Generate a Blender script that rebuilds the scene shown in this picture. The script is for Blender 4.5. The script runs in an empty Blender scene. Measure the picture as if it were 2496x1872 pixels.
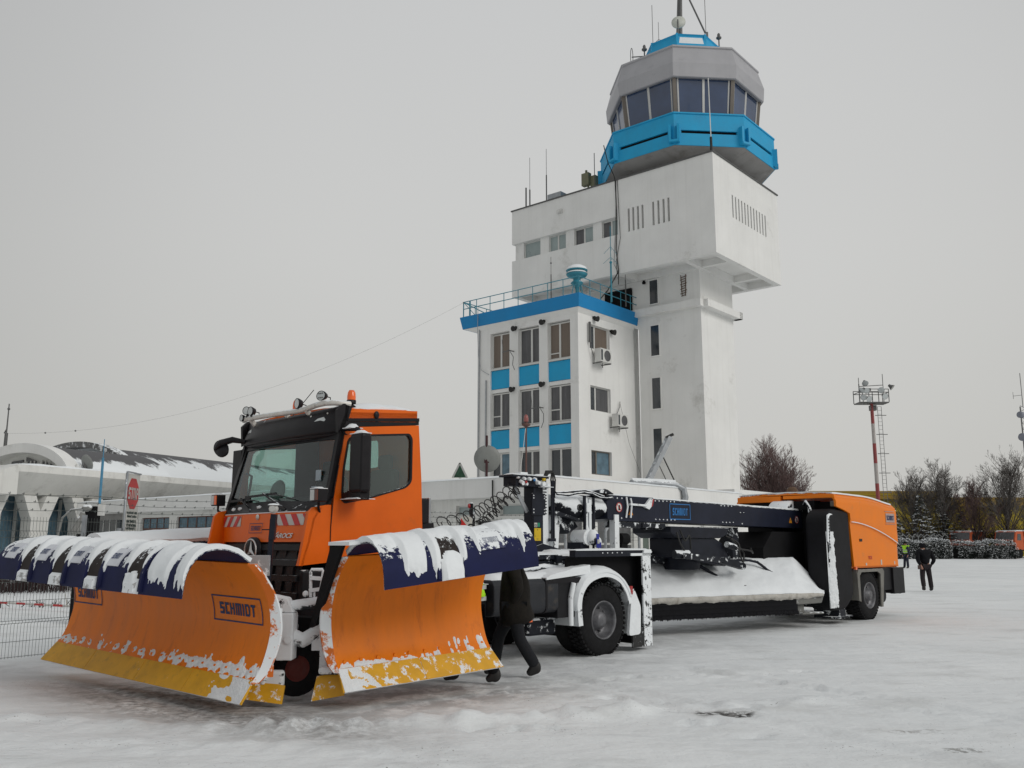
import bpy, bmesh, math, random
from mathutils import Vector, Matrix, noise
R = math.radians
random.seed(7)
scene = bpy.context.scene
col = scene.collection
# ---------------------------------------------------------------- camera
cam = bpy.data.cameras.new('camera'); camo = bpy.data.objects.new('camera', cam); col.objects.link(camo)
cam.sensor_width = 36; cam.lens = 31.73; cam.clip_end = 3000; cam.clip_start = .1
camo.location = (0, 0, 1.72); camo.rotation_euler = (R(90 + 9.952), 0, 0)
scene.camera = camo
# ---------------------------------------------------------------- world: overcast sky
w = bpy.data.worlds.new('World'); scene.world = w; w.use_nodes = True
nt = w.node_tree; nt.nodes.clear()
out = nt.nodes.new('ShaderNodeOutputWorld'); bg = nt.nodes.new('ShaderNodeBackground')
sky = nt.nodes.new('ShaderNodeTexSky'); sky.sky_type = 'NISHITA'; sky.sun_disc = False
sky.sun_elevation = R(32); sky.sun_rotation = R(125); sky.dust_density = 4; sky.air_density = 1.5
tc = nt.nodes.new('ShaderNodeTexCoord'); sx = nt.nodes.new('ShaderNodeSeparateXYZ'); cr = nt.nodes.new('ShaderNodeValToRGB')
nz = nt.nodes.new('ShaderNodeTexNoise'); nz.inputs['Scale'].default_value = 1.1; nz.inputs['Detail'].default_value = 3
cr.color_ramp.elements[0].position = 0; cr.color_ramp.elements[0].color = (6.6, 6.55, 6.25, 1)
cr.color_ramp.elements[1].position = .75; cr.color_ramp.elements[1].color = (6.6, 6.7, 6.8, 1)
e = cr.color_ramp.elements.new(.3); e.color = (6.9, 6.9, 6.75, 1)
mx = nt.nodes.new('ShaderNodeMix'); mx.data_type = 'RGBA'; mx.inputs[0].default_value = .96
ml = nt.nodes.new('ShaderNodeMix'); ml.data_type = 'RGBA'; ml.blend_type = 'MULTIPLY'; ml.inputs[0].default_value = 1
mr = nt.nodes.new('ShaderNodeMapRange'); mr.inputs[3].default_value = .93; mr.inputs[4].default_value = 1.07
L = nt.links.new
L(tc.outputs['Generated'], sx.inputs[0]); L(sx.outputs[2], cr.inputs[0]); L(tc.outputs['Generated'], nz.inputs['Vector'])
L(nz.outputs['Fac'], mr.inputs[0]); L(cr.outputs[0], ml.inputs[6]); 
vd = nt.nodes.new('ShaderNodeVectorMath'); vd.operation = 'DOT_PRODUCT'; vd.inputs[1].default_value = (.10, .955, .28); L(tc.outputs['Generated'], vd.inputs[0])
vr = nt.nodes.new('ShaderNodeMapRange'); vr.interpolation_type = 'SMOOTHSTEP'; vr.inputs[1].default_value = .72; vr.inputs[2].default_value = 1; vr.inputs[3].default_value = .80; vr.inputs[4].default_value = 1.0
vm = nt.nodes.new('ShaderNodeMath'); vm.operation = 'MULTIPLY'; L(vd.outputs['Value'], vr.inputs[0]); L(vr.outputs[0], vm.inputs[0]); L(mr.outputs[0], vm.inputs[1]); L(vm.outputs[0], ml.inputs[7])
L(sky.outputs[0], mx.inputs[6]); L(ml.outputs[2], mx.inputs[7]); L(mx.outputs[2], bg.inputs[0]); L(bg.outputs[0], out.inputs[0])
bg.inputs[1].default_value = .08
# ---------------------------------------------------------------- sun behind the cloud
sl = bpy.data.lights.new('sun', 'SUN'); sl.energy = 1.0; sl.angle = R(28); sl.color = (1, .98, .94)
so = bpy.data.objects.new('sun', sl); col.objects.link(so); so.rotation_euler = (R(58), 0, R(55))
scene.view_settings.view_transform = 'Standard'; scene.view_settings.look = 'None'
scene.view_settings.exposure = .12; scene.view_settings.gamma = 1
scene.cycles.use_denoising = True
scene.cycles.max_bounces = 6; scene.cycles.transparent_max_bounces = 12

# ================================================================ materials
def rgb(h):
    h = h.lstrip('#'); v = [int(h[i:i+2], 16) / 255 for i in (0, 2, 4)]
    return tuple(((c + .055) / 1.055) ** 2.4 if c > .04045 else c / 12.92 for c in v)
SNOWC = (.80, .83, .85)
MATS = {}
def M(name, c, rough=.55, metal=0, var=.12, vs=4, bump=0, bs=30, snow=None, ss=6, nzk=.45, coat=0, dirt=0, ds=3, dcol=(.12, .1, .08), stretch=None, spec=.5, emit=0, streak=0):
    """procedural surface: base colour with mottling, optional grime, optional snow caught on upward faces and in patches"""
    if name in MATS: return MATS[name]
    if isinstance(c, str): c = rgb(c)
    m = bpy.data.materials.new(name); m.use_nodes = True; t = m.node_tree; t.nodes.clear(); N = t.nodes.new; K = t.links.new
    o = N('ShaderNodeOutputMaterial'); p = N('ShaderNodeBsdfPrincipled'); K(p.outputs[0], o.inputs[0])
    p.inputs['Metallic'].default_value = metal; p.inputs['Coat Weight'].default_value = coat; p.inputs['Coat Roughness'].default_value = .15
    p.inputs['Specular IOR Level'].default_value = spec
    co = N('ShaderNodeTexCoord'); mp = N('ShaderNodeMapping'); K(co.outputs['Object'], mp.inputs[0])
    if stretch: mp.inputs['Scale'].default_value = stretch
    def noisen(s, d=5, r=.6):
        n = N('ShaderNodeTexNoise'); n.inputs['Scale'].default_value = s; n.inputs['Detail'].default_value = d; n.inputs['Roughness'].default_value = r
        K(mp.outputs[0], n.inputs['Vector']); return n
    def ramp(src, a, b, lo=0., hi=1.):
        q = N('ShaderNodeMapRange'); q.inputs[1].default_value = a; q.inputs[2].default_value = b; q.inputs[3].default_value = lo; q.inputs[4].default_value = hi
        K(src, q.inputs[0]); return q.outputs[0]
    def mixc(f, a, b):
        q = N('ShaderNodeMix'); q.data_type = 'RGBA'; K(f, q.inputs[0])
        for s, v in ((6, a), (7, b)):
            if isinstance(v, tuple): q.inputs[s].default_value = (*v, 1)
            else: K(v, q.inputs[s])
        return q.outputs[2]
    n1 = noisen(vs)
    lo = tuple(max(0, x * (1 - var)) for x in c); hi = tuple(min(1, x * (1 + var)) for x in c)
    cc = mixc(ramp(n1.outputs['Fac'], .3, .7), lo, hi)
    rr = None
    if dirt:
        n2 = noisen(ds, 8, .7); cc = mixc(ramp(n2.outputs['Fac'], .62 - dirt * .3, .75, 0, .85), cc, dcol)
    if streak:
        m5 = N('ShaderNodeMapping'); m5.inputs['Scale'].default_value = (2.2, 2.2, .10); K(co.outputs['Object'], m5.inputs[0]); n5 = N('ShaderNodeTexNoise'); n5.inputs['Scale'].default_value = 1.3; n5.inputs['Detail'].default_value = 7; n5.inputs['Roughness'].default_value = .7; K(m5.outputs[0], n5.inputs['Vector'])
        n6 = noisen(.35, 3); a6 = N('ShaderNodeMath'); a6.operation = 'MULTIPLY'; K(ramp(n5.outputs['Fac'], .50, .72), a6.inputs[0]); K(ramp(n6.outputs['Fac'], .40, .65, .15, streak), a6.inputs[1]); cc = mixc(a6.outputs[0], cc, dcol)
    if snow is not None:
        n3 = noisen(ss, 8, .68); g = N('ShaderNodeNewGeometry'); s3 = N('ShaderNodeSeparateXYZ'); K(g.outputs['Normal'], s3.inputs[0])
        a = N('ShaderNodeMath'); a.operation = 'MULTIPLY_ADD'; K(s3.outputs[2], a.inputs[0]); a.inputs[1].default_value = nzk; K(n3.outputs['Fac'], a.inputs[2])
        f = ramp(a.outputs[0], .98 - snow, 1.03 - snow)
        cc = mixc(f, cc, SNOWC)
        q = N('ShaderNodeMix'); K(f, q.inputs[0]); q.inputs[2].default_value = rough; q.inputs[3].default_value = .95; rr = q.outputs[0]
        if metal:
            q2 = N('ShaderNodeMix'); K(f, q2.inputs[0]); q2.inputs[2].default_value = metal; q2.inputs[3].default_value = 0; K(q2.outputs[0], p.inputs['Metallic'])
    K(cc, p.inputs['Base Color'])
    if rr: K(rr, p.inputs['Roughness'])
    else: K(ramp(n1.outputs['Fac'], .2, .8, max(0, rough - .08), min(1, rough + .1)), p.inputs['Roughness'])
    if bump:
        nb = noisen(bs, 6, .6); b = N('ShaderNodeBump'); b.inputs['Strength'].default_value = bump; b.inputs['Distance'].default_value = .02
        K(nb.outputs['Fac'], b.inputs['Height']); K(b.outputs[0], p.inputs['Normal'])
    if emit:
        p.inputs['Emission Color'].default_value = (*c, 1); p.inputs['Emission Strength'].default_value = emit
    MATS[name] = m; return m
def glass(name, tint=(.72, .85, .82), refl=.10, rough=.02):
    if name in MATS: return MATS[name]
    m = bpy.data.materials.new(name); m.use_nodes = True; t = m.node_tree; t.nodes.clear(); N = t.nodes.new; K = t.links.new
    o = N('ShaderNodeOutputMaterial'); a = N('ShaderNodeBsdfTransparent'); b = N('ShaderNodeBsdfGlossy'); x = N('ShaderNodeMixShader'); fr = N('ShaderNodeFresnel')
    a.inputs[0].default_value = (*tint, 1); b.inputs[0].default_value = (.9, .93, .95, 1); b.inputs['Roughness'].default_value = rough
    mr = N('ShaderNodeMapRange'); mr.inputs[3].default_value = refl; mr.inputs[4].default_value = .8; fr.inputs[0].default_value = 1.45
    K(fr.outputs[0], mr.inputs[0]); K(mr.outputs[0], x.inputs[0]); K(a.outputs[0], x.inputs[1]); K(b.outputs[0], x.inputs[2]); K(x.outputs[0], o.inputs[0])
    MATS[name] = m; return m
ORANGE = M('orange_paint', (.76, .128, .0005), .42, var=.06, vs=2, coat=.06, spec=.3, dirt=.12, ds=1.5, dcol=(.50, .12, .02))
ORANGE_R = M('orange_paint_sweeper', (.82, .205, .004), .45, var=.05, vs=2, coat=.06, spec=.3, dirt=.08, dcol=(.5, .2, .06))
PLOW = M('plough_paint', (.80, .195, .001), .45, var=.09, vs=1.2, coat=.05, spec=.3, dirt=.22, ds=2.2, dcol=(.52, .11, .004), stretch=(3, 3, .5))
YEL = M('yellow_paint', (.68, .35, .008), .55, var=.12, vs=5, dirt=.25, ds=9, dcol=(.36, .20, .03), snow=.06, ss=5)
YELS = M('yellow_paint_snowy', (.68, .35, .008), .55, var=.12, vs=5, dirt=.2, ds=8, dcol=(.6, .42, .24), snow=.33, ss=8, nzk=.2)
PLOWS = M('plough_paint_snowy', (.64, .14, .004), .5, var=.1, vs=2, snow=.52, ss=4, nzk=.15)
NAVY = M('navy_rubber', (.006, .009, .050), .62, spec=.2, var=.25, vs=3, snow=.18, ss=14)
DARKR = M('black_rubber_panel', (.022, .016, .014), .6, spec=.2, var=.3, vs=6, snow=.12, ss=20)
SNOW = M('snow', SNOWC, .9, var=.03, vs=3, bump=.35, bs=14, spec=.2)
SNOWR = M('snow_rough', SNOWC, .95, var=.05, vs=8, bump=.8, bs=40, spec=.2)
BLK = M('black_plastic', (.012, .012, .014), .5, spec=.2, var=.3, vs=5, snow=.10, ss=10)
BLKC = M('black_cab_trim', (.013, .012, .014), .38, spec=.2, var=.3, vs=5, snow=.02, ss=12)
STEEL = M('dark_steel', (.012, .014, .022), .42, spec=.2, var=.3, vs=4, snow=.14, ss=9)
STEELS = M('dark_steel_snowy', (.012, .014, .02), .5, spec=.2, var=.3, vs=4, snow=.42, ss=7, nzk=.35)
STEELW = M('steel_snow_caked', (.014, .015, .02), .55, var=.3, vs=4, snow=.62, ss=4.5, nzk=.15)
BLACKU = M('black_under', (.006, .006, .007), .8, spec=.2, var=.3)
RUB = M('tyre_rubber', (.012, .012, .013), .85, spec=.2, var=.3, vs=8, bump=.4, bs=60, snow=.19, ss=16, nzk=.1)
RIM = M('wheel_rim', (.16, .16, .17), .5, .4, var=.4, vs=5, dirt=.5, ds=4, dcol=(.04, .04, .045), snow=.2, ss=6, nzk=.1)
HUB = M('wheel_hub', (.07, .08, .085), .6, var=.4, vs=6, dirt=.4)
BRUSHM = M('brush_bristles', (.010, .010, .012), .9, spec=.2, var=.3, vs=8)
CHROME = M('brushed_tube', (.62, .60, .56), .45, .35, var=.15, vs=6, snow=.25, ss=8)
LENS = M('lamp_lens', (.55, .58, .58), .2, .2, var=.1)
AMBER = M('amber_lens', (.85, .13, .01), .15, var=.1, coat=.6)
REDL = M('red_lens', (.35, .01, .01), .25, var=.1, coat=.4)
REDP = M('red_reflective', (.50, .014, .014), .45, var=.1)
WHITP = M('white_reflective', (.52, .51, .48), .5, var=.1)
SILV = M('silver_trim', (.6, .6, .6), .3, .7, var=.1)
WHT = M('white_render', (.77, .77, .755), .85, var=.05, vs=.5, bump=.25, bs=18, dirt=.10, ds=.35, dcol=(.44, .43, .40), spec=.2, streak=.15)
WHT2 = M('white_render_old', (.70, .70, .675), .85, var=.06, vs=.4, bump=.2, bs=14, dirt=.25, ds=.6, dcol=(.36, .35, .33), spec=.2, streak=.45)
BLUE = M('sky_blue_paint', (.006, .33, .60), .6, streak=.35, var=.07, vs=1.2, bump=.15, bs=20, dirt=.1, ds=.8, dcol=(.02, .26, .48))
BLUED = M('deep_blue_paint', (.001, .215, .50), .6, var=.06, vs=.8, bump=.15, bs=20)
CONC = M('grey_concrete', (.26, .255, .25), .85, var=.12, vs=.8, bump=.3, bs=10, dirt=.3, ds=1, dcol=(.15, .14, .13))
FASC = M('grey_fascia', (.38, .38, .40), .5, .1, streak=.4, var=.06, vs=.8, dirt=.1, ds=1, dcol=(.28, .28, .3), snow=.08, ss=2)
GLT = M('tower_glass', (.03, .055, .12), .10, .0, var=.3, vs=.5, spec=1.0)
GLD = M('window_glass_dark', (.035, .042, .05), .12, var=.4, vs=.6, spec=.8)
GLB = M('window_blind_brown', (.16, .125, .10), .35, var=.15, vs=2, stretch=(8, 8, .3))
GLG = M('window_glass_grey', (.09, .09, .095), .22, var=.3, vs=1.3, stretch=(4, 4, .4))
GLP = M('window_pale', (.30, .36, .36), .3, var=.12, vs=1)
GLBL = M('window_blue', (.10, .17, .22), .2, var=.3, vs=2)
UPVC = M('white_window_frame', (.62, .62, .60), .5, var=.05)
BRFR = M('brown_window_frame', (.12, .05, .035), .6, var=.2)
BOARD = M('brown_board', (.10, .055, .03), .8, var=.3, vs=12, dirt=.2, ds=20)
FLASH = M('dark_flashing', (.09, .09, .09), .6, snow=.2)
MUL = M('cab_mullion', (.17, .15, .13), .6, var=.1)
TEAL = M('teal_metal', (.03, .22, .30), .5, var=.15, snow=.12, ss=6)
GALV = M('galvanised', (.34, .36, .38), .45, .5, var=.15, vs=6, snow=.22, ss=5)
WIRE = M('fence_wire', (.10, .115, .11), .6, .3, var=.2)
BLKW = M('black_cable', (.012, .012, .012), .6)
ANT = M('antenna_metal', (.13, .13, .13), .5, .4)
ROOFD = M('dark_roof_sheet', (.10, .10, .105), .8, var=.2, vs=2)
DISHM = M('dish_grey', (.22, .23, .22), .55, var=.08, snow=.1, ss=4)
DISHW = M('dish_white', (.55, .57, .52), .5, var=.08)
BARK = M('bark', (.06, .045, .04), .9, var=.3, vs=3)
BARKR = M('twigs_reddish', (.13, .085, .08), .9, var=.3, vs=.6)
BARKG = M('twigs_grey', (.12, .108, .10), .9, var=.3, vs=.6)
CONIF = M('conifer_needles', (.022, .032, .028), .8, var=.4, vs=1, snow=.20, ss=1.6, nzk=.35)
HEDGEM = M('hedge_leaves', (.018, .026, .020), .8, var=.4, vs=1, snow=.40, ss=1.3, nzk=.30)
YWALL = M('yellow_cladding', (.42, .32, .012), .7, var=.08, vs=.3)
YWALLD = M('ochre_cladding', (.32, .20, .014), .7, var=.08, vs=.3)
BLKCLOTH = M('black_cloth', (.007, .007, .009), .9, spec=.2, var=.3, vs=8, bump=.4, bs=25, snow=.0)
COATM = M('dark_coat', (.014, .012, .010), .9, spec=.2, var=.4, vs=6, bump=.5, bs=20)
NAVYC = M('navy_cloth', (.015, .018, .035), .9, var=.3, bump=.4, bs=25)
HIVIS = M('hi_vis', (.42, .80, .01), .6, var=.1, vs=5, bump=.3, bs=20)
REFS = M('reflective_strip', (.45, .47, .46), .4)
SKIN = M('skin', (.42, .22, .16), .6, var=.08)
BOOT = M('boot_leather', (.010, .009, .009), .6, var=.2, snow=.14, ss=18)
SEAT = M('seat_fabric', (.03, .033, .036), .9, spec=.2)
GLW = glass('windscreen_glass', (.80, .90, .87), .05)
GLS = glass('side_glass', (.70, .82, .79), .05)
SIGNW = M('sign_white', (.50, .50, .47), .6, var=.08, dirt=.15, ds=5, dcol=(.35, .35, .33))
SIGNR = M('sign_red', (.42, .03, .03), .5, var=.2, vs=3)
INK = M('dark_ink', (.03, .05, .045), .7)
INKB = M('blue_ink', (.010, .03, .11), .6)
INKL = M('light_blue_ink', (.02, .16, .42), .5)
SIGNY = M('yellow_label', (.62, .42, .01), .55)
SIGNO = M('orange_label', (.75, .28, .01), .5)
MASTR = M('mast_red', (.26, .05, .05), .6, var=.15)
MASTW = M('mast_white', (.40, .37, .35), .6, var=.1)
TRKO = M('distant_truck_orange', (.48, .085, .02), .6, var=.1, snow=.14, ss=2)

# ================================================================ mesh building
IDM = Matrix.Identity(4)
def FR(x, y, ang=0, z=0): return Matrix.Translation((x, y, z)) @ Matrix.Rotation(R(ang), 4, 'Z')
MW = {}
def tag(o, label=None, cat=None, group=None, kind=None):
    if label: o['label'] = label
    if cat: o['category'] = cat
    if group: o['group'] = group
    if kind: o['kind'] = kind
    return o
def empty(name, mat, label, cat, group=None):
    o = bpy.data.objects.new(name, None); col.objects.link(o); o.empty_display_size = .2
    o.matrix_world = mat; MW[o.name] = mat.copy(); return tag(o, label, cat, group)
class MB:
    def __init__(s): s.v = []; s.f = []; s.m = []; s.s = []
    def add(s, vs, fs, m=0, smooth=False):
        b = len(s.v); s.v += [Vector(v) for v in vs]; s.f += [[b + i for i in f] for f in fs]; s.m += [m] * len(fs); s.s += [smooth] * len(fs); return s
    def box(s, p0, p1, m=0, rot=None):
        x0, y0, z0 = p0; x1, y1, z1 = p1
        vs = [Vector((x, y, z)) for z in (z0, z1) for x, y in ((x0, y0), (x1, y0), (x1, y1), (x0, y1))]
        if rot is not None:
            c = sum(vs, Vector()) / 8; vs = [rot @ (v - c) + c for v in vs]
        return s.add(vs, [(3, 2, 1, 0), (4, 5, 6, 7), (0, 1, 5, 4), (1, 2, 6, 5), (2, 3, 7, 6), (3, 0, 4, 7)], m)
    def bar(s, a, b, w, h=None, m=0, up=(0, 0, 1)):
        """box beam from a to b, w wide, h high"""
        a = Vector(a); b = Vector(b); h = h or w; d = (b - a).normalized(); u = Vector(up)
        if abs(d.dot(u)) > .99: u = Vector((1, 0, 0))
        sd = d.cross(u).normalized() * w / 2; uu = sd.normalized().cross(d).normalized() * h / 2
        vs = [p + i * sd + j * uu for p in (a, b) for i, j in ((-1, -1), (1, -1), (1, 1), (-1, 1))]
        return s.add(vs, [(0, 1, 2, 3), (7, 6, 5, 4), (0, 4, 5, 1), (1, 5, 6, 2), (2, 6, 7, 3), (3, 7, 4, 0)], m)
    def cyl(s, a, b, r0, r1=None, n=14, m=0, cap=True):
        a = Vector(a); b = Vector(b); r1 = r0 if r1 is None else r1; d = (b - a).normalized()
        u = d.cross(Vector((0, 0, 1))) if abs(d.z) < .95 else d.cross(Vector((1, 0, 0)))
        u.normalize(); w_ = d.cross(u)
        vs = [p + r * (math.cos(2 * math.pi * i / n) * u + math.sin(2 * math.pi * i / n) * w_) for p, r in ((a, r0), (b, r1)) for i in range(n)]
        s.add(vs, [(i, (i + 1) % n, n + (i + 1) % n, n + i) for i in range(n)], m, True)
        if cap: s.add(vs, [tuple(range(n - 1, -1, -1)), tuple(range(n, 2 * n))], m)
        return s
    def tube(s, pts, r, n=8, m=0, cap=True):
        pts = [Vector(p) for p in pts]; k = len(pts); rr = r if isinstance(r, (list, tuple)) else [r] * k
        vs = []; pu = None
        for i, p in enumerate(pts):
            d = (pts[min(i + 1, k - 1)] - pts[max(i - 1, 0)])
            if d.length < 1e-9: d = Vector((0, 0, 1))
            d.normalize()
            if pu is None: u = d.cross(Vector((0, 0, 1))) if abs(d.z) < .9 else d.cross(Vector((1, 0, 0)))
            else: u = pu - d * pu.dot(d)
            if u.length < 1e-6: u = d.orthogonal()
            u.normalize(); pu = u; w_ = d.cross(u)
            vs += [p + rr[i] * (math.cos(2 * math.pi * j / n) * u + math.sin(2 * math.pi * j / n) * w_) for j in range(n)]
        s.add(vs, [(i * n + j, i * n + (j + 1) % n, (i + 1) * n + (j + 1) % n, (i + 1) * n + j) for i in range(k - 1) for j in range(n)], m, n > 4)
        if cap: s.add(vs, [tuple(range(n - 1, -1, -1)), tuple(range((k - 1) * n, k * n))], m)
        return s
    def lathe(s, prof, c=(0, 0, 0), mat=None, n=28, m=0, smooth=True):
        """prof: (radius, height) pairs turned round local z, then moved by mat and c"""
        vs = [Vector((r * math.cos(2 * math.pi * i / n), r * math.sin(2 * math.pi * i / n), z)) for r, z in prof for i in range(n)]
        if mat is not None: vs = [mat @ v for v in vs]
        vs = [v + Vector(c) for v in vs]
        return s.add(vs, [(k * n + i, k * n + (i + 1) % n, (k + 1) * n + (i + 1) % n, (k + 1) * n + i) for k in range(len(prof) - 1) for i in range(n)], m, smooth)
    def grid(s, P, m=0, smooth=True, flip=False):
        a = len(P); b = len(P[0]); vs = [q for row in P for q in row]
        fs = [(i * b + j, (i + 1) * b + j, (i + 1) * b + j + 1, i * b + j + 1) for i in range(a - 1) for j in range(b - 1)]
        if flip: fs = [f[::-1] for f in fs]
        return s.add(vs, fs, m, smooth)
    def slab(s, P, Q, m=0, smooth=True):
        """closed shell between two grids of the same shape"""
        a = len(P); b = len(P[0]); n = a * b; vs = [q for row in P for q in row] + [q for row in Q for q in row]
        fs = [(i * b + j, (i + 1) * b + j, (i + 1) * b + j + 1, i * b + j + 1) for i in range(a - 1) for j in range(b - 1)]
        fs += [tuple(n + k for k in f[::-1]) for f in fs]
        bd = [j for j in range(b)] + [i * b + b - 1 for i in range(1, a)] + [(a - 1) * b + j for j in range(b - 2, -1, -1)] + [i * b for i in range(a - 2, 0, -1)]
        s.add(vs, fs, m, smooth)
        s.add(vs, [(bd[k], bd[(k + 1) % len(bd)], n + bd[(k + 1) % len(bd)], n + bd[k]) for k in range(len(bd))], m, False)
        return s
    def prism(s, poly, f0, f1, m=0):
        """poly: 2d outline; f0, f1 map (u, v) to the two end faces"""
        n = len(poly); vs = [f0(*p) for p in poly] + [f1(*p) for p in poly]
        fs = [tuple(range(n)), tuple(range(2 * n - 1, n - 1, -1))] + [(i, n + i, n + (i + 1) % n, (i + 1) % n) for i in range(n)]
        return s.add(vs, fs, m)
    def ball(s, c, r, sc=(1, 1, 1), n=12, m=0):
        return s.lathe([(max(1e-4, math.sin(math.pi * k / (n // 2 + 1)) * r), -math.cos(math.pi * k / (n // 2 + 1)) * r) for k in range(n // 2 + 2)], c, Matrix.Diagonal((*sc, 1)), n, m)
    def build(s, name, mats, parent=None, frame=IDM, bevel=0, fix=True, group=None):
        if not isinstance(mats, (list, tuple)): mats = [mats]
        pm = IDM
        if parent is not None: pm = MW[parent.name]
        T = pm.inverted() @ frame
        vs = [T @ v for v in s.v]; loc = Vector()
        if parent is None and vs:
            xs = [v.x for v in vs]; ys = [v.y for v in vs]; zs = [v.z for v in vs]
            loc = Vector(((min(xs) + max(xs)) / 2, (min(ys) + max(ys)) / 2, min(zs))); vs = [v - loc for v in vs]
        me = bpy.data.meshes.new(name); me.from_pydata(vs, [], s.f)
        for m_ in mats: me.materials.append(m_)
        me.polygons.foreach_set('material_index', s.m); me.polygons.foreach_set('use_smooth', s.s)
        if fix:
            bm = bmesh.new(); bm.from_mesh(me); bmesh.ops.recalc_face_normals(bm, faces=bm.faces); bm.to_mesh(me); bm.free()
        me.update()
        o = bpy.data.objects.new(name, me); col.objects.link(o); o.location = loc
        MW[o.name] = pm.copy() if parent is not None else Matrix.Translation(loc)
        if parent is not None: o.parent = parent
        if bevel:
            b = o.modifiers.new('bevel', 'BEVEL'); b.width = bevel; b.segments = 2; b.limit_method = 'ANGLE'; b.angle_limit = R(35)
        return o
def kids(o): return [c for c in bpy.data.objects if c.parent == o]
def copy_tree(o, parent=None):
    c = o.copy(); col.objects.link(c); c.parent = parent
    for ch in kids(o): copy_tree(ch, c)
    return c
def fbm(x, y, z=0, o=4): return noise.fractal(Vector((x, y, z)), 1.0, 2.0, o)
def lerp(a, b, t): return a + (b - a) * t
def smooth(a, b, x):
    t = max(0, min(1, (x - a) / (b - a))); return t * t * (3 - 2 * t)
def polyline(pts):
    """resample function over a 2d polyline with Catmull-Rom smoothing; t in 0..1"""
    n = len(pts) - 1
    def f(t):
        x = max(0, min(n - 1e-6, t * n)); i = int(x); u = x - i
        p0 = pts[max(i - 1, 0)]; p1 = pts[i]; p2 = pts[i + 1]; p3 = pts[min(i + 2, n)]
        return tuple(.5 * (2 * b + (c - a) * u + (2 * a - 5 * b + 4 * c - d) * u * u + (3 * b - a - 3 * c + d) * u ** 3) for a, b, c, d in zip(p0, p1, p2, p3))
    return f
# blocky sign lettering: each glyph is rectangles on a 5-wide, 7-high grid, cut small so that it follows a curved sheet
GL = {'S': [(0, 5.4, 4, 7), (0, 3, 1.4, 7), (0, 2.8, 4, 4.2), (2.6, 0, 4, 4.2), (0, 0, 4, 1.5)],
      'C': [(0, 0, 1.4, 7), (0, 5.4, 3.6, 7), (0, 0, 3.6, 1.5)],
      'H': [(0, 0, 1.3, 7), (2.7, 0, 4, 7), (1, 3, 3, 4.3)],
      'M': [(0, 0, 1.3, 7), (2, 0, 3.3, 7), (4, 0, 5.3, 7), (0, 5.8, 5.3, 7)],
      'I': [(0, 0, 1.4, 7)],
      'D': [(0, 0, 1.3, 7), (2.9, .8, 4.2, 6.2), (0, 5.7, 3.6, 7), (0, 0, 3.6, 1.3)],
      'T': [(0, 5.5, 4, 7), (1.3, 0, 2.7, 7)],
      'O': [(0, 0, 1.2, 7), (2.8, 0, 4, 7), (0, 5.7, 4, 7), (0, 0, 4, 1.3)],
      'P': [(0, 0, 1.2, 7), (2.8, 3, 4, 7), (0, 5.7, 4, 7), (0, 3, 4, 4.2)],
      'A': [(0, 0, 1.2, 7), (2.8, 0, 4, 7), (0, 5.7, 4, 7), (0, 2.6, 4, 3.8)],
      'R': [(0, 0, 1.2, 7), (2.8, 3.4, 4, 7), (0, 5.7, 4, 7), (0, 3, 4, 4.2), (2.6, 0, 3.8, 3.2)],
      'E': [(0, 0, 1.2, 7), (0, 5.8, 3.6, 7), (0, 2.9, 3.3, 4.1), (0, 0, 3.6, 1.2)],
      'K': [(0, 0, 1.2, 7), (1.2, 2.9, 2.4, 4.3), (2.4, 3.8, 3.7, 7), (2.4, 0, 3.7, 3.2)],
      'Y': [(0, 3.6, 1.2, 7), (2.8, 3.6, 4, 7), (0, 3, 4, 4.2), (1.4, 0, 2.6, 3.4)],
      'L': [(0, 0, 1.2, 7), (0, 0, 3.4, 1.2)],
      'G': [(0, 0, 1.2, 7), (0, 5.8, 3.8, 7), (0, 0, 3.8, 1.2), (2.6, 0, 3.8, 3.6), (2, 2.6, 3.8, 3.6)],
      '-': [(.4, 3, 2.4, 4.2)], ' ': []}
GW = {'S': 5, 'C': 4.5, 'H': 5, 'M': 6.3, 'I': 2.4, 'D': 5.2, 'T': 4.8, 'O': 5, 'P': 5, 'A': 5, 'R': 5, 'E': 4.6, 'K': 4.8, 'Y': 5, 'L': 4.3, 'G': 4.9, '-': 3, ' ': 3}
def letters(mb, word, u0, v0, w_, h, P, m=0, slant=0):
    tot = sum(GW[c] for c in word) - 1; x = 0
    for c in word:
        for a, b, cc, d in GL[c]:
            ny = 4; nx = 1
            g = [[P(u0 + (x + lerp(a, cc, i / nx) + slant * lerp(b, d, j / ny)) / tot * w_, v0 + lerp(b, d, j / ny) / 7 * h) for j in range(ny + 1)] for i in range(nx + 1)]
            mb.grid(g, m, False)
        x += GW[c]
def logo(mb, u0, v0, w_, h, P, m=0, word='SCHMIDT', fr=True):
    """framed name plate lettering laid on the surface P(u, v)"""
    if fr:
        t = h * .055; k = 6
        for (a, b, c, d) in ((0, 0, w_, t), (0, h - t, w_, h), (0, 0, t, h), (w_ - t, 0, w_, h)):
            g = [[P(u0 + lerp(a, c, i / k), v0 + lerp(b, d, j / k)) for j in range(k + 1)] for i in range(k + 1)]
            mb.grid(g, m, False)
        letters(mb, word, u0 + w_ * .14, v0 + h * .27, w_ * .72, h * .46, P, m)
    else: letters(mb, word, u0, v0, w_, h, P, m)
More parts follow.
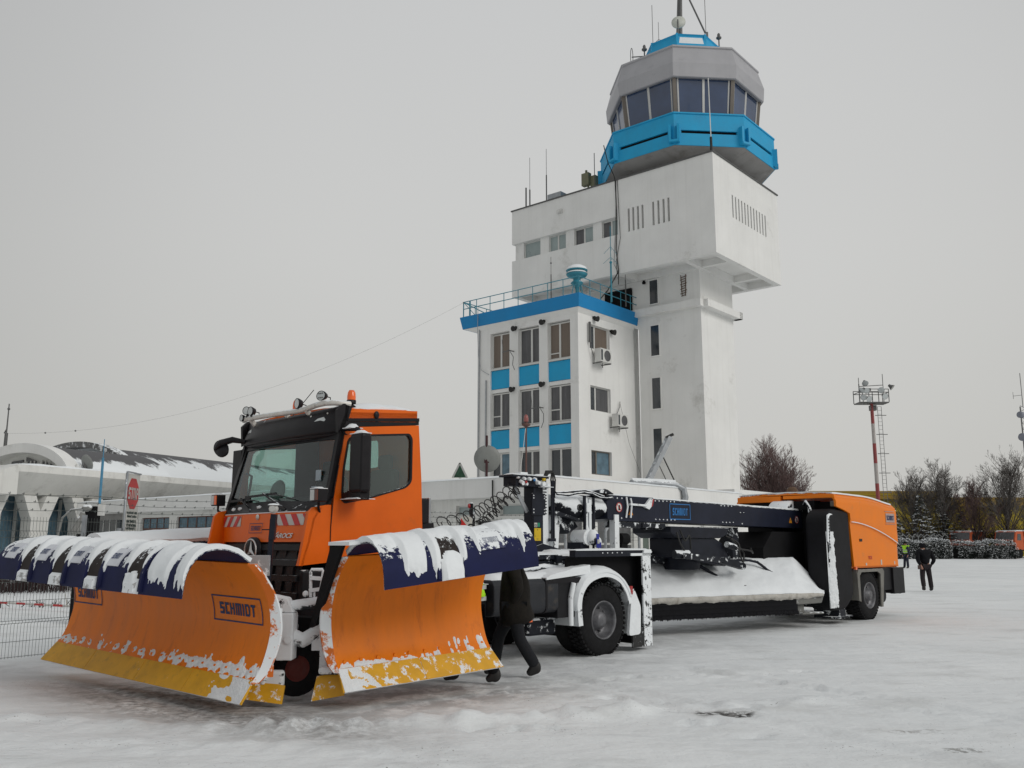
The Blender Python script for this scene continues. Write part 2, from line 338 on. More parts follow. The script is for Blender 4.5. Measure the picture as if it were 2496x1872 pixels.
def snow_layer(P, Nn, th, nu, nv, name, parent, frame=IDM, mat=None, lo=-.02, inn=-.022):
    """P(u,v) surface, Nn(u,v) outward normal, th(u,v) snow depth (negative = bare): one closed blanket"""
    A = [[Vector(P(i / nu, j / nv)) + Vector(Nn(i / nu, j / nv)) * max(lo, th(i / nu, j / nv)) for j in range(nv + 1)] for i in range(nu + 1)]
    B = [[Vector(P(i / nu, j / nv)) + Vector(Nn(i / nu, j / nv)) * inn for j in range(nv + 1)] for i in range(nu + 1)]
    mb = MB(); mb.slab(A, B); return mb.build(name, mat or SNOW, parent, frame)
def blob(mb, c, r, sc=(1, 1, 1), seed=0, m=0):
    c = Vector(c); G = []
    for k in range(11):
        a = math.pi * k / 10; row = []
        for j in range(15):
            b = 2 * math.pi * j / 14; d = Vector((math.sin(a) * math.cos(b), math.sin(a) * math.sin(b), -math.cos(a)))
            q = r * (1 + .38 * noise.fractal(d * 1.6 + Vector((seed * 7.1, 0, 0)), 1.0, 2.0, 3)); row.append(c + Vector((d.x * sc[0], d.y * sc[1], d.z * sc[2])) * q)
        G.append(row)
    return mb.grid(G, m)
def snow_cap(mb, x0, y0, x1, y1, z, h, n=8, rag=.35, seed=0, m=0):
    """soft ridge of snow lying on a flat top"""
    nx = max(3, int(abs(x1 - x0) / .08)); ny = max(3, int(abs(y1 - y0) / .08)); nx = min(nx, 60); ny = min(ny, 40)
    A = []
    for i in range(nx + 1):
        row = []
        for j in range(ny + 1):
            u = i / nx; v = j / ny; ed = min(u, 1 - u) * abs(x1 - x0); ew = min(v, 1 - v) * abs(y1 - y0)
            k = min(1, min(ed, ew) / max(.02, h) * 1.2); k = math.sqrt(max(0, 1 - (1 - k) ** 2))
            x = lerp(x0, x1, u); y = lerp(y0, y1, v)
            row.append(Vector((x, y, z + h * k * (1 + rag * fbm(x * 2 + seed, y * 2, z)) + .003)))
        A.append(row)
    B = [[Vector((p.x, p.y, z - .005)) for p in row] for row in A]
    return mb.slab(A, B, m)
def plate_with_holes(outline, holes, fmap, t, name, mat, parent, frame=IDM, bevel=0):
    """flat sheet with openings; fmap(u, v, w) gives the 3d point, w from 0 to t through the sheet"""
    cu = bpy.data.curves.new('tmp', 'CURVE'); cu.dimensions = '2D'; cu.fill_mode = 'BOTH'; cu.extrude = .5
    for pl in [outline] + holes:
        sp = cu.splines.new('POLY'); sp.points.add(len(pl) - 1); sp.use_cyclic_u = True
        for q, (a, b) in zip(sp.points, pl): q.co = (a, b, 0, 1)
    ob = bpy.data.objects.new('tmp', cu); me = bpy.data.meshes.new_from_object(ob)
    mb = MB(); vs = [fmap(v.co.x, v.co.y, t if v.co.z > 0 else 0) for v in me.vertices]
    mb.add(vs, [tuple(p.vertices) for p in me.polygons])
    bpy.data.objects.remove(ob); bpy.data.curves.remove(cu); bpy.data.meshes.remove(me)
    o = mb.build(name, mat, parent, frame)
    return o
def rrect(x0, y0, x1, y1, r, n=5):
    p = []
    for cx, cy, a0 in ((x1 - r, y1 - r, 0), (x0 + r, y1 - r, 90), (x0 + r, y0 + r, 180), (x1 - r, y0 + r, 270)):
        p += [(cx + r * math.cos(R(a0 + 90 * k / n)), cy + r * math.sin(R(a0 + 90 * k / n))) for k in range(n + 1)]
    return p
def roundpoly(pts, r, n=4):
    out_ = []; k = len(pts)
    for i in range(k):
        p = Vector(pts[i]); a = (Vector(pts[i - 1]) - p); b = (Vector(pts[(i + 1) % k]) - p)
        rr = min(r, a.length * .45, b.length * .45); a = p + a.normalized() * rr; b = p + b.normalized() * rr
        for j in range(n + 1):
            t = j / n; q = a * (1 - t) ** 2 + p * 2 * t * (1 - t) + b * t * t; out_.append((q.x, q.y))
    return out_

# ================================================================ ground
def ground():
    xs = [-900, -400, -200, -100, -60, -40, -30, -24, -20, -17, -15, -13, -11.5, -10, -9] + [-8 + .08 * i for i in range(0, 188)] + [7.2 + .3 * i for i in range(0, 22)] + [14.4, 17, 20, 25, 32, 42, 60, 100, 200, 400, 900]
    ys = [-60, -20, -5, 0, 1.5, 2.5, 3.2] + [3.8 + .075 * i for i in range(0, 150)] + [15.2 + .3 * i for i in range(0, 30)] + [24.8, 27, 30, 34, 40, 50, 65, 90, 130, 200, 400, 1200]
    rg = random.Random(9); feet = []
    for (x0, y0, x1, y1, n_) in ((-.9, 11.2, 3.0, 9.9, 11), (.6, 11.9, 4.2, 12.6, 9), (-1.9, 9.2, .6, 8.9, 7), (1.0, 10.6, 2.2, 8.4, 6), (3.2, 12.0, 4.6, 9.0, 8)):
        for k in range(n_): f = (k + .5) / n_; feet.append((lerp(x0, x1, f) + rg.gauss(0, .10), lerp(y0, y1, f) + rg.gauss(0, .10) + .08 * (-1) ** k, rg.uniform(0, 3.14)))
    def seg(x, y, x0, y0, x1, y1):
        dx, dy = x1 - x0, y1 - y0; l2 = dx * dx + dy * dy; t = max(0, min(1, ((x - x0) * dx + (y - y0) * dy) / l2)); return math.hypot(x - x0 - t * dx, y - y0 - t * dy), t * math.sqrt(l2)
    def z(x, y):
        if abs(x) > 60 or y > 90: return 0
        d = .016 * fbm(x * .5, y * 1.0, 3)
        if not (-9 < x < 8 and 3 < y < 16): return d + .008 * fbm(x * 2.3, y * 2.3, 8)
        d += .011 * fbm(x * 1.9, y * 2.8, 8) + .010 * fbm(x * 7, y * 9, 1, 5)
        # windrow left by the blade, with crumbled clods
        for (x0, y0, x1, y1, w_, h) in ((-6.6, 9.6, -2.2, 8.75, .20, .055), (-2.2, 8.75, 1.2, 9.7, .18, .085), (-5.6, 8.5, -.6, 7.9, .30, .035), (-3.6, 7.4, 1.5, 7.2, .25, .022), (1.2, 9.7, 3.4, 10.4, .22, .04)):
            q, u = seg(x, y, x0, y0, x1, y1); q += .10 * fbm(x * 1.3, y * 1.3, 4)
            if q < w_ * 2: d += h * math.exp(-(q / w_) ** 2) * (.8 + 1.0 * fbm(x * 4, y * 4, 2))
        # paired tyre ruts
        for (x0, y0, x1, y1) in ((2.4, 13.0, 7.8, 5.2), (.4, 12.6, 5.6, 4.2), (1.0, 14.6, 7.9, 15.3)):
            q, u = seg(x, y, x0, y0, x1, y1)
            if q < .35: d += -.022 * smooth(.17, .12, q) + .012 * math.exp(-((q - .22) / .05) ** 2) + (.008 * (math.sin(u * 46) > .2) if q < .12 else 0)
        for fx, fy, fa in feet:
            ax = x - fx; ay = y - fy
            if abs(ax) < .3 and abs(ay) < .3:
                u = ax * math.cos(fa) + ay * math.sin(fa); v = -ax * math.sin(fa) + ay * math.cos(fa); q = math.hypot(u / .17, v / .07)
                d += -.035 * smooth(1.1, .8, q) + .014 * math.exp(-((q - 1.35) / .25) ** 2)
        return d
    mb = MB(); mb.grid([[Vector((x, y, z(x, y))) for y in ys] for x in xs])
    m = bpy.data.materials.new('snow_ground'); m.use_nodes = True; t = m.node_tree; t.nodes.clear(); N = t.nodes.new; K = t.links.new
    o = N('ShaderNodeOutputMaterial'); p = N('ShaderNodeBsdfPrincipled'); K(p.outputs[0], o.inputs[0]); p.inputs['Roughness'].default_value = .85; p.inputs['Specular IOR Level'].default_value = .25
    co = N('ShaderNodeTexCoord')
    ge = N('ShaderNodeNewGeometry')
    def mapn(sc, rot=0):
        q = N('ShaderNodeMapping'); q.inputs['Scale'].default_value = sc; q.inputs['Rotation'].default_value = (0, 0, R(rot)); K(ge.outputs['Position'], q.inputs[0]); return q
    def noi(mp, s, d=6, r=.6):
        n = N('ShaderNodeTexNoise'); n.inputs['Scale'].default_value = s; n.inputs['Detail'].default_value = d; n.inputs['Roughness'].default_value = r; K(mp.outputs[0], n.inputs[0]); return n.outputs['Fac']
    def ramp(src, a, b, lo=0., hi=1.):
        q = N('ShaderNodeMapRange'); q.interpolation_type = 'SMOOTHSTEP'; q.inputs[1].default_value = a; q.inputs[2].default_value = b; q.inputs[3].default_value = lo; q.inputs[4].default_value = hi; K(src, q.inputs[0]); return q.outputs[0]
    def mth(op, a, b):
        q = N('ShaderNodeMath'); q.operation = op
        for i, v in ((0, a), (1, b)):
            if isinstance(v, (int, float)): q.inputs[i].default_value = v
            else: K(v, q.inputs[i])
        return q.outputs[0]
    def mix(f, a, b):
        q = N('ShaderNodeMix'); q.data_type = 'RGBA'; K(f, q.inputs[0])
        for s, v in ((6, a), (7, b)):
            if isinstance(v, tuple): q.inputs[s].default_value = (*v, 1)
            else: K(v, q.inputs[s])
        return q.outputs[2]
    iso = mapn((1, 1, 1)); st = mapn((.6, 1.15, 1), -25); st2 = mapn((.35, 1.9, 1), -46)
    big = noi(iso, .18, 5); med = noi(st, 1.0, 7, .62); fin = noi(iso, 9, 6, .7); trk = noi(st2, 1.2, 7, .6)
    c = mix(ramp(big, .35, .65), (.75, .775, .785), (.81, .83, .835))
    c = mix(mth('MULTIPLY', ramp(med, .50, .70), .32), c, (.47, .47, .455))
    c = mix(mth('MULTIPLY', ramp(trk, .55, .72), .25), c, (.50, .52, .53))
    def blob(cx, cy, rx, ry, soft, amt, colr, nsc=3., thr=(.45, .6), rot=0):
        nonlocal c
        a = N('ShaderNodeVectorMath'); a.operation = 'SUBTRACT'; K(ge.outputs['Position'], a.inputs[0]); a.inputs[1].default_value = (cx, cy, 0)
        q = N('ShaderNodeMapping'); q.vector_type = 'TEXTURE'; q.inputs['Rotation'].default_value = (0, 0, R(rot)); q.inputs['Scale'].default_value = (rx, ry, 50); K(a.outputs[0], q.inputs[0])
        l = N('ShaderNodeVectorMath'); l.operation = 'LENGTH'; K(q.outputs[0], l.inputs[0])
        f = ramp(l.outputs['Value'], 1 - soft, 1, 1, 0)
        n = noi(iso, nsc, 7, .68)
        f = mth('MULTIPLY', mth('MULTIPLY', f, ramp(n, thr[0], thr[1])), amt)
        c = mix(f, c, colr)
    blob(-3.3, 10.1, 4.2, 1.4, .75, .62, (.26, .25, .235), 2.4, (.34, .56), -38)      # trodden grit under the plough
    blob(-3.3, 10.0, 3.6, .9, .7, .7, (.14, .13, .125), 9, (.42, .62), -38)
    blob(-1.1, 10.6, 3.0, 1.3, .7, .7, (.30, .30, .30), 3, (.36, .58), 30)
    blob(.5, 14.5, 6.5, 2.4, .6, .5, (.42, .43, .44), 1.5, (.35, .6), 44)
    blob(5.0, 19.4, 4.4, 1.5, .6, .55, (.33, .33, .33), 2.4, (.38, .6), 30)
    blob(2.16, 9.62, .36, .17, .35, 1, (.035, .033, .032), 9, (.44, .52))            # dark scrape
    blob(2.16, 9.62, .5, .28, .6, .5, (.40, .40, .39), 6, (.38, .6))
    blob(3.75, 8.75, .42, .15, .6, .7, (.33, .32, .31), 9, (.45, .6))
    blob(3.8, 8.0, .25, .12, .5, .8, (.25, .25, .24), 14, (.44, .56))
    blob(-6.6, 13.5, 3.0, .8, .8, .4, (.5, .5, .5), 2, (.4, .6), 56)
    # scattered grit specks and thin dirty streaks
    sp1 = noi(iso, 34, 3, .5); sp2 = noi(iso, .9, 4, .6); gr = mth('MULTIPLY', ramp(sp1, .66, .70), ramp(sp2, .48, .62)); c = mix(mth('MULTIPLY', gr, .75), c, (.20, .19, .175))
    K(c, p.inputs['Base Color'])
    b1 = N('ShaderNodeBump'); b1.inputs['Strength'].default_value = .6; b1.inputs['Distance'].default_value = .12; K(med, b1.inputs['Height'])
    b2 = N('ShaderNodeBump'); b2.inputs['Strength'].default_value = .7; b2.inputs['Distance'].default_value = .02; K(fin, b2.inputs['Height']); K(b1.outputs[0], b2.inputs['Normal'])
    b3 = N('ShaderNodeBump'); b3.inputs['Strength'].default_value = .35; b3.inputs['Distance'].default_value = .08; K(trk, b3.inputs['Height']); K(b2.outputs[0], b3.inputs['Normal'])
    K(b3.outputs[0], p.inputs['Normal'])
    g = mb.build('ground', m, fix=False); tag(g, kind='structure')
ground()

# ================================================================ control tower (frame: near lower corner of the overhanging box)
KF = FR(10.341, 43.839, 50)
T = empty('control_tower', KF, 'tall white control tower with boxy overhanging top and blue balconied glass cab', 'control tower')
def tower():
    m = MB()   # shaft
    m.box((2.17, 2.13, 0), (5.95, 6.03, 16.3)); m.box((2.17, 6.03, 14.5), (5.9, 12.2, 16.5))
    m.build('shaft', WHT, T, KF)
    m = MB()   # box: hollow walls, recessed strip on the long side
    X, Y, z0, z1 = 7.9, 13.5, 16.2, 21.6
    m.box((.35, .35, 16.62), (X - .35, Y - .35, 16.8)); m.box((.1, .1, z1 - .35), (X - .1, Y - .1, z1 - .1), 0)
    slits = [5.15, 4.86, 4.56, 4.27, 3.60, 3.28, 2.96, 2.66]; sw = .13
    def wall_y(y0, y1, za, zb): m.box((0, y0, za), (.35, y1, zb))
    wall_y(0, Y, z0, 18.45); wall_y(0, Y, 19.78, z1); wall_y(5.86, Y, 19.5, 19.78); wall_y(5.3, 5.86, 18.45, 19.78)
    prev = 5.3
    for c_ in slits: wall_y(c_ + sw / 2, prev, 18.45, 19.78); prev = c_ - sw / 2
    wall_y(0, prev, 18.45, 19.78)
    m.box((.35, 5.3, 18.3), (.6, 2.4, 19.9)); m.box((.42, 5.8, 18.3), (.6, Y - .2, 19.7), 0)
    for a, b in ((5.8, 5.87), (7.05, 7.66), (8.97, 9.57), (10.82, 11.45), (12.72, 13.3)): m.box((.18, a, 18.45), (.5, b, 19.5))
    def wall_x(x0, x1, za, zb): m.box((x0, 0, za), (x1, .35, zb))
    wall_x(.35, X, z0, 18.62); wall_x(.35, X, 19.88, z1)
    prev = .35
    for k in range(12):
        c_ = 2.1 + k * .365; wall_x(prev, c_ - .075, 18.62, 19.88); prev = c_ + .075
    wall_x(prev, X, 18.62, 19.88); m.box((2, .35, 18.5), (6.4, .6, 20))
    m.box((X - .35, .35, z0), (X, Y, z1)); m.box((.35, Y - .35, z0), (X - .35, Y, z1))
    for y in (2.0, 6.0, 9.6): m.box((.35, y - .13, z0 + .02), (X - .35, y + .13, 16.62))
    for x in (2.1, 5.9): m.box((x - .13, .35, z0 + .04), (x + .13, Y - .35, 16.62))
    m.build('overhanging_box', WHT, T, KF)
    m = MB(); 
    for a in ((-.06, -.06, X + .06, .12), (-.06, .12, .12, Y + .06), (X - .12, .12, X + .06, Y + .06), (.12, Y - .12, X - .12, Y + .06)): m.box((a[0], a[1], z1), (a[2], a[3], z1 + .07))
    m.build('roof_flashing', FLASH, T, KF)
    for (a, b, kind) in ((5.87, 7.05, 0), (7.66, 8.97, 0), (9.57, 10.82, 1), (11.45, 12.72, 2)):
        f = MB(); x = .3
        f.box((x, a, 18.46), (x + .06, b, 18.52)); f.box((x, a, 19.43), (x + .06, b, 19.49)); f.box((x, a, 18.52), (x + .06, a + .05, 19.43)); f.box((x, b - .05, 18.52), (x + .06, b, 19.43))
        mid = (a + b) / 2
        if kind < 2: f.box((x, mid - .05, 18.52), (x + .06, mid + .05, 19.43))
        fo = f.build('window', UPVC, T, KF)
        MB().box((x + .03, a + .05, 18.52), (x + .05, mid if kind < 2 else b, 19.43)).build('pane', GLP, fo, KF)
        if kind < 2: MB().box((x + .03, mid, 18.52), (x + .05, b - .05, 19.43)).build('pane', GLG if kind == 0 else GLP, fo, KF)
    # shaft slit windows, ledge, stair wall opening
    for (z0_, z1_) in ((14.8, 16.15), (11.85, 13.55), (8.9, 10.6), (6.05, 7.8), (3.2, 5.0)):
        f = MB(); x = 2.17; a, b = 4.72, 5.24
        f.box((x - .06, a - .07, z0_ - .07), (x + .03, b + .07, z0_)); f.box((x - .06, a - .07, z1_), (x + .03, b + .07, z1_ + .07)); f.box((x - .06, a - .07, z0_), (x + .03, a, z1_)); f.box((x - .06, b, z0_), (x + .03, b + .07, z1_))
        fo = f.build('slit_window', WHT, T, KF); MB().box((x - .025, a, z0_), (x + .01, b, z1_)).build('pane', GLD, fo, KF)
    m = MB(); m.box((1.80, 1.95, 14.14), (2.17, 6.3, 14.54)); m.box((2.17, 1.7, 14.14), (6.3, 2.13, 14.54)); m.box((5.95, 1.7, 14.14), (6.3, 4, 14.54)); m.build('ledge', WHT, T, KF)
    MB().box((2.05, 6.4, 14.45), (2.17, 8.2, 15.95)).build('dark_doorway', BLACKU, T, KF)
    MB().box((2.9, 4.6, 21.6), (4.6, 6.6, 21.95)).build('roof_hatch', GALV, T, KF)
    # ---- cab (world frame ring helper)
    C = Vector((10.1, 49.6, 0)); ph = 5
    def ring(r, z, n=8): return [Vector((C.x + r * math.cos(R(ph + 22.5 + 45 * k)), C.y + r * math.sin(R(ph + 22.5 + 45 * k)), z)) for k in range(n)]
    def shell(rs, name, mat, closed=False):
        m = MB(); rg = [ring(r, z) for r, z in rs]
        for a, b in zip(rg[:-1], rg[1:]): m.add(a + b, [(k, (k + 1) % 8, 8 + (k + 1) % 8, 8 + k) for k in range(8)])
        if closed: m.add(rg[0], [tuple(range(8))]); m.add(rg[-1], [tuple(range(8))])
        return m.build(name, mat, T)
    shell([(2.9, 21.2), (3.2, 21.75), (4.55, 22.3), (4.95, 22.42), (4.95, 22.55), (2.8, 22.56)], 'cab_base', CONC)
    m = MB()
    for k in range(8):
        a0, a1 = R(ph + 22.5 + 45 * k), R(ph + 67.5 + 45 * k)
        A = Vector((math.cos(a0), math.sin(a0), 0)); B = Vector((math.cos(a1), math.sin(a1), 0))
        def P(t, r, z): return Vector((C.x, C.y, z)) + (A * (1 - t) + B * t) * r
        def seg(t0, t1, za, zb, r=5.0, d=.12):
            vs = [P(t, q, z) for q in (r, r - d) for z in (za, zb) for t in (t0, t1)]
            m.add(vs, [(0, 1, 3, 2), (6, 7, 5, 4), (0, 4, 5, 1), (2, 3, 7, 6), (0, 2, 6, 4), (1, 5, 7, 3)])
        seg(0, 1, 22.44, 23.12); seg(0, 1, 23.30, 24.22); seg(0, .1, 23.12, 23.30); seg(.9, 1, 23.12, 23.30)
        seg(0, 1, 24.22, 24.30, 5.05, .2)
    m.build('balcony_parapet', BLUE, T)
    m = MB()
    for k in range(8):
        a0 = R(ph + 22.5 + 45 * k); A = Vector((math.cos(a0), math.sin(a0), 0)); tn = Vector((-A.y, A.x, 0)); c0 = C + A * 5.0
        for sg in (-.17, .17):
            q = c0 + tn * sg * 1.3
            m.bar(q + Vector((0, 0, 22.55)), q + Vector((0, 0, 23.55)), .12, .3, up=tuple(A))
        m.bar(c0 + A * .08 + Vector((0, 0, 22.62)) - tn * .25, c0 + A * .08 + Vector((0, 0, 22.62)) + tn * .25, .2, .12)
        m.build('balcony_bracket', BLUE, T); m = MB()
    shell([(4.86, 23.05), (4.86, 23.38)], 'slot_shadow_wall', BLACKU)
    # glazed cab: panes lean outwards
    Rb, Rt, zb, zt = 3.82, 4.28, 22.6, 26.7
    core = MB(); core.cyl((C.x, C.y, 22.6), (C.x, C.y, 23.9), 2.6, n=16); core.cyl((C.x, C.y, 23.9), (C.x, C.y, 24.0), 3.0, n=16); core.build('control_desk', BLACKU, T)
    pane = MB(); mull = MB(); thin = MB(); sill = MB()
    rb, rt_ = ring(Rb, zb), ring(Rt, zt)
    for k in range(8):
        a, b, c_, d = rb[k], rb[(k + 1) % 8], rt_[(k + 1) % 8], rt_[k]
        pn = MB().add([a, b, c_, d], [(0, 1, 2, 3)]).build('cab_window', GLT, T); thin = MB()
        MB().bar(a, d, .22, .2, up=tuple((a - C).normalized())).build('corner_mullion', MUL, T)
        thin.bar((a + b) / 2, (c_ + d) / 2, .08, .12, up=tuple((a - C).normalized()))
        for t in (.06, .94):
            thin.bar(a.lerp(b, t), d.lerp(c_, t), .035, .08, up=tuple((a - C).normalized()))
        thin.build('window_frame', UPVC, pn)
    
    shell([(4.3, 26.6), (4.5, 26.58), (4.56, 26.62), (4.62, 27.4), (4.32, 28.42), (4.38, 28.46), (4.36, 28.56), (4.1, 28.56), (2.4, 28.75)], 'cab_fascia', FASC)
    shell([(4.15, 26.75), (.1, 26.8)], 'cab_ceiling', CONC)
    shell([(2.95, 28.5), (3.0, 28.7), (2.5, 29.45), (2.3, 29.6), (2.15, 30.35), (2.22, 30.45), (2.0, 30.45), (2.0, 30.2), (.05, 30.2)], 'roof_cupola', BLUE)
    m = MB(); q = [v for v in ring(2.21, 29.75)]; q2 = [v for v in ring(2.14, 30.25)]
    for k in (5,):
        m.add([q[k].lerp(q[(k + 1) % 8], .06), q[k].lerp(q[(k + 1) % 8], .94), q2[k].lerp(q2[(k + 1) % 8], .9), q2[k].lerp(q2[(k + 1) % 8], .1)], [(0, 1, 2, 3)])
        vs = [v + Vector((0, -.05, 0)) for v in m.v]; m.slab([[m.v[0], m.v[1]], [m.v[3], m.v[2]]], [[vs[0], vs[1]], [vs[3], vs[2]]])
    m.build('snow_patch', SNOW, T)
    for v in ring(2.15, 0): MB().bar(Vector((v.x, v.y, 29.6)), Vector((v.x, v.y, 30.5)), .12, .12).build('cupola_rib', BLUE, T)
    # mast, dish, whips
    m = MB(); m.cyl((10.0, 49.4, 30.2), (10.15, 49.4, 36.5), .13, n=10); m.cyl((9.75, 49.3, 30.4), (10.1, 49.4, 36), .05, n=6); m.bar((9.2, 49.4, 33.9), (10.6, 49.4, 33.9), .08)
    m.tube([(10.25, 49.2, 34.6), (11.25, 48.2, 30.9)], .05, 6); m.build('roof_mast', MASTR if False else ANT, T)
    m = MB(); rot = Matrix.Rotation(R(85), 4, 'X') @ Matrix.Identity(4)
    m.lathe([(.001, -.1), (.2, -.06), (.39, .03), (.40, .04), (.40, .12), (.001, .12)], (9.62, 47.75, 31.25), Matrix.Rotation(R(-12), 4, 'Z') @ Matrix.Rotation(R(82), 4, 'X'), 28); m.build('dish_antenna', DISHW, T)
    m = MB()
    for (x, y, z0_, z1_, r) in ((8.3, 49, 29.6, 30.6, .05), (8.32, 49, 30.6, 33.2, .018), (8.67, 49, 30.2, 30.9, .035), (8.67, 49, 30.9, 32.1, .015), (11.45, 48.6, 29.9, 31.2, .06), (11.38, 48.6, 31.2, 34.2, .018), (9.55, 47.6, 30.2, 31.4, .04)):
        m.cyl((x, y, z0_), (x, y, z1_), r, n=6)
    for (x, z0_, z1_) in ((12.22, 28.9, 30.95), (7.8, 28.9, 30.2)):
        m.cyl((x, 49, z0_), (x, 49, z1_), .04, n=6); m.lathe([(.03, 0), (.1, .05), (.16, .1), (.16, .16), (.09, .2), (.09, .34), (.05, .42), (.01, .43)], (x, 49, z1_), None, 10)
    m.bar((7.05, 49, 29.85), (7.8, 49, 29.9), .05)
    m.tube([(7.05 + .07 * math.cos(a), 49, 29.85 + .58 * math.sin(a)) for a in [2 * math.pi * k / 16 for k in range(17)]], .022, 5)
    m.tube([(8.1, 49, 30.4), (8.67, 49, 31.0), (9.2, 49, 30.7)], .015, 4)
    m.build('whip_antennas', ANT, T)
    m = MB(); m.cyl((10.33, 43.95, 21.5), (10.33, 43.95, 22.45), .07, n=8); m.build('antenna_base', BLKW, T)
    m = MB(); m.cyl((10.33, 43.95, 22.3), (10.31, 43.95, 25.75), .028, n=6); m.build('white_whip', UPVC, T)
    # things on the box roof
    m = MB()
    def pt(y, z, x=1.0): return (x, y, z)
    for (y, za, zb_, r) in ((13.2, 21.6, 23.4, .05), (12.9, 21.6, 23.2, .045), (12.9, 23.2, 25.3, .015), (11.6, 21.6, 23.8, .04), (11.6, 23.8, 25.5, .015), (8.05, 21.6, 24.2, .025), (9.35, 21.6, 22.0, .05)): m.cyl(pt(y, za), pt(y, zb_), r, n=6)
    m.build('roof_whips', ANT, T, KF)
    m = MB(); m.box((.7, 10.3, 21.62), (1.5, 11.3, 22.35)); m.build('roof_cabinet', GALV, T, KF)
    m = MB(); m.box((.8, 8.35, 22.3), (1.1, 8.85, 23.05)); m.box((1.0, 8.0, 22.2), (1.3, 8.35, 22.85)); m.cyl((1, 8.5, 21.6), (1, 8.5, 22.3), .06); m.cyl((1.1, 8.15, 21.6), (1.1, 8.15, 22.3), .06); m.cyl((.95, 8.6, 23.05), (.95, 8.6, 23.25), .07)
    m.build('roof_transmitter', M('olive_box', (.16, .16, .10), .6), T, KF)
    # cables down the face, camera, rusty stain niche
    m = MB()
    m.tube([(-.6, 6.3, 23.6), (-.35, 6.2, 22.6), (-.08, 6.0, 21.9), (-.05, 5.95, 21.6), (-.05, 5.9, 19.5), (-.05, 5.98, 17.6), (-.05, 5.85, 16.4), (0, 5.9, 15.6)], .028, 5)
    m.tube([(-.03, 5.82, 21.7), (-.04, 5.76, 19.8), (-.04, 5.7, 18.2), (-.04, 6.0, 16.9), (-.04, 5.95, 16.2)], .016, 4)
    m.tube([(-.03, 5.9, 21.7), (-.04, 6.0, 18.8), (-.04, 6.15, 16.8), (-.04, 5.9, 16.3)], .012, 4)
    m.tube([(0, 5.9, 16.3), (-.6, 6.2, 15.2), (-1.2, 6.3, 14.6)], .035, 5)
    m.build('hanging_cable', BLKW, T, KF)
    m = MB(); m.box((-.12, 9.65, 20.6), (0, 10.0, 20.85)); m.cyl((-.1, 9.8, 20.7), (-.35, 9.75, 20.62), .07); m.build('wall_camera', UPVC, T, KF)
    m = MB()
    for k in range(9): m.bar((2.12, 2.9 + .04 * (k % 3), 16.0 - k * .13), (2.12, 3.25 + .05 * (k % 2), 15.95 - k * .13), .03)
    m.bar((2.12, 2.95, 16.1), (2.12, 3.0, 14.9), .03); m.bar((2.12, 3.25, 16.1), (2.12, 3.2, 14.95), .03); m.build('rusty_bracket', BOARD, T, KF)
    MB().lathe([(.01, 0), (.09, .02), (.1, .12), (.05, .2), (.01, .22)], (2.05, 5.55, 16.0), None, 10).build('wall_lamp', BLACKU, T, KF)
tower()

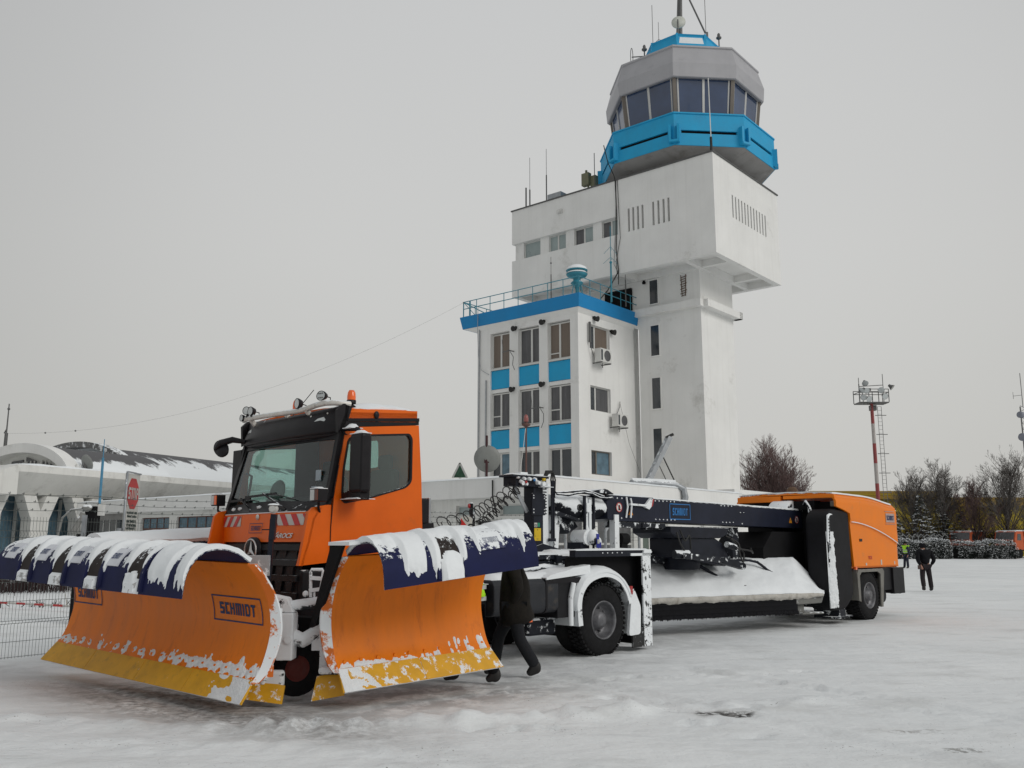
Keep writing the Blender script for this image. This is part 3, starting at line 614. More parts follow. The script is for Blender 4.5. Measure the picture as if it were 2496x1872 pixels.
# ================================================================ office block in front of the tower
OF = FR(3.446, 45.0, 50)
O = empty('office_block', OF, 'white three-storey office block with bright blue panels and blue roof edge beside the tower', 'building')
def office():
    m = MB(); e = .3; Xb = 5.62; Yb = 7.28
    # back body and side wall with three window openings
    m.box((e + .35, e + .3, 0), (6.6, Yb, 13.75))
    def wx(x0, x1, za, zb): m.box((x0, e, za), (x1, e + .3, zb))
    zs = [(5.15, 6.4), (8.47, 9.78), (11.75, 13.06)]; xa, xb = 1.33, 3.2; prev = 0
    for za, zb in zs: wx(e, Xb, prev, za); wx(e, xa, za, zb); wx(xb, Xb, za, zb); prev = zb
    wx(e, Xb, prev, 13.75)
    bays = [(.81, 2.3), (2.87, 4.32), (4.93, 6.32)]
    prev = e + .3
    for a, b in bays + [(Yb, Yb)]: m.box((e, prev, 0), (e + .35, a, 13.75)); prev = b
    for a, b in bays:
        m.box((e, a, 13.2), (e + .35, b, 13.75))
        for z in (4.45, 7.71 + 2.12, 7.71 - 1.2):
            m.box((e + .12, a, z), (e + .35, b, z + .2))
    m.build('wall', WHT, O, OF)
    for i, (a, b) in enumerate(bays):
        for k, (za, zb) in enumerate(((11.2, 13.15), (7.9, 9.8), (4.62, 6.5))):
            f = MB(); x = e + .2; t = .07
            f.box((x, a, za), (x + .08, b, za + t)); f.box((x, a, zb - t), (x + .08, b, zb)); f.box((x, a, za + t), (x + .08, a + t, zb - t)); f.box((x, b - t, za + t), (x + .08, b, zb - t))
            md = (a + b) / 2 + (.06 if i != 1 else -.08); f.box((x, md - .055, za + t), (x + .08, md + .055, zb - t))
            if (i, k) in ((0, 0), (2, 1), (0, 1)): f.box((x + .005, md + .055, za + .3 + .3 * (k == 1)), (x + .075, b - t, za + .36 + .3 * (k == 1)))
            fo = f.build('window', UPVC, O, OF)
            m1 = [GLB, GLG, GLD][k] if i != 1 else [GLG, GLG, GLD][k]; m2 = [GLB, GLG, GLD][k]
            if i == 2 and k == 2: m2 = GLBL
            MB().box((x + .035, a + t, za + t), (x + .055, md - .055, zb - t)).build('pane', m2 if i != 1 else GLG, fo, OF)
            MB().box((x + .035, md + .055, za + t), (x + .055, b - t, zb - t)).build('pane', m1, fo, OF)
        for za, zb in ((10.05, 11.08), (6.72, 7.72)):
            MB().box((e + .1, a, za), (e + .35, b, zb)).build('blue_panel', BLUE, O, OF)
        MB().box((e + .02, a, 11.1), (e + .3, b, 11.18)).build('window_sill', UPVC, O, OF); MB().box((e + .02, a, 7.76), (e + .3, b, 7.86)).build('window_sill', UPVC, O, OF)
    for k, (za, zb) in enumerate(zs):
        f = MB(); y = e + .14; t = .06; xm = 1.95
        f.box((xa, y, za), (xb, y + .08, za + t)); f.box((xa, y, zb - t), (xb, y + .08, zb)); f.box((xa, y, za + t), (xa + t, y + .08, zb - t)); f.box((xb - t, y, za + t), (xb, y + .08, zb - t)); f.box((xm - .05, y, za + t), (xm + .05, y + .08, zb - t))
        fo = f.build('window', UPVC if k else MUL, O, OF)
        MB().box((xa + t, y + .03, za + t), (xm - .05, y + .05, zb - t)).build('pane', GLD, fo, OF)
        MB().box((xm + .05, y + .03, za + t), (xb - t, y + .05, zb - t)).build('pane', [GLBL, GLG, GLB][k], fo, OF)
    # roof slab with blue edge, flared outwards
    m = MB(); z0, z1 = 13.72, 14.42
    m.prism([(.08, 13.72), (-.02, z1), (Xb + .1, z1), (Xb + .1, 13.72)], lambda u, v: Vector((u, 8.25 if v < 14 else 8.4, v)), lambda u, v: Vector((u, .08 if v < 14 else -.02, v)))
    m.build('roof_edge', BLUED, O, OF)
    m = MB(); m.prism([(.1, 13.715), (e + .02, 13.45), (Xb, 13.45), (Xb, 13.715)], lambda u, v: Vector((u, 8.2 if v > 13.6 else 7.3, v)), lambda u, v: Vector((u, .1 if v > 13.6 else e + .02, v))); m.build('soffit', WHT, O, OF)
    m = MB(); snow_cap(m, .05, .05, Xb, 8.35, z1, .06); m.build('snow', SNOW, O, OF)
    # railing
    m = MB(); zr = 15.32
    for k in range(9): y = .05 + k * 1.02; m.cyl((.08, y, z1), (.08, y, zr), .022, n=6)
    for k in range(6): x = .1 + k * .98; m.cyl((x, .06, z1), (x, .06, zr), .022, n=6)
    for z in (zr, 14.9): m.tube([(.08, 8.2, z), (.08, .06, z), (Xb, .06, z)], .024, 6)
    for k in range(4): x = .1 + k * .98; m.cyl((x, 8.2, z1), (x, 8.2, zr), .022, n=6)
    m.tube([(.08, 8.2, zr), (4, 8.2, zr)], .024, 6); m.tube([(.08, 8.2, zr), (1.2, 7.2, 14.6)], .03, 6); m.tube([(.08, 7.7, zr), (.08, 7.7, z1)], .05, 6); m.tube([(.08, 8.2, zr), (.08, 7.3, z1)], .02, 5)
    m.build('railing', TEAL, O, OF)
    # wall fittings: air conditioners are things of their own; lamps, antennas and pipes belong to the block
    for p in ((.2, 2.55, 13.3), (.2, 4.5, 13.25), (.2, 2.6, 9.95), (.2, 4.65, 9.9)):
        m = MB(); x, y, z = p; m.cyl((x + .1, y, z), (x - .12, y, z - .05), .1, .16, 10); m.box((x - .02, y - .12, z - .02), (x + .1, y + .12, z + .1)); m.build('wall_lamp', BOOT, O, OF)
    for p in ((1.75, .16, 13.4), (3.35, .16, 12.95)):
        m = MB(); x, y, z = p; m.cyl((x, y + .1, z), (x, y - .12, z - .05), .1, .16, 10); m.box((x - .14, y - .02, z - .02), (x + .14, y + .14, z + .1)); m.build('wall_lamp', BOOT, O, OF)
    m = MB()
    m.bar((e - .02, 4.6, 11.98), (-.25, 4.6, 11.95), .05); m.bar((-.2, 4.45, 11.95), (-.2, 5.0, 11.9), .04); m.bar((-.2, 4.95, 11.9), (-.25, 5.0, 12.6), .02); m.tube([(-.1, 4.55, 11.9), (0, 4.4, 11.6), (.05, 4.5, 11.2), (.1, 4.4, 10.9)], .018, 4); m.build('wall_antenna', ANT, O, OF); m = MB()
    m.bar((e - .02, 2.6, 8.68), (-.25, 2.6, 8.65), .05); m.bar((-.2, 2.4, 8.65), (-.2, 3.0, 8.62), .04); m.bar((-.2, 2.95, 8.6), (-.25, 3.0, 9.5), .02); m.tube([(-.1, 2.5, 8.6), (0, 2.35, 8.3), (.05, 2.4, 7.9), (.1, 2.6, 7.6)], .018, 4)
    m.build('wall_antenna', ANT, O, OF)
    m = MB(); m.tube([(.25, 7.1, 13.8), (.24, 7.12, 11), (.24, 7.15, 4)], .035, 6); m.tube([(0, 7.0, 14.8), (-.03, 7.0, 13.6), (.1, 7.05, 12), (.2, 6.9, 11.2), (.28, 6.4, 10.9)], .018, 5); m.tube([(.25, 6.6, 10.6), (.25, 6.62, 4.5)], .04, 6); m.build('drain_pipe', GALV, O, OF)
    m = MB(); m.box((1.12, .12, 12.0), (1.22, .22, 13.1)); m.tube([(1.2, .2, 12.5), (1.25, .15, 11.7), (1.4, .1, 11.3)], .02, 5); m.tube([(3.5, .2, 8.3), (3.9, .2, 8.9), (3.95, .2, 9.2)], .02, 5); m.tube([(3.95, .2, 9.1), (4.6, .1, 7), (5.6, 0, 5.3)], .01, 4); m.build('conduit', ANT, O, OF)
office()
def ac(x, z, w_, h, label):
    m = MB(); F = OF
    t = empty('air_conditioner', OF @ Matrix.Translation((x, .2, z)), label, 'air conditioner')
    MB().box((x, -.28, z), (x + w_, .12, z + h)).build('casing', UPVC, t, F, bevel=.02)
    g = MB(); g.cyl((x + w_ * .6, -.285, z + h / 2), (x + w_ * .6, -.30, z + h / 2), h * .4, n=20); g.build('fan_grille', GLG, t, F)
    MB().box((x + .03, -.3, z + .08), (x + .16, -.29, z + h - .08)).build('side_vent', GLD, t, F)
    b = MB(); b.bar((x + .1, .3, z - .03), (x + .1, -.3, z - .03), .05); b.bar((x + w_ - .1, .3, z - .03), (x + w_ - .1, -.3, z - .03), .05); b.tube([(x + w_ / 2, -.05, z), (x + w_ / 2 + .05, 0, z - .25)], .02, 5); b.build('bracket', ANT, t, F)
ac(1.5, 11.0, 1.0, .72, 'white air conditioner under the top floor window of the office block, nearer its corner')
ac(3.0, 7.75, 1.0, .68, 'white air conditioner lower on the office block side wall, close to the tower shaft')
def siren():
    t = empty('roof_siren', FR(3.45, 46.3, 0, 14.45), 'teal mushroom-shaped siren on legs with snow on its cap on the office roof corner', 'siren')
    F = FR(3.45, 46.3, 0, 14.45)
    MB().lathe([(.12, .55), (.16, .75), (.34, .82), (.30, .88), (.2, .95), (.2, 1.1), (.5, 1.2), (.57, 1.3), (.54, 1.34), (.3, 1.34), (.3, 1.48), (.56, 1.48), (.58, 1.52), (.5, 1.66), (.3, 1.76), (.02, 1.8)], n=28).build('horn', TEAL, t, F)
    MB().lathe([(.575, 1.335), (.5, 1.43), (.3, 1.45)], n=28).lathe([(.575, 1.535), (.49, 1.69), (.3, 1.79), (.01, 1.83)], n=28).build('snow', SNOW, t, F)
    m = MB()
    for k in range(4): a = R(45 + 90 * k); m.cyl((.45 * math.cos(a), .45 * math.sin(a), 0), (.22 * math.cos(a), .22 * math.sin(a), .85), .025, n=6)
    m.cyl((0, 0, 0), (0, 0, .6), .09); m.build('stand', TEAL, t, F)
siren()
def roof_antenna(x, y, z0, z1, name, label, kind=0):
    t = empty(name, FR(x, y, 0, z0), label, 'antenna'); m = MB(); F = FR(x, y)
    if kind == 0:
        m.cyl((0, 0, z0), (0, 0, lerp(z0, z1, .6)), .035, n=6); m.cyl((0, 0, lerp(z0, z1, .6)), (0, 0, z1), .015, n=6); m.ball((0, 0, z1 - .35), .05)
    else:
        m.cyl((0, 0, z0), (0, 0, z0 + 2.2), .05, n=6); m.cyl((0, 0, z0 + 2.2), (0, 0, z1), .02, n=6)
        for k in range(3):
            a = R(30 + 120 * k); m.bar((0, 0, z0 + 3.1), (.4 * math.cos(a), .4 * math.sin(a), z0 + 2.75), .015); m.bar((0, 0, z0 + 2.5), (.45 * math.cos(a), .45 * math.sin(a), z0 + 2.2), .015)
        m.ball((0, 0, z0 + 2.2), .08)
    m.build('mast', ANT if kind == 0 else TEAL, t, F)
roof_antenna(2.1, 46.8, 14.45, 16.9, 'lightning_rod', 'thin reddish rod standing on the office roof left of the siren')
roof_antenna(5.35, 47.0, 14.45, 18.7, 'radio_antenna', 'whip antenna with drooping rods on the office roof right of the siren', 1)
roof_antenna(6.25, 48.0, 14.45, 17.0, 'cable_mast', 'thin dark pole with cables on the office roof next to the tower shaft')

# ================================================================ long low building
CF = FR(.8716, 31.0, 50)
LB = empty('low_building', CF, 'long low white flat-roofed building with snow along its parapet behind the truck', 'building')
def lowb():
    X = 15.36; Y = 34.0; e = .3; m = MB()
    winL = [(.82, 1.95, 2.65, 3.05), (.82, 1.95, 1.35, 2.53), (2.05, 3.1, 1.35, 2.53), (3.15, 4.1, 2.67, 3.05), (3.15, 4.1, 1.35, 2.53)]
    m.box((e + .3, e + .3, 0), (X, Y, 3.9))
    def hole_wall(u0, u1, wins, axis):
        # wall split in columns between window edges
        us = sorted({u0, u1} | {w_[0] for w_ in wins} | {w_[1] for w_ in wins})
        for a, b in zip(us[:-1], us[1:]):
            z = 0
            for w_ in sorted([q for q in wins if q[0] <= a + 1e-6 and q[1] >= b - 1e-6], key=lambda q: q[2]):
                if w_[2] > z + 1e-6: m.box((e, a, z), (e + .3, b, w_[2])) if axis else m.box((a, e, z), (b, e + .3, w_[2]))
                z = w_[3]
            m.box((e, a, z), (e + .3, b, 3.35)) if axis else m.box((a, e, z), (b, e + .3, 3.35))
    far = [(20.3, 23.65, 1.75, 3.0), (24.4, 27.2, 1.75, 3.0), (28.7, 32.4, 1.3, 3.0)]
    midw = [(8, 10.5, 1.4, 3.0), (13, 16, 1.4, 3.0)]
    hole_wall(e, Y, winL + far + midw, 1)
    rw = [(1.0, 3.2, 1.0, 2.6), (4.0, 6.5, 1.0, 2.6), (7.15, 8.45, .2, 2.9)]
    hole_wall(e + .3, X, rw, 0)
    m.build('wall', WHT2, LB, CF)
    m = MB(); m.box((0, 0, 3.3), (X + .2, Y + .2, 3.98)); m.build('parapet', WHT, LB, CF)
    m = MB()
    for a in ((-.04, -.04, X + .2, .3), (-.04, .3, .3, Y + .2)): snow_cap(m, a[0], a[1], a[2], a[3], 3.985, .06)
    m.build('snow', SNOW, LB, CF)
    def win(a, b, za, zb, axis, fm, pm, nd=1):
        f = MB(); t = .05
        def bx(u0, u1, z0_, z1_, d0=.1, d1=.17, mm=f): mm.box((e + d0, u0, z0_), (e + d1, u1, z1_)) if axis else mm.box((u0, e + d0, z0_), (u1, e + d1, z1_))
        bx(a, b, za, za + t); bx(a, b, zb - t, zb); bx(a, a + t, za + t, zb - t); bx(b - t, b, za + t, zb - t)
        for k in range(1, nd): u = lerp(a, b, k / nd); bx(u - t / 2, u + t / 2, za + t, zb - t)
        if zb - za > 1.1 and nd > 1: bx(a + t, b - t, za + .62, za + .70, .09, .16)
        fo = f.build('window', fm, LB, CF); p = MB(); bx(a + t, b - t, za + t, zb - t, .13, .145, p); p.build('pane', pm, fo, CF)
    for k, w_ in enumerate(winL): win(*w_[:2], w_[2], w_[3], 1, UPVC, [GLP, BOARD, GLG, GLP, GLG][k])
    win(*far[0], 1, BRFR, GLBL, 4); win(*far[1], 1, BRFR, GLBL, 4); win(*far[2], 1, UPVC, GLD, 5)
    for w_ in midw: win(*w_, 1, UPVC, GLD, 3)
    for k, w_ in enumerate(rw): win(*w_, 0, UPVC, [GLG, GLG, M('greenish_curtain', (.10, .13, .11), .7)][k], 2)
    m = MB(); m.tube([(-.05, 2.0, 3.9), (-.1, 1.95, 3.3), (.1, 1.9, 2.6)], .03, 6); m.build('cable', BLKW, LB, CF)
    MB().box((9.0, .2, 0), (9.15, .29, 2.9)).box((12.0, .15, 0), (12.2, .29, 3.2)).build('pilaster', UPVC, LB, CF)
    MB().box((15.2, .2, 3.98), (25, 6, 4.2)).box((15.4, .4, 0), (25, 6, 3.98)).build('rear_wing', WHT, LB, CF)
    m = MB(); m.box((e - .06, 27.6, 2.95), (e + .0, 32.9, 3.25)); m.build('lintel', CONC, LB, CF)
lowb()
def dish(x, y, z, r, rz, tilt, label, mat, poleh=1.0, zbase=4.0, polem=None):
    t = empty('satellite_dish', FR(x, y, 0, zbase), label, 'satellite dish')
    Rm = Matrix.Rotation(R(rz), 4, 'Z') @ Matrix.Rotation(R(90 - tilt), 4, 'X')
    MB().lathe([(.001, 0), (r * .4, .03 * r), (r * .75, .13 * r), (r, .25 * r), (r, .28 * r), (r * .73, .16 * r), (r * .38, .06 * r), (.001, .03)], (x, y, z), Rm, 32).build('reflector', mat, t)
    m = MB(); m.cyl((x, y + .05, zbase), (x, y + .05, z + poleh), .05, n=8); m.tube([Vector((x, y, z)) + Rm @ Vector((0, -r * .8, .2 * r)), Vector((x, y, z)) + Rm @ Vector((0, -.1 * r, r * .9))], .02, 5); m.box((x - .1, y + .02, z - .15), (x + .1, y + .14, z + .15)); m.build('pole', polem or MASTR, t)
dish(-1.04, 37.0, 5.08, .56, 172, 12, 'grey satellite dish on a reddish pole on the low roof before the office block', DISHM, .98, 4.0, M('maroon_pole', (.05, .015, .018), .7))
def obst():
    t = empty('obstruction_lamp', FR(.55, 35, 0, 4.0), 'red obstruction lamp on a thin pole before the office block windows', 'warning lamp'); F = FR(.55, 35)
    MB().cyl((0, 0, 4.0), (0, 0, 6.2), .035, n=8).lathe([(.05, 6.15), (.17, 6.22), (.17, 6.28), (.06, 6.3), (.06, 6.36)], n=14).build('pole', M('rusty_pole', (.12, .06, .05), .7), t, F)
    MB().lathe([(.09, 6.36), (.095, 6.5), (.075, 6.6), (.02, 6.65)], n=14).build('lens', M('faded_red_lens', (.30, .10, .09), .2), t, F)
    MB().tube([(-.02, -.05, 6.1), (-.15, -.1, 5), (-.3, -.2, 4)], .012, 5).build('cable', UPVC, t, F)
obst()
def tri():
    t = MB(); t.prism([(-.45, 0), (.42, 0), (-.02, .92)], lambda u, v: Vector((u, -.03, v)), lambda u, v: Vector((u, .03, v)))
    F = FR(-3.44, 60, 0, 5.95); e_ = empty('triangular_marker', F, 'small green and white triangular roof peak above the low building', 'roof marker')
    t.build('panel', M('green_camouflage', (.035, .10, .06), .7, var=.6, vs=5, snow=.3, ss=5), e_, F)
    MB().bar((-.5, -.05, -.02), (-.02, -.05, .97), .08, .12).bar((.47, -.05, -.02), (-.02, -.05, .97), .08, .12).bar((0, 0, -5.9), (0, 0, 0), .15).build('frame', UPVC, e_, F)
tri()
def chute():
    t = empty('metal_chute', FR(6.3, 39.5, 0, 4), 'grey metal beam leaning against the tower shaft above the low roof', 'metal beam')
    m = MB(); m.bar((5.86, 39.5, 4.2), (6.98, 39.9, 6.32), .34, .2); m.build('beam', GALV, t)
    m = MB(); m.bar((6.62, 39.7, 5.5), (7.25, 39.5, 4.0), .05); m.bar((6.45, 39.7, 5.1), (6.9, 39.5, 4.0), .03); m.bar((6.85, 39.85, 6.3), (7.15, 39.9, 6.45), .2, .12); m.build('strut', BLKW, t)
    m = MB(); F = CF; m.tube([(7.2, .8, 4.12), (8.8, .5, 4.15), (9.5, .1, 4.12), (9.82, -.12, 3.95), (9.88, -.16, 3.6), (9.8, -.1, 3.2)], .13, 12)
    t2 = empty('roof_duct', CF @ Matrix.Translation((9, 0, 3.2)), 'grey round duct curling over the parapet of the low building', 'duct'); m.build('pipe', GALV, t2, F)
    m = MB(); m.tube([(7.2, .8, 4.25), (8.8, .5, 4.28), (9.5, .1, 4.25)], .07, 8); m.build('snow', SNOW, t2, F)
chute()

# ================================================================ terminal with vaulted roofs on the left
TF = FR(-27.27, 50.0, 66)
TB = empty('terminal_building', TF, 'white concrete terminal with two snow-dusted arched vault roofs beyond the fence', 'terminal building')
def terminal():
    # local x along the front (receding right), local y to the left of that (outwards left), z up
    m = MB(); Lx = 40
    m.prism([(0, 5.99), (0, 5.6), (1.1, 4.4), (1.4, 4.36), (9, 4.36), (9, 4.7), (1.6, 4.8), (.35, 5.99)], lambda u, v: Vector((0 + .0, u, v)), lambda u, v: Vector((Lx, u, v)))
    m.build('canopy', WHT2, TB, TF)
    m = MB(); m.prism([(-.0, 5.99), (-3.2, 4.75), (-3.2, 4.2), (-.0, 4.3)], lambda u, v: Vector((u, 0, v)), lambda u, v: Vector((u, 9, v))); m.box((-12, 0, 4.2), (-3.2, 9, 4.75)); m.build('lower_canopy', WHT2, TB, TF)
    m = MB(); snow_cap(m, 0.0, .0, Lx, 1.2, 5.99, .10); snow_cap(m, -12, 0, -3.2, 9, 4.75, .15); m.build('snow', SNOW, TB, TF)
    # columns: paired, splayed, with dark glazing behind
    for x in (-10.5, -7.3, -4.1, -.9, 2.3, 5.5, 8.7):
        m = MB()
        m.prism([(-.55, 0), (.55, 0), (.6, 3.0), (1.15, 4.36), (.35, 4.36), (0, 3.5), (-.35, 4.36), (-1.15, 4.36), (-.6, 3.0)], lambda u, v: Vector((x + u, .9, v)), lambda u, v: Vector((x + u, 1.7, v)))
        m.build('column', WHT2, TB, TF)
    m = MB()
    for k in range(26):
        x = -12 + k * 1.0; m.box((x, 2.6, 0), (x + .12, 2.75, 4.3))
    m.build('mullion', UPVC, TB, TF)
    MB().box((-12, 2.8, 0), (14, 2.9, 4.36)).build('curtain_glass', GLBL, TB, TF)
    MB().box((-12, 2.95, 0), (14, 8.8, 4.3)).build('hall', CONC, TB, TF)
    # vaults: axis along x, arch spans y
    def vault(x0, x1, yc, hw, zs, rise, rim, zo=0, x_end=None):
        ko = .28 if hw > 5 else .08
        def arc(a, k=0): return yc + (hw + k) * math.cos(a), zs + (rise + k) * math.sin(a)
        n = 40; mb = MB()
        A = [[Vector((x, *arc(math.pi * j / n))) for j in range(n + 1)] for x in (x0, x1)]
        B = [[Vector((x, *arc(math.pi * j / n, -.25))) for j in range(n + 1)] for x in (x0, x1)]
        mb.slab(A, B); mb.build('vault_roof', ROOFV, TB, TF)
        mb = MB(); d = rim
        A = [[Vector((x, *arc(math.pi * j / n, ko))) for j in range(n + 1)] for x in (x0 - .9, x0)]
        B = [[Vector((x, *arc(math.pi * j / n, -d))) for j in range(n + 1)] for x in (x0 - .9, x0)]
        mb.slab(A, B); return mb
    global ROOFV
    m_ = bpy.data.materials.new('vault_sheet'); m_.use_nodes = True; t = m_.node_tree; p = t.nodes['Principled BSDF']; N = t.nodes.new; K = t.links.new
    g = N('ShaderNodeNewGeometry'); s3 = N('ShaderNodeSeparateXYZ'); co = N('ShaderNodeTexCoord'); n = N('ShaderNodeTexNoise'); mp = N('ShaderNodeMapping')
    mp.inputs['Scale'].default_value = (.9, .45, .45); K(co.outputs['Object'], mp.inputs[0]); K(mp.outputs[0], n.inputs[0]); n.inputs['Scale'].default_value = 1.1; n.inputs['Detail'].default_value = 8; n.inputs['Roughness'].default_value = .66
    K(g.outputs['Normal'], s3.inputs[0]); a = N('ShaderNodeMath'); a.operation = 'MULTIPLY_ADD'; K(s3.outputs[2], a.inputs[0]); a.inputs[1].default_value = -1.5; K(n.outputs['Fac'], a.inputs[2])
    sxx = N('ShaderNodeSeparateXYZ'); K(co.outputs['Object'], sxx.inputs[0]); b = N('ShaderNodeMath'); b.operation = 'MULTIPLY_ADD'; K(sxx.outputs[0], b.inputs[0]); b.inputs[1].default_value = .008; K(a.outputs[0], b.inputs[2])
    r_ = N('ShaderNodeMapRange'); r_.inputs[1].default_value = -.70; r_.inputs[2].default_value = -.62; K(b.outputs[0], r_.inputs[0])
    q = N('ShaderNodeMix'); q.data_type = 'RGBA'; K(r_.outputs[0], q.inputs[0]); q.inputs[6].default_value = (.10, .10, .105, 1); q.inputs[7].default_value = (*SNOWC, 1); K(q.outputs[2], p.inputs['Base Color']); p.inputs['Roughness'].default_value = .85
    ROOFV = m_
    mb = vault(4.6, 12, 5.0, 4.4, 5.36, 2.3, .5); mb.build('arch_rim', WHT, TB, TF)
    # glazed tympanum of the first vault
    pts = [(5.0 + 3.95 * math.cos(math.pi * k / 24), 5.36 + 1.82 * math.sin(math.pi * k / 24)) for k in range(25)]
    MB().prism(pts, lambda u, v: Vector((4.5, u, v)), lambda u, v: Vector((4.6, u, v))).build('tympanum', WHT2, TB, TF)
    m = MB()
    for (y, w_, h) in ((2.1, .9, .5), (3.4, .9, 1.0), (4.7, 1.0, 1.25), (6.0, 1.0, 1.15), (7.3, .9, .8)):
        m.prism([(y - w_ / 2, 5.7), (y + w_ / 2, 5.7), (y + w_ / 2, 5.55 + h * (1.0 if y > 4.8 else 1.12)), (y - w_ / 2, 5.55 + h * (1.08 if y > 4.8 else .88))], lambda u, v: Vector((4.40, u, v)), lambda u, v: Vector((4.49, u, v)))
    m.build('tympanum_glass', GLG, TB, TF)
    m = MB()
    for k in range(24): y = .4 + k * .33; m.box((4.33, y, 5.7), (4.40, y + .05, 6.2 + .5 * math.sin(max(0, min(math.pi, (y + .2) / 8.2 * math.pi)))))
    m.build('tympanum_bars', UPVC, TB, TF)
    mb = vault(11.7, 46, 8.7, 5.6, 5.2, 3.24, .12); mb.build('arch_rim', M('speckled_rim', (.16, .16, .16), .9, snow=.45, ss=3, nzk=.1), TB, TF)
    pts = [(8.7 + 5.3 * math.cos(math.pi * k / 24), 5.2 + 2.95 * math.sin(math.pi * k / 24)) for k in range(25)]
    MB().prism(pts, lambda u, v: Vector((11.6, u, v)), lambda u, v: Vector((11.65, u, v))).build('tympanum', SNOW, TB, TF)
    MB().box((8.9, -.9, 0), (9.3, 2, 4.2)).box((9.3, -.9, 0), (12.5, -.6, 4.2)).build('green_screen', M('green_screen', (.008, .03, .022), .8, var=.3, snow=.12, ss=5), TB, TF)
terminal()
_p = TF @ Vector((4.8, .55, 0))
dish(_p.x, _p.y, 6.42, .52, 150, 20, 'pale satellite dish on the terminal roof in front of the snowy vault', DISHM, .0, 5.95, ANT)
def pole(x, y, z0, z1, r, name, label, cat, mat, extra=None):
    m = MB(); m.cyl((0, 0, z0), (0, 0, z0 + (z1 - z0) * .55), r, r * .9, 8); m.cyl((0, 0, z0 + (z1 - z0) * .55), (0, 0, z1), r * .4, r * .3, 6)
    if extra: extra(m)
    o = m.build(name, mat, None, FR(x, y)); tag(o, label, cat); return o
pole(-33.8, 60, 6.5, 10.9, .12, 'antenna_mast', 'thin radio mast rising from the terminal roof beside the arched vault', 'mast', ANT, lambda m: (m.ball((0, 0, 10.55), .09), m.bar((-.15, 0, 8.9), (.0, 0, 9.2), .06)))
def wires():
    m = MB(); a = Vector((-33.8, 60, 8.9)); b = Vector((-2.3, 49.9, 15.3))
    # ends at the rail corner of the office block
    c = OF @ Vector((.08, 8.2, 15.3)); n = 40
    m.tube([a.lerp(c, k / n) - Vector((0, 0, 2.0 * 4 * (k / n) * (1 - k / n))) for k in range(n + 1)], .0045, 4)
    for k in (4, 7): p = a.lerp(c, k / n) - Vector((0, 0, 2.0 * 4 * (k / n) * (1 - k / n))); m.ball(p, .06)
    for p in (a, c): m.ball(p, .05)
    tag(m.build('aerial_wire', M('grey_wire', (.2, .2, .2), .6)), 'thin sagging aerial wire crossing the grey sky to the office roof', 'wire')
wires()

# ================================================================ truck (frame: x rearwards, y away from the near side, z up; origin under the rear wheel)
VF = FR(1.418, 14.383, 44.6)
TR = empty('plough_truck', VF, 'orange cab truck with black visor and amber beacons carrying the front snow plough', 'truck')
def wheel(parent, F, c, r=.535, wd=.30, ry=-1, rimr=.29, deep=.16, name='wheel', tread=True):
    """axis along y; ry=-1: outer face towards -y"""
    x, y, z = c; m = MB(); Rm = Matrix.Rotation(R(90), 4, 'X') if ry < 0 else Matrix.Rotation(R(-90), 4, 'X')
    # profile: height 0 = outer face, negative = inwards
    m.lathe([(rimr, -.02), (rimr + .03, -.005), (rimr + .09, .0), (r - .06, -.012), (r - .015, -.04), (r, -.07), (r, -wd + .07), (r - .015, -wd + .04), (r - .06, -wd + .01), (rimr, -wd)], (x, y, z), Rm, 48)
    if tread:
        for k in range(44):
            a = 2 * math.pi * k / 44
            for row, (w0, w1) in enumerate(((.03, .10), (.12, .19), (.21, .28))):
                aa = a + row * .07; ca, sa = math.cos(aa), math.sin(aa); y0 = y - ry * w0; y1 = y - ry * w1 * wd / .3
                m.bar((x + ca * (r + .008), y0, z + sa * (r + .008)), (x + ca * (r + .008), y1, z + sa * (r + .008)), .05, .03, up=(ca, 0, sa))
    w_ = m.build(name, RUB, parent, F)
    m = MB(); m.lathe([(rimr + .005, -.02), (rimr, -.0), (rimr - .02, -.012), (rimr - .03, -.05), (rimr - .055, -deep), (.16, -deep - .02), (.16, -deep + .03), (.12, -deep + .05), (.11, -deep + .11), (.05, -deep + .12), (.001, -deep + .12)], (x, y, z), Rm, 36)
    for k in range(10):
        a = 2 * math.pi * k / 10; m.cyl((x + .185 * math.cos(a), y - ry * (deep + .01), z + .185 * math.sin(a)), (x + .185 * math.cos(a), y - ry * (deep - .03), z + .185 * math.sin(a)), .017, n=6)
    m.build('rim', RIM, w_, F); return w_
def xf(y, z):
    ks = [(.9, -5.32, .085, .115), (1.45, -5.32, .085, .115), (1.72, -5.28, .085, .075), (2.1, -5.24, .085, .035), (2.14, -5.18, .09, 0), (2.22, -5.12, .10, -.05), (3.02, -4.94, .10, 0), (3.3, -4.9, .1, 0)]
    v = ks[-1][1:]
    for p, q in zip(ks[:-1], ks[1:]):
        if z <= q[0]:
            t = max(0, (z - p[0]) / (q[0] - p[0])); v = tuple(lerp(m_, n_, t) for m_, n_ in zip(p[1:], q[1:])); break
    u = (y - 1.3) / 1.2
    return v[0] + v[1] * u * u + v[2] * u
def fpatch(mb, y0, y1, z0, z1, off=0, th=.02, ny=12, nz=4, m=0, sh=None):
    zf0 = z0 if callable(z0) else (lambda y: z0); zf1 = z1 if callable(z1) else (lambda y: z1)
    A = []; B = []
    for i in range(ny + 1):
        y = lerp(y0, y1, i / ny); ra = []; rb = []
        for j in range(nz + 1):
            z = lerp(zf0(y), zf1(y), j / nz); yy = y + (sh(z) if sh else 0); x = xf(yy, z)
            ra.append(Vector((x - off, yy, z))); rb.append(Vector((x - off + th, yy, z)))
        A.append(ra); B.append(rb)
    return mb.slab(A, B, m)
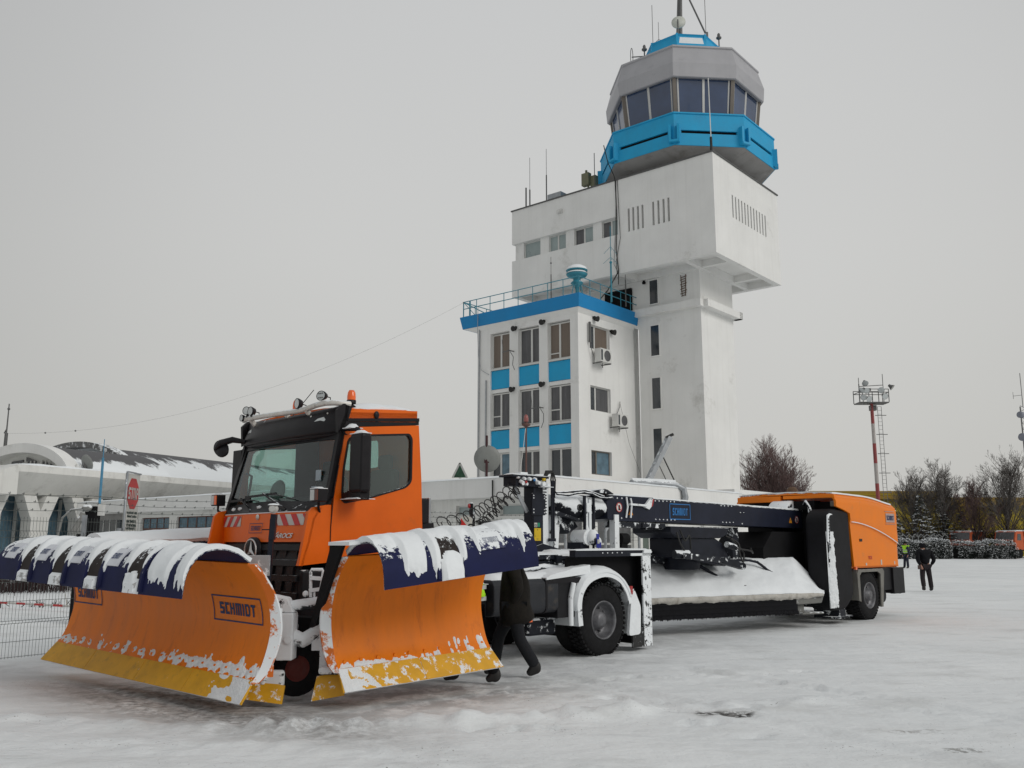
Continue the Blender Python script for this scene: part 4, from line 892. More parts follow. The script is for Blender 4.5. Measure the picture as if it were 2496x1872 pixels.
def truck():
    V = VF
    # ---- side walls with window openings (near and far side)
    win = roundpoly([(-4.74, 2.98), (-4.64, 3.035), (-3.79, 3.12), (-3.742, 3.06), (-3.742, 2.50), (-3.83, 2.42), (-4.375, 2.27), (-4.78, 2.19), (-4.81, 2.3), (-4.80, 2.6)], .07)
    door = [(-4.95, 1.35), (-3.97, 1.38), (-3.93, 1.69), (-3.86, 1.77), (-3.64, 1.865), (-3.54, 1.84), (-3.57, 2.52), (-3.63, 3.25), (-4.70, 3.132), (-4.76, 3.10), (-4.80, 3.05), (-4.92, 2.36), (-4.95, 1.9)]
    for nm, y0, sg in (('door', .1, 1), ('door', 2.5, -1)):
        f = lambda u, v, w_: Vector((u, y0 + sg * w_, v))
        d = plate_with_holes(door, [win], f, .05, nm, ORANGE, TR, V)
        # window frame gasket + pane
        ins = [(a * .965 + -4.27 * .035, b * .965 + 2.66 * .035) for a, b in win]
        plate_with_holes([(a * 1.02 + 4.27 * .02, b * 1.02 - 2.66 * .02) for a, b in win], [ins], lambda u, v, w_: Vector((u, y0 - sg * .006 + sg * w_, v)), .03, 'window_gasket', BLKC, d, V)
        plate_with_holes(win, [], lambda u, v, w_: Vector((u, y0 + sg * (.02 + w_ * .2), v)), .02, 'side_window', GLS, d, V)
        plate_with_holes([(-5.03, 2.17), (-4.957, 2.17), (-4.925, 2.36), (-4.805, 3.05), (-4.765, 3.105), (-4.70, 3.138), (-3.63, 3.255), (-3.632, 3.315), (-4.84, 3.215), (-4.87, 3.06)], [], f, .05, 'pillar', BLKC, TR, V)
        plate_with_holes([(-5.37, 1.45), (-4.957, 1.485), (-4.957, 2.165), (-5.02, 2.165), (-5.2, 2.13), (-5.265, 2.07)], [], f, .05, 'corner_panel', ORANGE, TR, V)
    MB().tube([(-4.955, .093, 1.35), (-4.955, .093, 1.9), (-4.925, .093, 2.36), (-4.87, .093, 2.65)], .006, 4).build('door_seam', BLKC, TR, V)
    # rear wall with window
    rw = rrect(.93, 2.74, 1.80, 3.12, .06)
    plate_with_holes(rrect(.15, 1.4, 2.45, 3.3, .03), [rw], lambda u, v, w_: Vector((-3.58 - w_ - (v - 2) * .055, u, v)), .04, 'rear_wall', ORANGE, TR, V)
    plate_with_holes(rw, [], lambda u, v, w_: Vector((-3.60 - w_ * .2 - (v - 2) * .055, u, v)), .02, 'rear_window', GLS, TR, V)
    # interior
    m = MB(); m.box((-5.0, .17, 1.5), (-3.66, 2.43, 1.95)); m.box((-5.0, .2, 1.95), (-4.72, 2.4, 2.2)); m.box((-4.74, .7, 2.1), (-4.62, 1.5, 2.3)); m.build('dashboard', SEAT, TR, V, bevel=.03)
    MB().box((-4.06, 2.41, 2.0), (-3.66, 2.44, 3.2)).build('inner_trim', SEAT, TR, V)
    for y in (.6, 1.95):
        m = MB(); m.box((-4.2, y - .25, 1.95), (-3.75, y + .25, 2.15)); m.box((-3.88, y - .24, 2.1), (-3.72, y + .24, 2.68)); m.box((-3.84, y - .13, 2.68), (-3.74, y + .13, 2.88)); m.build('seat', SEAT, TR, V, bevel=.04)
    m = MB(); sw = [(-4.55 + .12 * math.cos(a) * .5, .6 + .21 * math.sin(a), 2.38 + .17 * math.cos(a)) for a in [2 * math.pi * k / 24 for k in range(25)]]
    m.tube(sw, .016, 6, cap=False); m.bar((-4.55, .41, 2.38), (-4.55, .79, 2.38), .03); m.bar((-4.55, .6, 2.38), (-4.75, .6, 2.1), .05); m.build('steering_wheel', SEAT, TR, V)
    m = MB(); m.lathe([(.001, 0), (.16, .01), (.165, .03), (.14, .06), (.001, .06)], (-4.85, 1.5, 2.37), Matrix.Rotation(R(-80), 4, 'Y'), 24); m.box((-4.9, 1.25, 2.2), (-4.75, 1.75, 2.29)); m.build('dashboard_fan', M('pale_plastic', (.25, .27, .26), .6), TR, V)
    m = MB(); m.tube([(-4.98, 2.15, 2.2), (-4.9, 2.2, 2.45), (-4.88, 2.2, 2.62), (-4.92, 2.28, 2.66)], .018, 6); m.build('grab_handle', SEAT, TR, V)
    # ---- front: bonnet panel, cowl, windscreen, visor
    mb = MB(); fpatch(mb, .2, 2.4, 1.725, lambda y: 2.085, 0, .03, 14, 4); hood = mb.build('front_panel', ORANGE, TR, V)
    mb = MB(); fpatch(mb, .1, .2, 1.45, 2.13, -.005, .03, 2, 5); fpatch(mb, 2.4, 2.5, 1.45, 2.13, -.005, .03, 2, 5); mb.build('corner_panel', ORANGE, TR, V)
    mb = MB(); fpatch(mb, .12, 2.48, 2.09, lambda y: 2.24 - .05 * ((y - 1.3) / 1.2) ** 2, .0, .04, 14, 3); mb.build('cowl', BLKC, TR, V)
    mb = MB(); snowp = fpatch(mb, .25, 2.38, 2.082, 2.092, .008, .03, 20, 1); mb.build('snow_line', SNOWR, hood, V)
    mb = MB()
    for (y, z) in ((2.18, 2.16), (1.98, 2.165), (1.45, 2.17), (1.08, 2.17)): x = xf(y, z); blob(mb, (x - .005, y, z - .005), .045, (.5, 1.1, .55), y)
    tag(mb.build('snow_lumps', SNOWR, TR, V), kind='stuff')
    mb = MB(); fpatch(mb, .2, 2.4, lambda y: 2.235 - .05 * ((y - 1.3) / 1.2) ** 2, 3.03, -.012, .008, 16, 8); mb.build('windscreen', GLW, TR, V)
    mb = MB()
    fpatch(mb, .1, .2, 2.16, 3.06, .006, .05, 2, 8); fpatch(mb, 2.40, 2.5, 2.16, 3.06, .006, .05, 2, 8); fpatch(mb, .2, 2.4, 2.98, 3.06, .004, .04, 12, 2); mb.build('windscreen_frame', BLKC, TR, V)
    # visor / header: loft from the windscreen top out and back to the roof
    ny = 22; prof = [(-4.90, 3.03), (-5.03, 3.03), (-5.07, 3.055), (-5.05, 3.17), (-5.0, 3.29), (-4.95, 3.35), (-4.85, 3.375), (-4.72, 3.39)]
    def vis(y, p):
        u = (y - 1.3) / 1.22; e_ = abs(u) ** 4; x, z = p
        return Vector((x + (.10 * u * u + .10 * e_) * max(.15, min(1, (-4.80 - x) / .2)), y, z + (.03 * u * u if z > 3.3 else 0) + (.03 * e_ if z < 3.1 else 0)))
    A = [[vis(lerp(.09, 2.51, i / ny), p) for p in prof] for i in range(ny + 1)]; B = [[v + Vector((.05, 0, -.03)) for v in row] for row in A]
    mb = MB(); mb.slab(A, B); mb.add([v for v in A[0]] , [tuple(range(len(prof)))]); mb.add([v for v in A[-1]], [tuple(range(len(prof)))]); vs = mb.build('visor', BLKC, TR, V)
    plate_with_holes([(-4.74, 3.43), (-4.84, 3.41), (-4.92, 3.33), (-4.90, 3.05), (-4.80, 3.195), (-3.63, 3.30), (-3.632, 3.345), (-4.78, 3.235)], [], lambda u, v, w_: Vector((u, .09 + w_, v)), .05, 'header_side', BLKC, TR, V)
    plate_with_holes([(-4.74, 3.43), (-4.84, 3.41), (-4.92, 3.33), (-4.90, 3.05), (-4.80, 3.195), (-3.63, 3.30), (-3.632, 3.345), (-4.78, 3.235)], [], lambda u, v, w_: Vector((u, 2.51 - w_, v)), .05, 'header_side', BLKC, TR, V)
    mb = MB()
    for y, z in ((2.05, 3.12), (1.45, 3.13), (.9, 3.13), (.75, 3.14), (.62, 3.29), (.34, 3.31)): x = vis(y, (lerp(-5.06, -5.0, (z - 3.055) / .235), z)).x; MB().ball((x, y, z), .013, n=6).build('visor_screw', CHROME, vs, V)
    mb = MB(); mb.prism([(.36, 3.185), (.50, 3.19), (.52, 3.215), (.47, 3.25), (.38, 3.265), (.34, 3.23)], lambda u, v: Vector((vis(u, (lerp(-5.06, -5.0, (v - 3.055) / .235), v)).x + .03, u, v)), lambda u, v: Vector((vis(u, (lerp(-5.06, -5.0, (v - 3.055) / .235), v)).x - .012, u, v))); mb.build('position_lamp', LENS, vs, V)
    mb = MB(); mb.prism([(2.15, 3.185), (2.28, 3.19), (2.30, 3.215), (2.26, 3.25), (2.16, 3.265), (2.13, 3.23)], lambda u, v: Vector((vis(u, (lerp(-5.06, -5.0, (v - 3.055) / .235), v)).x + .03, u, v)), lambda u, v: Vector((vis(u, (lerp(-5.06, -5.0, (v - 3.055) / .235), v)).x - .012, u, v))); mb.build('position_lamp', LENS, vs, V)
    # roof: orange crown
    nx = 16; A = []
    for i in range(nx + 1):
        x = lerp(-4.82, -3.66, i / nx); row = []
        for j in range(17):
            y = lerp(.10, 2.50, j / 16); u = (y - 1.3) / 1.2; zb = lerp(3.22, 3.318, (x + 4.82) / 1.16); zt = lerp(3.41, 3.535, smooth(-4.85, -4.1, x)); bk = smooth(-3.66, -3.78, x) if x > -3.9 else 1
            if j in (0, 16): row.append(Vector((x, y, zb)))
            elif j in (1, 15): row.append(Vector((x, .1 if j == 1 else 2.5, zb + .12)))
            else:
                t = 1 - abs(u) ** 5; row.append(Vector((x + (.03 if i == nx else 0), .1 + (y - .1) if 1 < j < 15 else y, lerp(zb + .12, zt, t) - (.10 * (1 - bk)))))
        A.append(row)
    B = [[v - Vector((0, 0, .03)) for v in row] for row in A]
    mb = MB(); mb.slab(A, B); mb.box((-3.70, .14, 3.28), (-3.66, 2.46, 3.42)); roof = mb.build('roof', ORANGE, TR, V)
    P_ = lambda u, v: (lerp(-4.6, -3.70, u), lerp(.16, 2.44, v), (lerp(3.41, 3.535, smooth(-4.85, -4.1, lerp(-4.6, -3.7, u))) - .03 - (.09 * abs(2 * v - 1) ** 5)))
    snow_layer(P_, lambda u, v: (0, 0, 1), lambda u, v: .03 + .022 * min(1, 6 * min(u, 1 - u + .1, v + .02, 1.02 - v)) + .012 * fbm(u * 5, v * 9, 3) - .005, 20, 30, 'snow', roof, V)
    mb = MB(); mb.ball((-4.33, .085, 3.32), .045, (.9, .4, 1.1)); mb.build('roof_vent', BLKC, roof, V)
    # beacons, light bar, spot lamps, aerial
    for (x, y, z) in ((-4.37, .6, 3.54), (-4.40, 1.9, 3.55)):
        bc = MB().lathe([(.058, 0), (.062, .01), (.062, .05), (.055, .055)], (x, y, z - .03), n=20).build('beacon', BLKC, TR, V)
        MB().lathe([(.056, .05), (.057, .10), (.05, .155), (.035, .185), (.001, .19)], (x, y, z - .03), n=20).build('beacon_lens', AMBER, bc, V)
    mb = MB(); mb.tube([(-4.96, 2.36, 3.40), (-4.98, 2.25, 3.415), (-5.0, 1.5, 3.40), (-4.99, .90, 3.385), (-4.98, .72, 3.395), (-4.96, .50, 3.425), (-4.94, .33, 3.435), (-4.90, .2, 3.43), (-4.84, .13, 3.42), (-4.72, .11, 3.42)], [.03] + [.036] * 9, 12)
    for y in (2.1, 1.2, .7): mb.bar((-5.0, y, 3.40), (-4.9, y, 3.3), .05)
    bar = mb.build('light_bar', CHROME, TR, V)
    for (x, y, z, r, yaw, led) in ((-4.97, .38, 3.53, .075, 10, 1), (-5.03, .84, 3.475, .064, -5, 0), (-5.03, 2.04, 3.50, .058, 5, 0), (-5.02, 2.18, 3.52, .055, 25, 0), (-5.02, 2.30, 3.43, .045, 0, 0)):
        Rm = Matrix.Rotation(R(yaw), 4, 'Z') @ Matrix.Rotation(R(-90), 4, 'Y') @ Matrix.Diagonal((.78 if led else 1, 1, 1, 1))
        l = MB().lathe([(.02, -.07), (r * .7, -.06), (r, -.02), (r * 1.08, 0), (r * 1.08, .012), (r * .96, .012)], (x, y, z), Rm, 20).bar((x + .02, y, z - r), (x + .02, y, 3.42), .03).tube([(x + .05, y, z), (x + .10, y - .05, z - .02), (x + .09, y - .07, z - .09)], .007, 5).build('spot_lamp', BLKC, TR, V)
        MB().lathe([(r * .96, .010), (.001, .016)], (x, y, z), Rm, 20).build('lens', LENS, l, V)
        if led:
            q = MB()
            for a in (-1, 0, 1):
                for b in (-1, 1): p = Rm @ Vector((b * .035, a * .03, .018)); q.ball((x + p.x, y + p.y, z + p.z), .009, n=6)
            q.build('diode', ANT, l, V)
    MB().tube([(-4.85, 1.25, 3.37), (-4.6, 1.15, 3.74)], .005, 4).build('aerial', BLKC, TR, V)
    mb = MB(); letters(mb, 'SKY-LIGHT', 0, 0, .2, .028, lambda u, v: Vector((-4.995 + u * .22, .50 - u * .95, 3.405 + v + u * .06))); mb.build('light_bar_lettering', INK, bar, V)
    # panel markings
    for (y0, y1, sgn) in ((.24, .86, 1), (1.80, 2.42, -1)):
        mb = MB(); fpatch(mb, y0, y1, 1.925, 2.06, .006, .004, 6, 1); st = mb.build('warning_panel', WHITP, hood, V)
        mb = MB(); w_ = .115
        for k in range(-2, 4):
            a = y0 + .03 + k * .24 + (.02 if sgn > 0 else .1)
            sh = (lambda z, s_=sgn: s_ * (z - 1.925) * .95)
            lo = max(y0, a); 
            A = []; 
            n = 8; rowA = []; rowB = []
            for j in range(n + 1):
                z = lerp(1.925, 2.06, j / n); o_ = sh(z); ya = min(max(a + o_, y0), y1); yb = min(max(a + w_ + o_, y0), y1)
                rowA.append(Vector((xf(ya, z) - .0105, ya, z))); rowB.append(Vector((xf(yb, z) - .0105, yb, z)))
            if max((p - q).length for p, q in zip(rowA, rowB)) > .005: mb.grid([rowA, rowB], 0, False)
        mb.build('red_stripe', REDP, st, V)
    # logo plate, small badge, model lettering, star
    PL = lambda y0: (lambda u, v: Vector((xf(y0 - u, v) - .012, y0 - u, v)))
    mb = MB(); logo(mb, 0, 1.835, .36, .125, PL(1.50)); mb.build('name_plate', INKB, hood, V)
    mb = MB(); mb.lathe([(.001, .012), (.032, .010), (.036, 0)], (xf(1.31, 2.04) - .008, 1.31, 2.035), Matrix.Rotation(R(-90), 4, 'Y'), 20); mb.build('round_badge', CHROME, hood, V)
    def word(txt, y0, z0, h, wsc, ital, mat):
        cu = bpy.data.curves.new('t', 'FONT'); cu.body = txt; cu.size = h * 1.4; cu.extrude = .004; cu.shear = ital; cu.space_character = .95; cu.offset = .0012
        ob = bpy.data.objects.new('t', cu); me = bpy.data.meshes.new_from_object(ob); mb = MB()
        x1 = max(v.co.x for v in me.vertices); s_ = wsc / x1
        mb.add([Vector((xf(y0 - v.co.x * s_, z0 + v.co.y) - .012 - v.co.z, y0 - v.co.x * s_, z0 + v.co.y)) for v in me.vertices], [tuple(p.vertices) for p in me.polygons])
        bpy.data.objects.remove(ob); bpy.data.curves.remove(cu); bpy.data.meshes.remove(me); return mb
    mb = word('AROCS', .78, 1.775, .055, .38, .35, SILV); mb.bar((xf(.8, 1.76) - .015, .86, 1.772), (xf(.8, 1.81) - .015, .70, 1.845), .012, .01); mb.build('model_lettering', SILV, hood, V)
    # grille
    mb = MB(); fpatch(mb, .22, 2.40, .75, 1.72, -.05, .05, 12, 4)
    for k, z in enumerate((1.66, 1.48, 1.30, 1.10, .92)):
        fpatch(mb, .22, 2.40, z - .035, z + .035, .0 - .01 * k, .05, 12, 1)
        for j in range(9):
            y = .36 + j * .235
            if abs(y - 1.4) < .22 and k < 2: continue
            x = xf(y, z) + .02; mb.prism([(y - .05, z - .15), (y + .05, z - .15), (y + .08, z - .04), (y - .08, z - .04)], lambda u, v: Vector((x, u, v)), lambda u, v: Vector((x + .05, u, v)))
    mb.build('grille', BLK, TR, V)
    cz = 1.615; cy = 1.27; cx = xf(cy, 1.6) - .04; Rs = .142
    RX = Matrix.Rotation(R(-90), 4, 'Y')
    MB().lathe([(.001, .0), (Rs * 1.2, 0), (Rs * 1.2, -.05)], (cx, cy, cz), RX, 36).build('emblem_disc', BLKC, TR, V)
    mb = MB(); mb.tube([(cx - .015, cy + Rs * math.cos(a), cz + Rs * math.sin(a)) for a in [2 * math.pi * k / 40 for k in range(41)]], .011, 6, cap=False)
    for k in range(3):
        a = R(90 + 120 * k); tip = Vector((cx - .012, cy + Rs * .97 * math.cos(a), cz + Rs * .97 * math.sin(a)))
        for s_ in (-1, 1):
            b = a + s_ * R(60); q = Vector((cx - .012, cy + .032 * math.cos(b), cz + .032 * math.sin(b)))
            mb.add([tip, q, Vector((cx - .035, cy, cz)), Vector((cx, cy, cz))], [(0, 1, 2), (0, 1, 3), (0, 2, 3)])
    mb.build('star_emblem', SILV, TR, V)
    # wipers
    mb = MB()
    for (ya, yb, zc, yp, zp) in ((2.33, 1.72, 2.285, 1.62, 2.12), (1.85, 1.05, 2.33, .72, 2.12)):
        xa = xf((ya + yb) / 2, 2.3) - .05
        mb.bar((xa + .01, ya, zc - .02), (xa, yb, zc), .018, .03); mb.bar((xa - .015, lerp(ya, yb, .62), zc + .01), (xa - .05, yp, zp), .022); mb.bar((xa - .01, lerp(ya, yb, .9), zc), (xa - .03, yp - .18, zp + .12), .012)
    mb.build('wiper', BLKC, TR, V)
    # stickers in the windscreen
    mb = MB(); mb.box((-5.005 + .02, .33, 2.47), (-4.985 + .02, .42, 2.60)); mb.build('windscreen_sticker', M('sticker', (.32, .38, .42), .7), TR, V); mb = MB(); mb.box((-5.03 + .02, .38, 2.36), (-5.01 + .02, .47, 2.40)); mb.build('windscreen_sticker', M('sticker', (.32, .38, .42), .7), TR, V)
    # mirrors
    mr = MB(); mr.box((-4.85, -.36, 2.30), (-4.70, -.08, 3.02)); mr.build('mirror', BLKC, TR, V, bevel=.04)
    mr = MB(); mr.box((-4.82, -.30, 2.22), (-4.68, -.02, 2.34)); mr.tube([(-4.77, -.2, 3.0), (-4.77, -.15, 3.08), (-4.79, .1, 3.10)], .03, 8); mr.bar((-4.76, -.05, 2.28), (-4.76, .1, 2.26), .12, .1); mr.build('mirror_arm', BLKC, TR, V, bevel=.01)
    sn = MB(); snow_cap(sn, -4.85, -.35, -4.71, -.09, 3.018, .03); snow_cap(sn, -4.86, -.12, -4.68, .06, 3.10, .045); snow_cap(sn, -4.86, -.3, -4.60, .06, 2.235, .03, seed=4); sn.build('snow', SNOW, TR, V)
    sn = MB(); P2 = [[Vector((-4.697, lerp(-.325, -.2, i / 4) , lerp(2.5, 2.9, j / 12))) for j in range(13)] for i in range(5)]
    mr = MB(); mr.box((-4.85, 2.58, 2.32), (-4.72, 2.83, 3.02)); mr.tube([(-4.78, 2.7, 3.0), (-4.8, 2.4, 3.1)], .03, 8); mr.bar((-4.78, 2.6, 2.28), (-4.78, 2.4, 2.26), .1); mr.build('mirror', BLKC, TR, V, bevel=.04)
    mr = MB(); mr.tube([(-4.95, 2.3, 3.10), (-5.08, 2.42, 3.13), (-5.17, 2.58, 3.09), (-5.2, 2.68, 3.0)], [.03, .045, .05, .03], 10); mr.lathe([(.001, -.05), (.07, -.03), (.105, .02), (.10, .05), (.001, .055)], (-5.13, 2.6, 3.0), Matrix.Rotation(R(35), 4, 'X') @ Matrix.Rotation(R(-60), 4, 'Y') @ Matrix.Diagonal((1, 1.7, 1, 1)), 18); mr.build('front_mirror', BLKC, TR, V)
    # auxiliary head lamps on brackets
    for (x, y, z) in ((-5.22, .04, 2.27), (-5.20, 2.60, 2.29)):
        l = MB().box((x - .02, y - .09, z - .075), (x + .11, y + .075, z + .08)).tube([(x + .05, y, z - .07), (x + .06, y + .02, z - .14), (x + .12, y + (.08 if y < 1 else -.08), z - .2)], .018, 6).build('side_headlight', BLKC, TR, V, bevel=.015)
        MB().box((x - .032, y - .02, z - .06), (x - .022, y + .065, z + .065)).build('lens', LENS, l, V)
        MB().box((x - .03, y - .085, z - .06), (x + .02, y - .03, z + .065)).build('indicator', AMBER if y > 1 else M('brown_lens', (.12, .03, .015), .3), l, V)
        s_ = MB(); snow_cap(s_, x - .03, y - .09, x + .11, y + .075, z + .08, .02); s_.build('snow', SNOW, l, V)
    # orange steps at the far corner, black air intake behind the cab
    mb = MB(); mb.box((-5.08, 2.51, 1.4), (-5.04, 2.64, 2.0)); mb.box((-4.87, 2.51, 1.4), (-4.84, 2.64, 2.0))
    for z in (1.4, 1.58, 1.77, 1.96): mb.box((-5.06, 2.51, z), (-4.86, 2.65, z + .03))
    mb.build('corner_step', ORANGE, TR, V)
    mb = MB(); mb.box((-3.53, .2, 1.95), (-3.34, .75, 2.30)); mb.build('air_intake', BLKC, TR, V, bevel=.03)
    mb = MB(); mb.prism([(-3.53, 1.95), (-3.27, 1.98), (-3.26, 1.9), (-3.5, 1.6)], lambda u, v: Vector((u, .2, v)), lambda u, v: Vector((u, .7, v))); mb.build('intake_bracket', BLKC, TR, V)
    MB().box((-3.36, .19, 1.97), (-3.325, .76, 2.31)).build('intake_grille', GALV, TR, V, bevel=.01)
    # chassis, bumper, side bodywork
    mb = MB(); mb.box((-4.9, .75, .75), (1.15, .85, 1.05)); mb.box((-4.9, 1.65, .75), (1.15, 1.75, 1.05)); mb.box((-3.3, .85, .7), (-.8, 1.65, 1.1)); mb.cyl((0, .3, .54), (0, 2.2, .54), .12); mb.cyl((-3.75, .3, .54), (-3.75, 2.2, .54), .1); mb.box((-5.0, .5, .9), (-3.6, 2.0, 1.5)); mb.build('chassis', BLACKU, TR, V)
    mb = MB(); mb.box((-5.35, .25, .55), (-4.9, 2.25, .78)); mb.box((-5.3, .12, .78), (-4.4, .3, 1.4)); mb.box((-5.3, 2.2, .78), (-4.4, 2.38, 1.4)); mb.build('bumper', BLK, TR, V, bevel=.03)
    mb = MB(); mb.prism([(-4.9, 1.4), (-4.55, 1.42), (-4.45, .8), (-4.9, .5)], lambda u, v: Vector((u, .12, v)), lambda u, v: Vector((u, .5, v))); mb.prism([(-3.97, 1.4), (-3.5, 1.82), (-3.0, 1.2), (-3.1, .55), (-3.3, .55), (-3.35, 1.0), (-3.6, 1.3)], lambda u, v: Vector((u, .12, v)), lambda u, v: Vector((u, .5, v))); mb.box((-3.1, .15, .45), (-2.4, .7, 1.15)); mb.build('side_fairing', BLK, TR, V)
    mb = MB(); snow_cap(mb, -3.1, .1, -2.35, .75, 1.15, .08); mb.build('snow', SNOW, TR, V)
    # fuel tank
    m = MB(); ol = roundpoly([(.02, .70), (.02, 1.2), (.66, 1.2), (.66, .70)], .12, 5)
    for a, b, k in ((-2.32, -1.0, 1),): m.prism(ol, lambda u, v: Vector((a, u, v)), lambda u, v: Vector((b, u, v)))
    ft = m.build('fuel_tank', M('grey_tank', (.035, .037, .042), .55, .2, spec=.2, var=.15, dirt=.2), TR, V, bevel=.02)
    m = MB()
    for x in (-1.98, -1.28):
        ol2 = roundpoly([(.01, .69), (.01, 1.21), (.67, 1.21), (.67, .69)], .125, 5); m.prism(ol2, lambda u, v: Vector((x, u, v)), lambda u, v: Vector((x + .035, u, v)))
    m.cyl((-1.65, .2, 1.19), (-1.65, .2, 1.28), .07); m.build('tank_strap', BLKC, ft, V)
    m = MB(); snow_cap(m, -2.3, .1, -1.02, .6, 1.2, .07); m.build('snow', SNOW, ft, V)
    MB().box((-1.66, .0, .60), (-1.58, .06, .66)).build('side_marker', AMBER, TR, V)
    MB().box((-1.35, .3, .36), (-.75, .6, .62)).build('air_tank', STEELS, TR, V, bevel=.04)
    MB().box((-1.02, .03, .62), (-.58, .62, 1.15)).build('battery_box', BLK, TR, V)
    # wheels
    wheel(TR, V, (.02, 0, .535)); wheel(TR, V, (.02, .34, .535), tread=False); wheel(TR, V, (.02, 2.16, .535), ry=-1, tread=False); wheel(TR, V, (.02, 2.5, .535), ry=1)
    wheel(TR, V, (-3.75, .12, .535), deep=-.02, tread=False); wheel(TR, V, (-3.75, 2.4, .535), ry=1, tread=False)
    # rear mudguard with its snow blanket
    path = polyline([(-.62, .48), (-.64, .80), (-.56, 1.04), (-.34, 1.21), (.02, 1.28), (.36, 1.20), (.58, 1.00), (.68, .78)])
    A = []; B = []
    for i in range(33):
        x, z = path(i / 32); dx = x - .02; dz = z - .535; l = math.hypot(dx, dz); A.append([Vector((x, y, z)) for y in (-.03, .3, .62)]); B.append([Vector((x - dx / l * .03, y, z - dz / l * .03)) for y in (-.03, .3, .62)])
    m = MB(); m.slab(A, B)
    A2 = []; B2 = []
    for i in range(33):   # outer lip
        x, z = path(i / 32); dx = x - .02; dz = z - .535; l = math.hypot(dx, dz); A2.append([Vector((x, -.035, z)), Vector((x - dx / l * .09, -.045, z - dz / l * .09))]); B2.append([v + Vector((0, .025, 0)) for v in A2[-1]])
    m.slab(A2, B2); mg = m.build('mudguard', STEELW, TR, V)
    def P_(u, v):
        x, z = path(lerp(.10, .93, u)); return (x, lerp(-.05, .66, v), z)
    def N_(u, v):
        x, z = path(lerp(.10, .93, u)); d = Vector((x - .02, 0, z - .535)).normalized(); return d
    snow_layer(P_, N_, lambda u, v: .085 * min(1, 5 * min(v + .05, 1.05 - v)) * (.45 + .55 * math.sin(math.pi * min(1, u * 1.05))) + .02 * fbm(u * 6, v * 4), 48, 14, 'snow', mg, V)
    P3 = lambda u, v: (lerp(-1.28, -.30, u), lerp(.0, .66, v), lerp(1.20, 1.27, u))
    snow_layer(P3, lambda u, v: (0, 0, 1), lambda u, v: .05 + .06 * smooth(0, 1, u) + .02 * fbm(u * 4, v * 4, 7) - .04 * (1 - smooth(0, .1, u)), 24, 12, 'snow', mg, V)
    MB().box((-1.28, .02, 1.12), (-.5, .64, 1.2)).build('guard_plate', BLKC, TR, V)
    m = MB(); m.tube([(-.70, -.01, 1.12), (-.76, .0, .9), (-.76, .0, .5)], .04, 8); m.build('guard_stay', STEELW, TR, V)
    m = MB(); ol = roundpoly([(.66, .88), (.74, .98), (.90, .70), (.88, .27), (.58, .26), (.62, .55)], .06, 3); m.prism(ol, lambda u, v: Vector((u, -.035, v)), lambda u, v: Vector((u, .02, v))); m.box((.72, .0, .28), (.77, .6, .98)); m.build('mud_flap', M('snow_caked_flap', SNOWC, .95, var=.05, vs=5, bump=.6, bs=25), TR, V)
    MB().box((.62, -.05, .9), (.68, .0, 1.03)).build('tail_lamp', REDL, TR, V)
truck()

# ================================================================ snow plough: wide centre blade and two folded wings
PW = empty('snow_plough', FR(-3.3, 10.2, 0), 'large orange snow plough with yellow cutting edges and snowy navy deflectors at the truck front', 'snow plough')
PROF = [(.13, .30), (.24, .44), (.325, .68), (.345, .88), (.30, 1.10), (.19, 1.31), (.02, 1.50)]
FLAP = [(.04, 1.505), (-.12, 1.60), (-.31, 1.642), (-.51, 1.60), (-.66, 1.43), (-.705, 1.18)]
pf = polyline(PROF); ff = polyline(FLAP)
PT = [pf(k / 400) for k in range(401)]
def yz(z):
    if z <= PT[0][1]: return PT[0][0]
    lo, hi = 0, 400
    while hi - lo > 1:
        md = (lo + hi) // 2
        if PT[md][1] < z: lo = md
        else: hi = md
    t = (z - PT[lo][1]) / max(1e-9, PT[hi][1] - PT[lo][1]); return lerp(PT[lo][0], PT[hi][0], min(1, t))
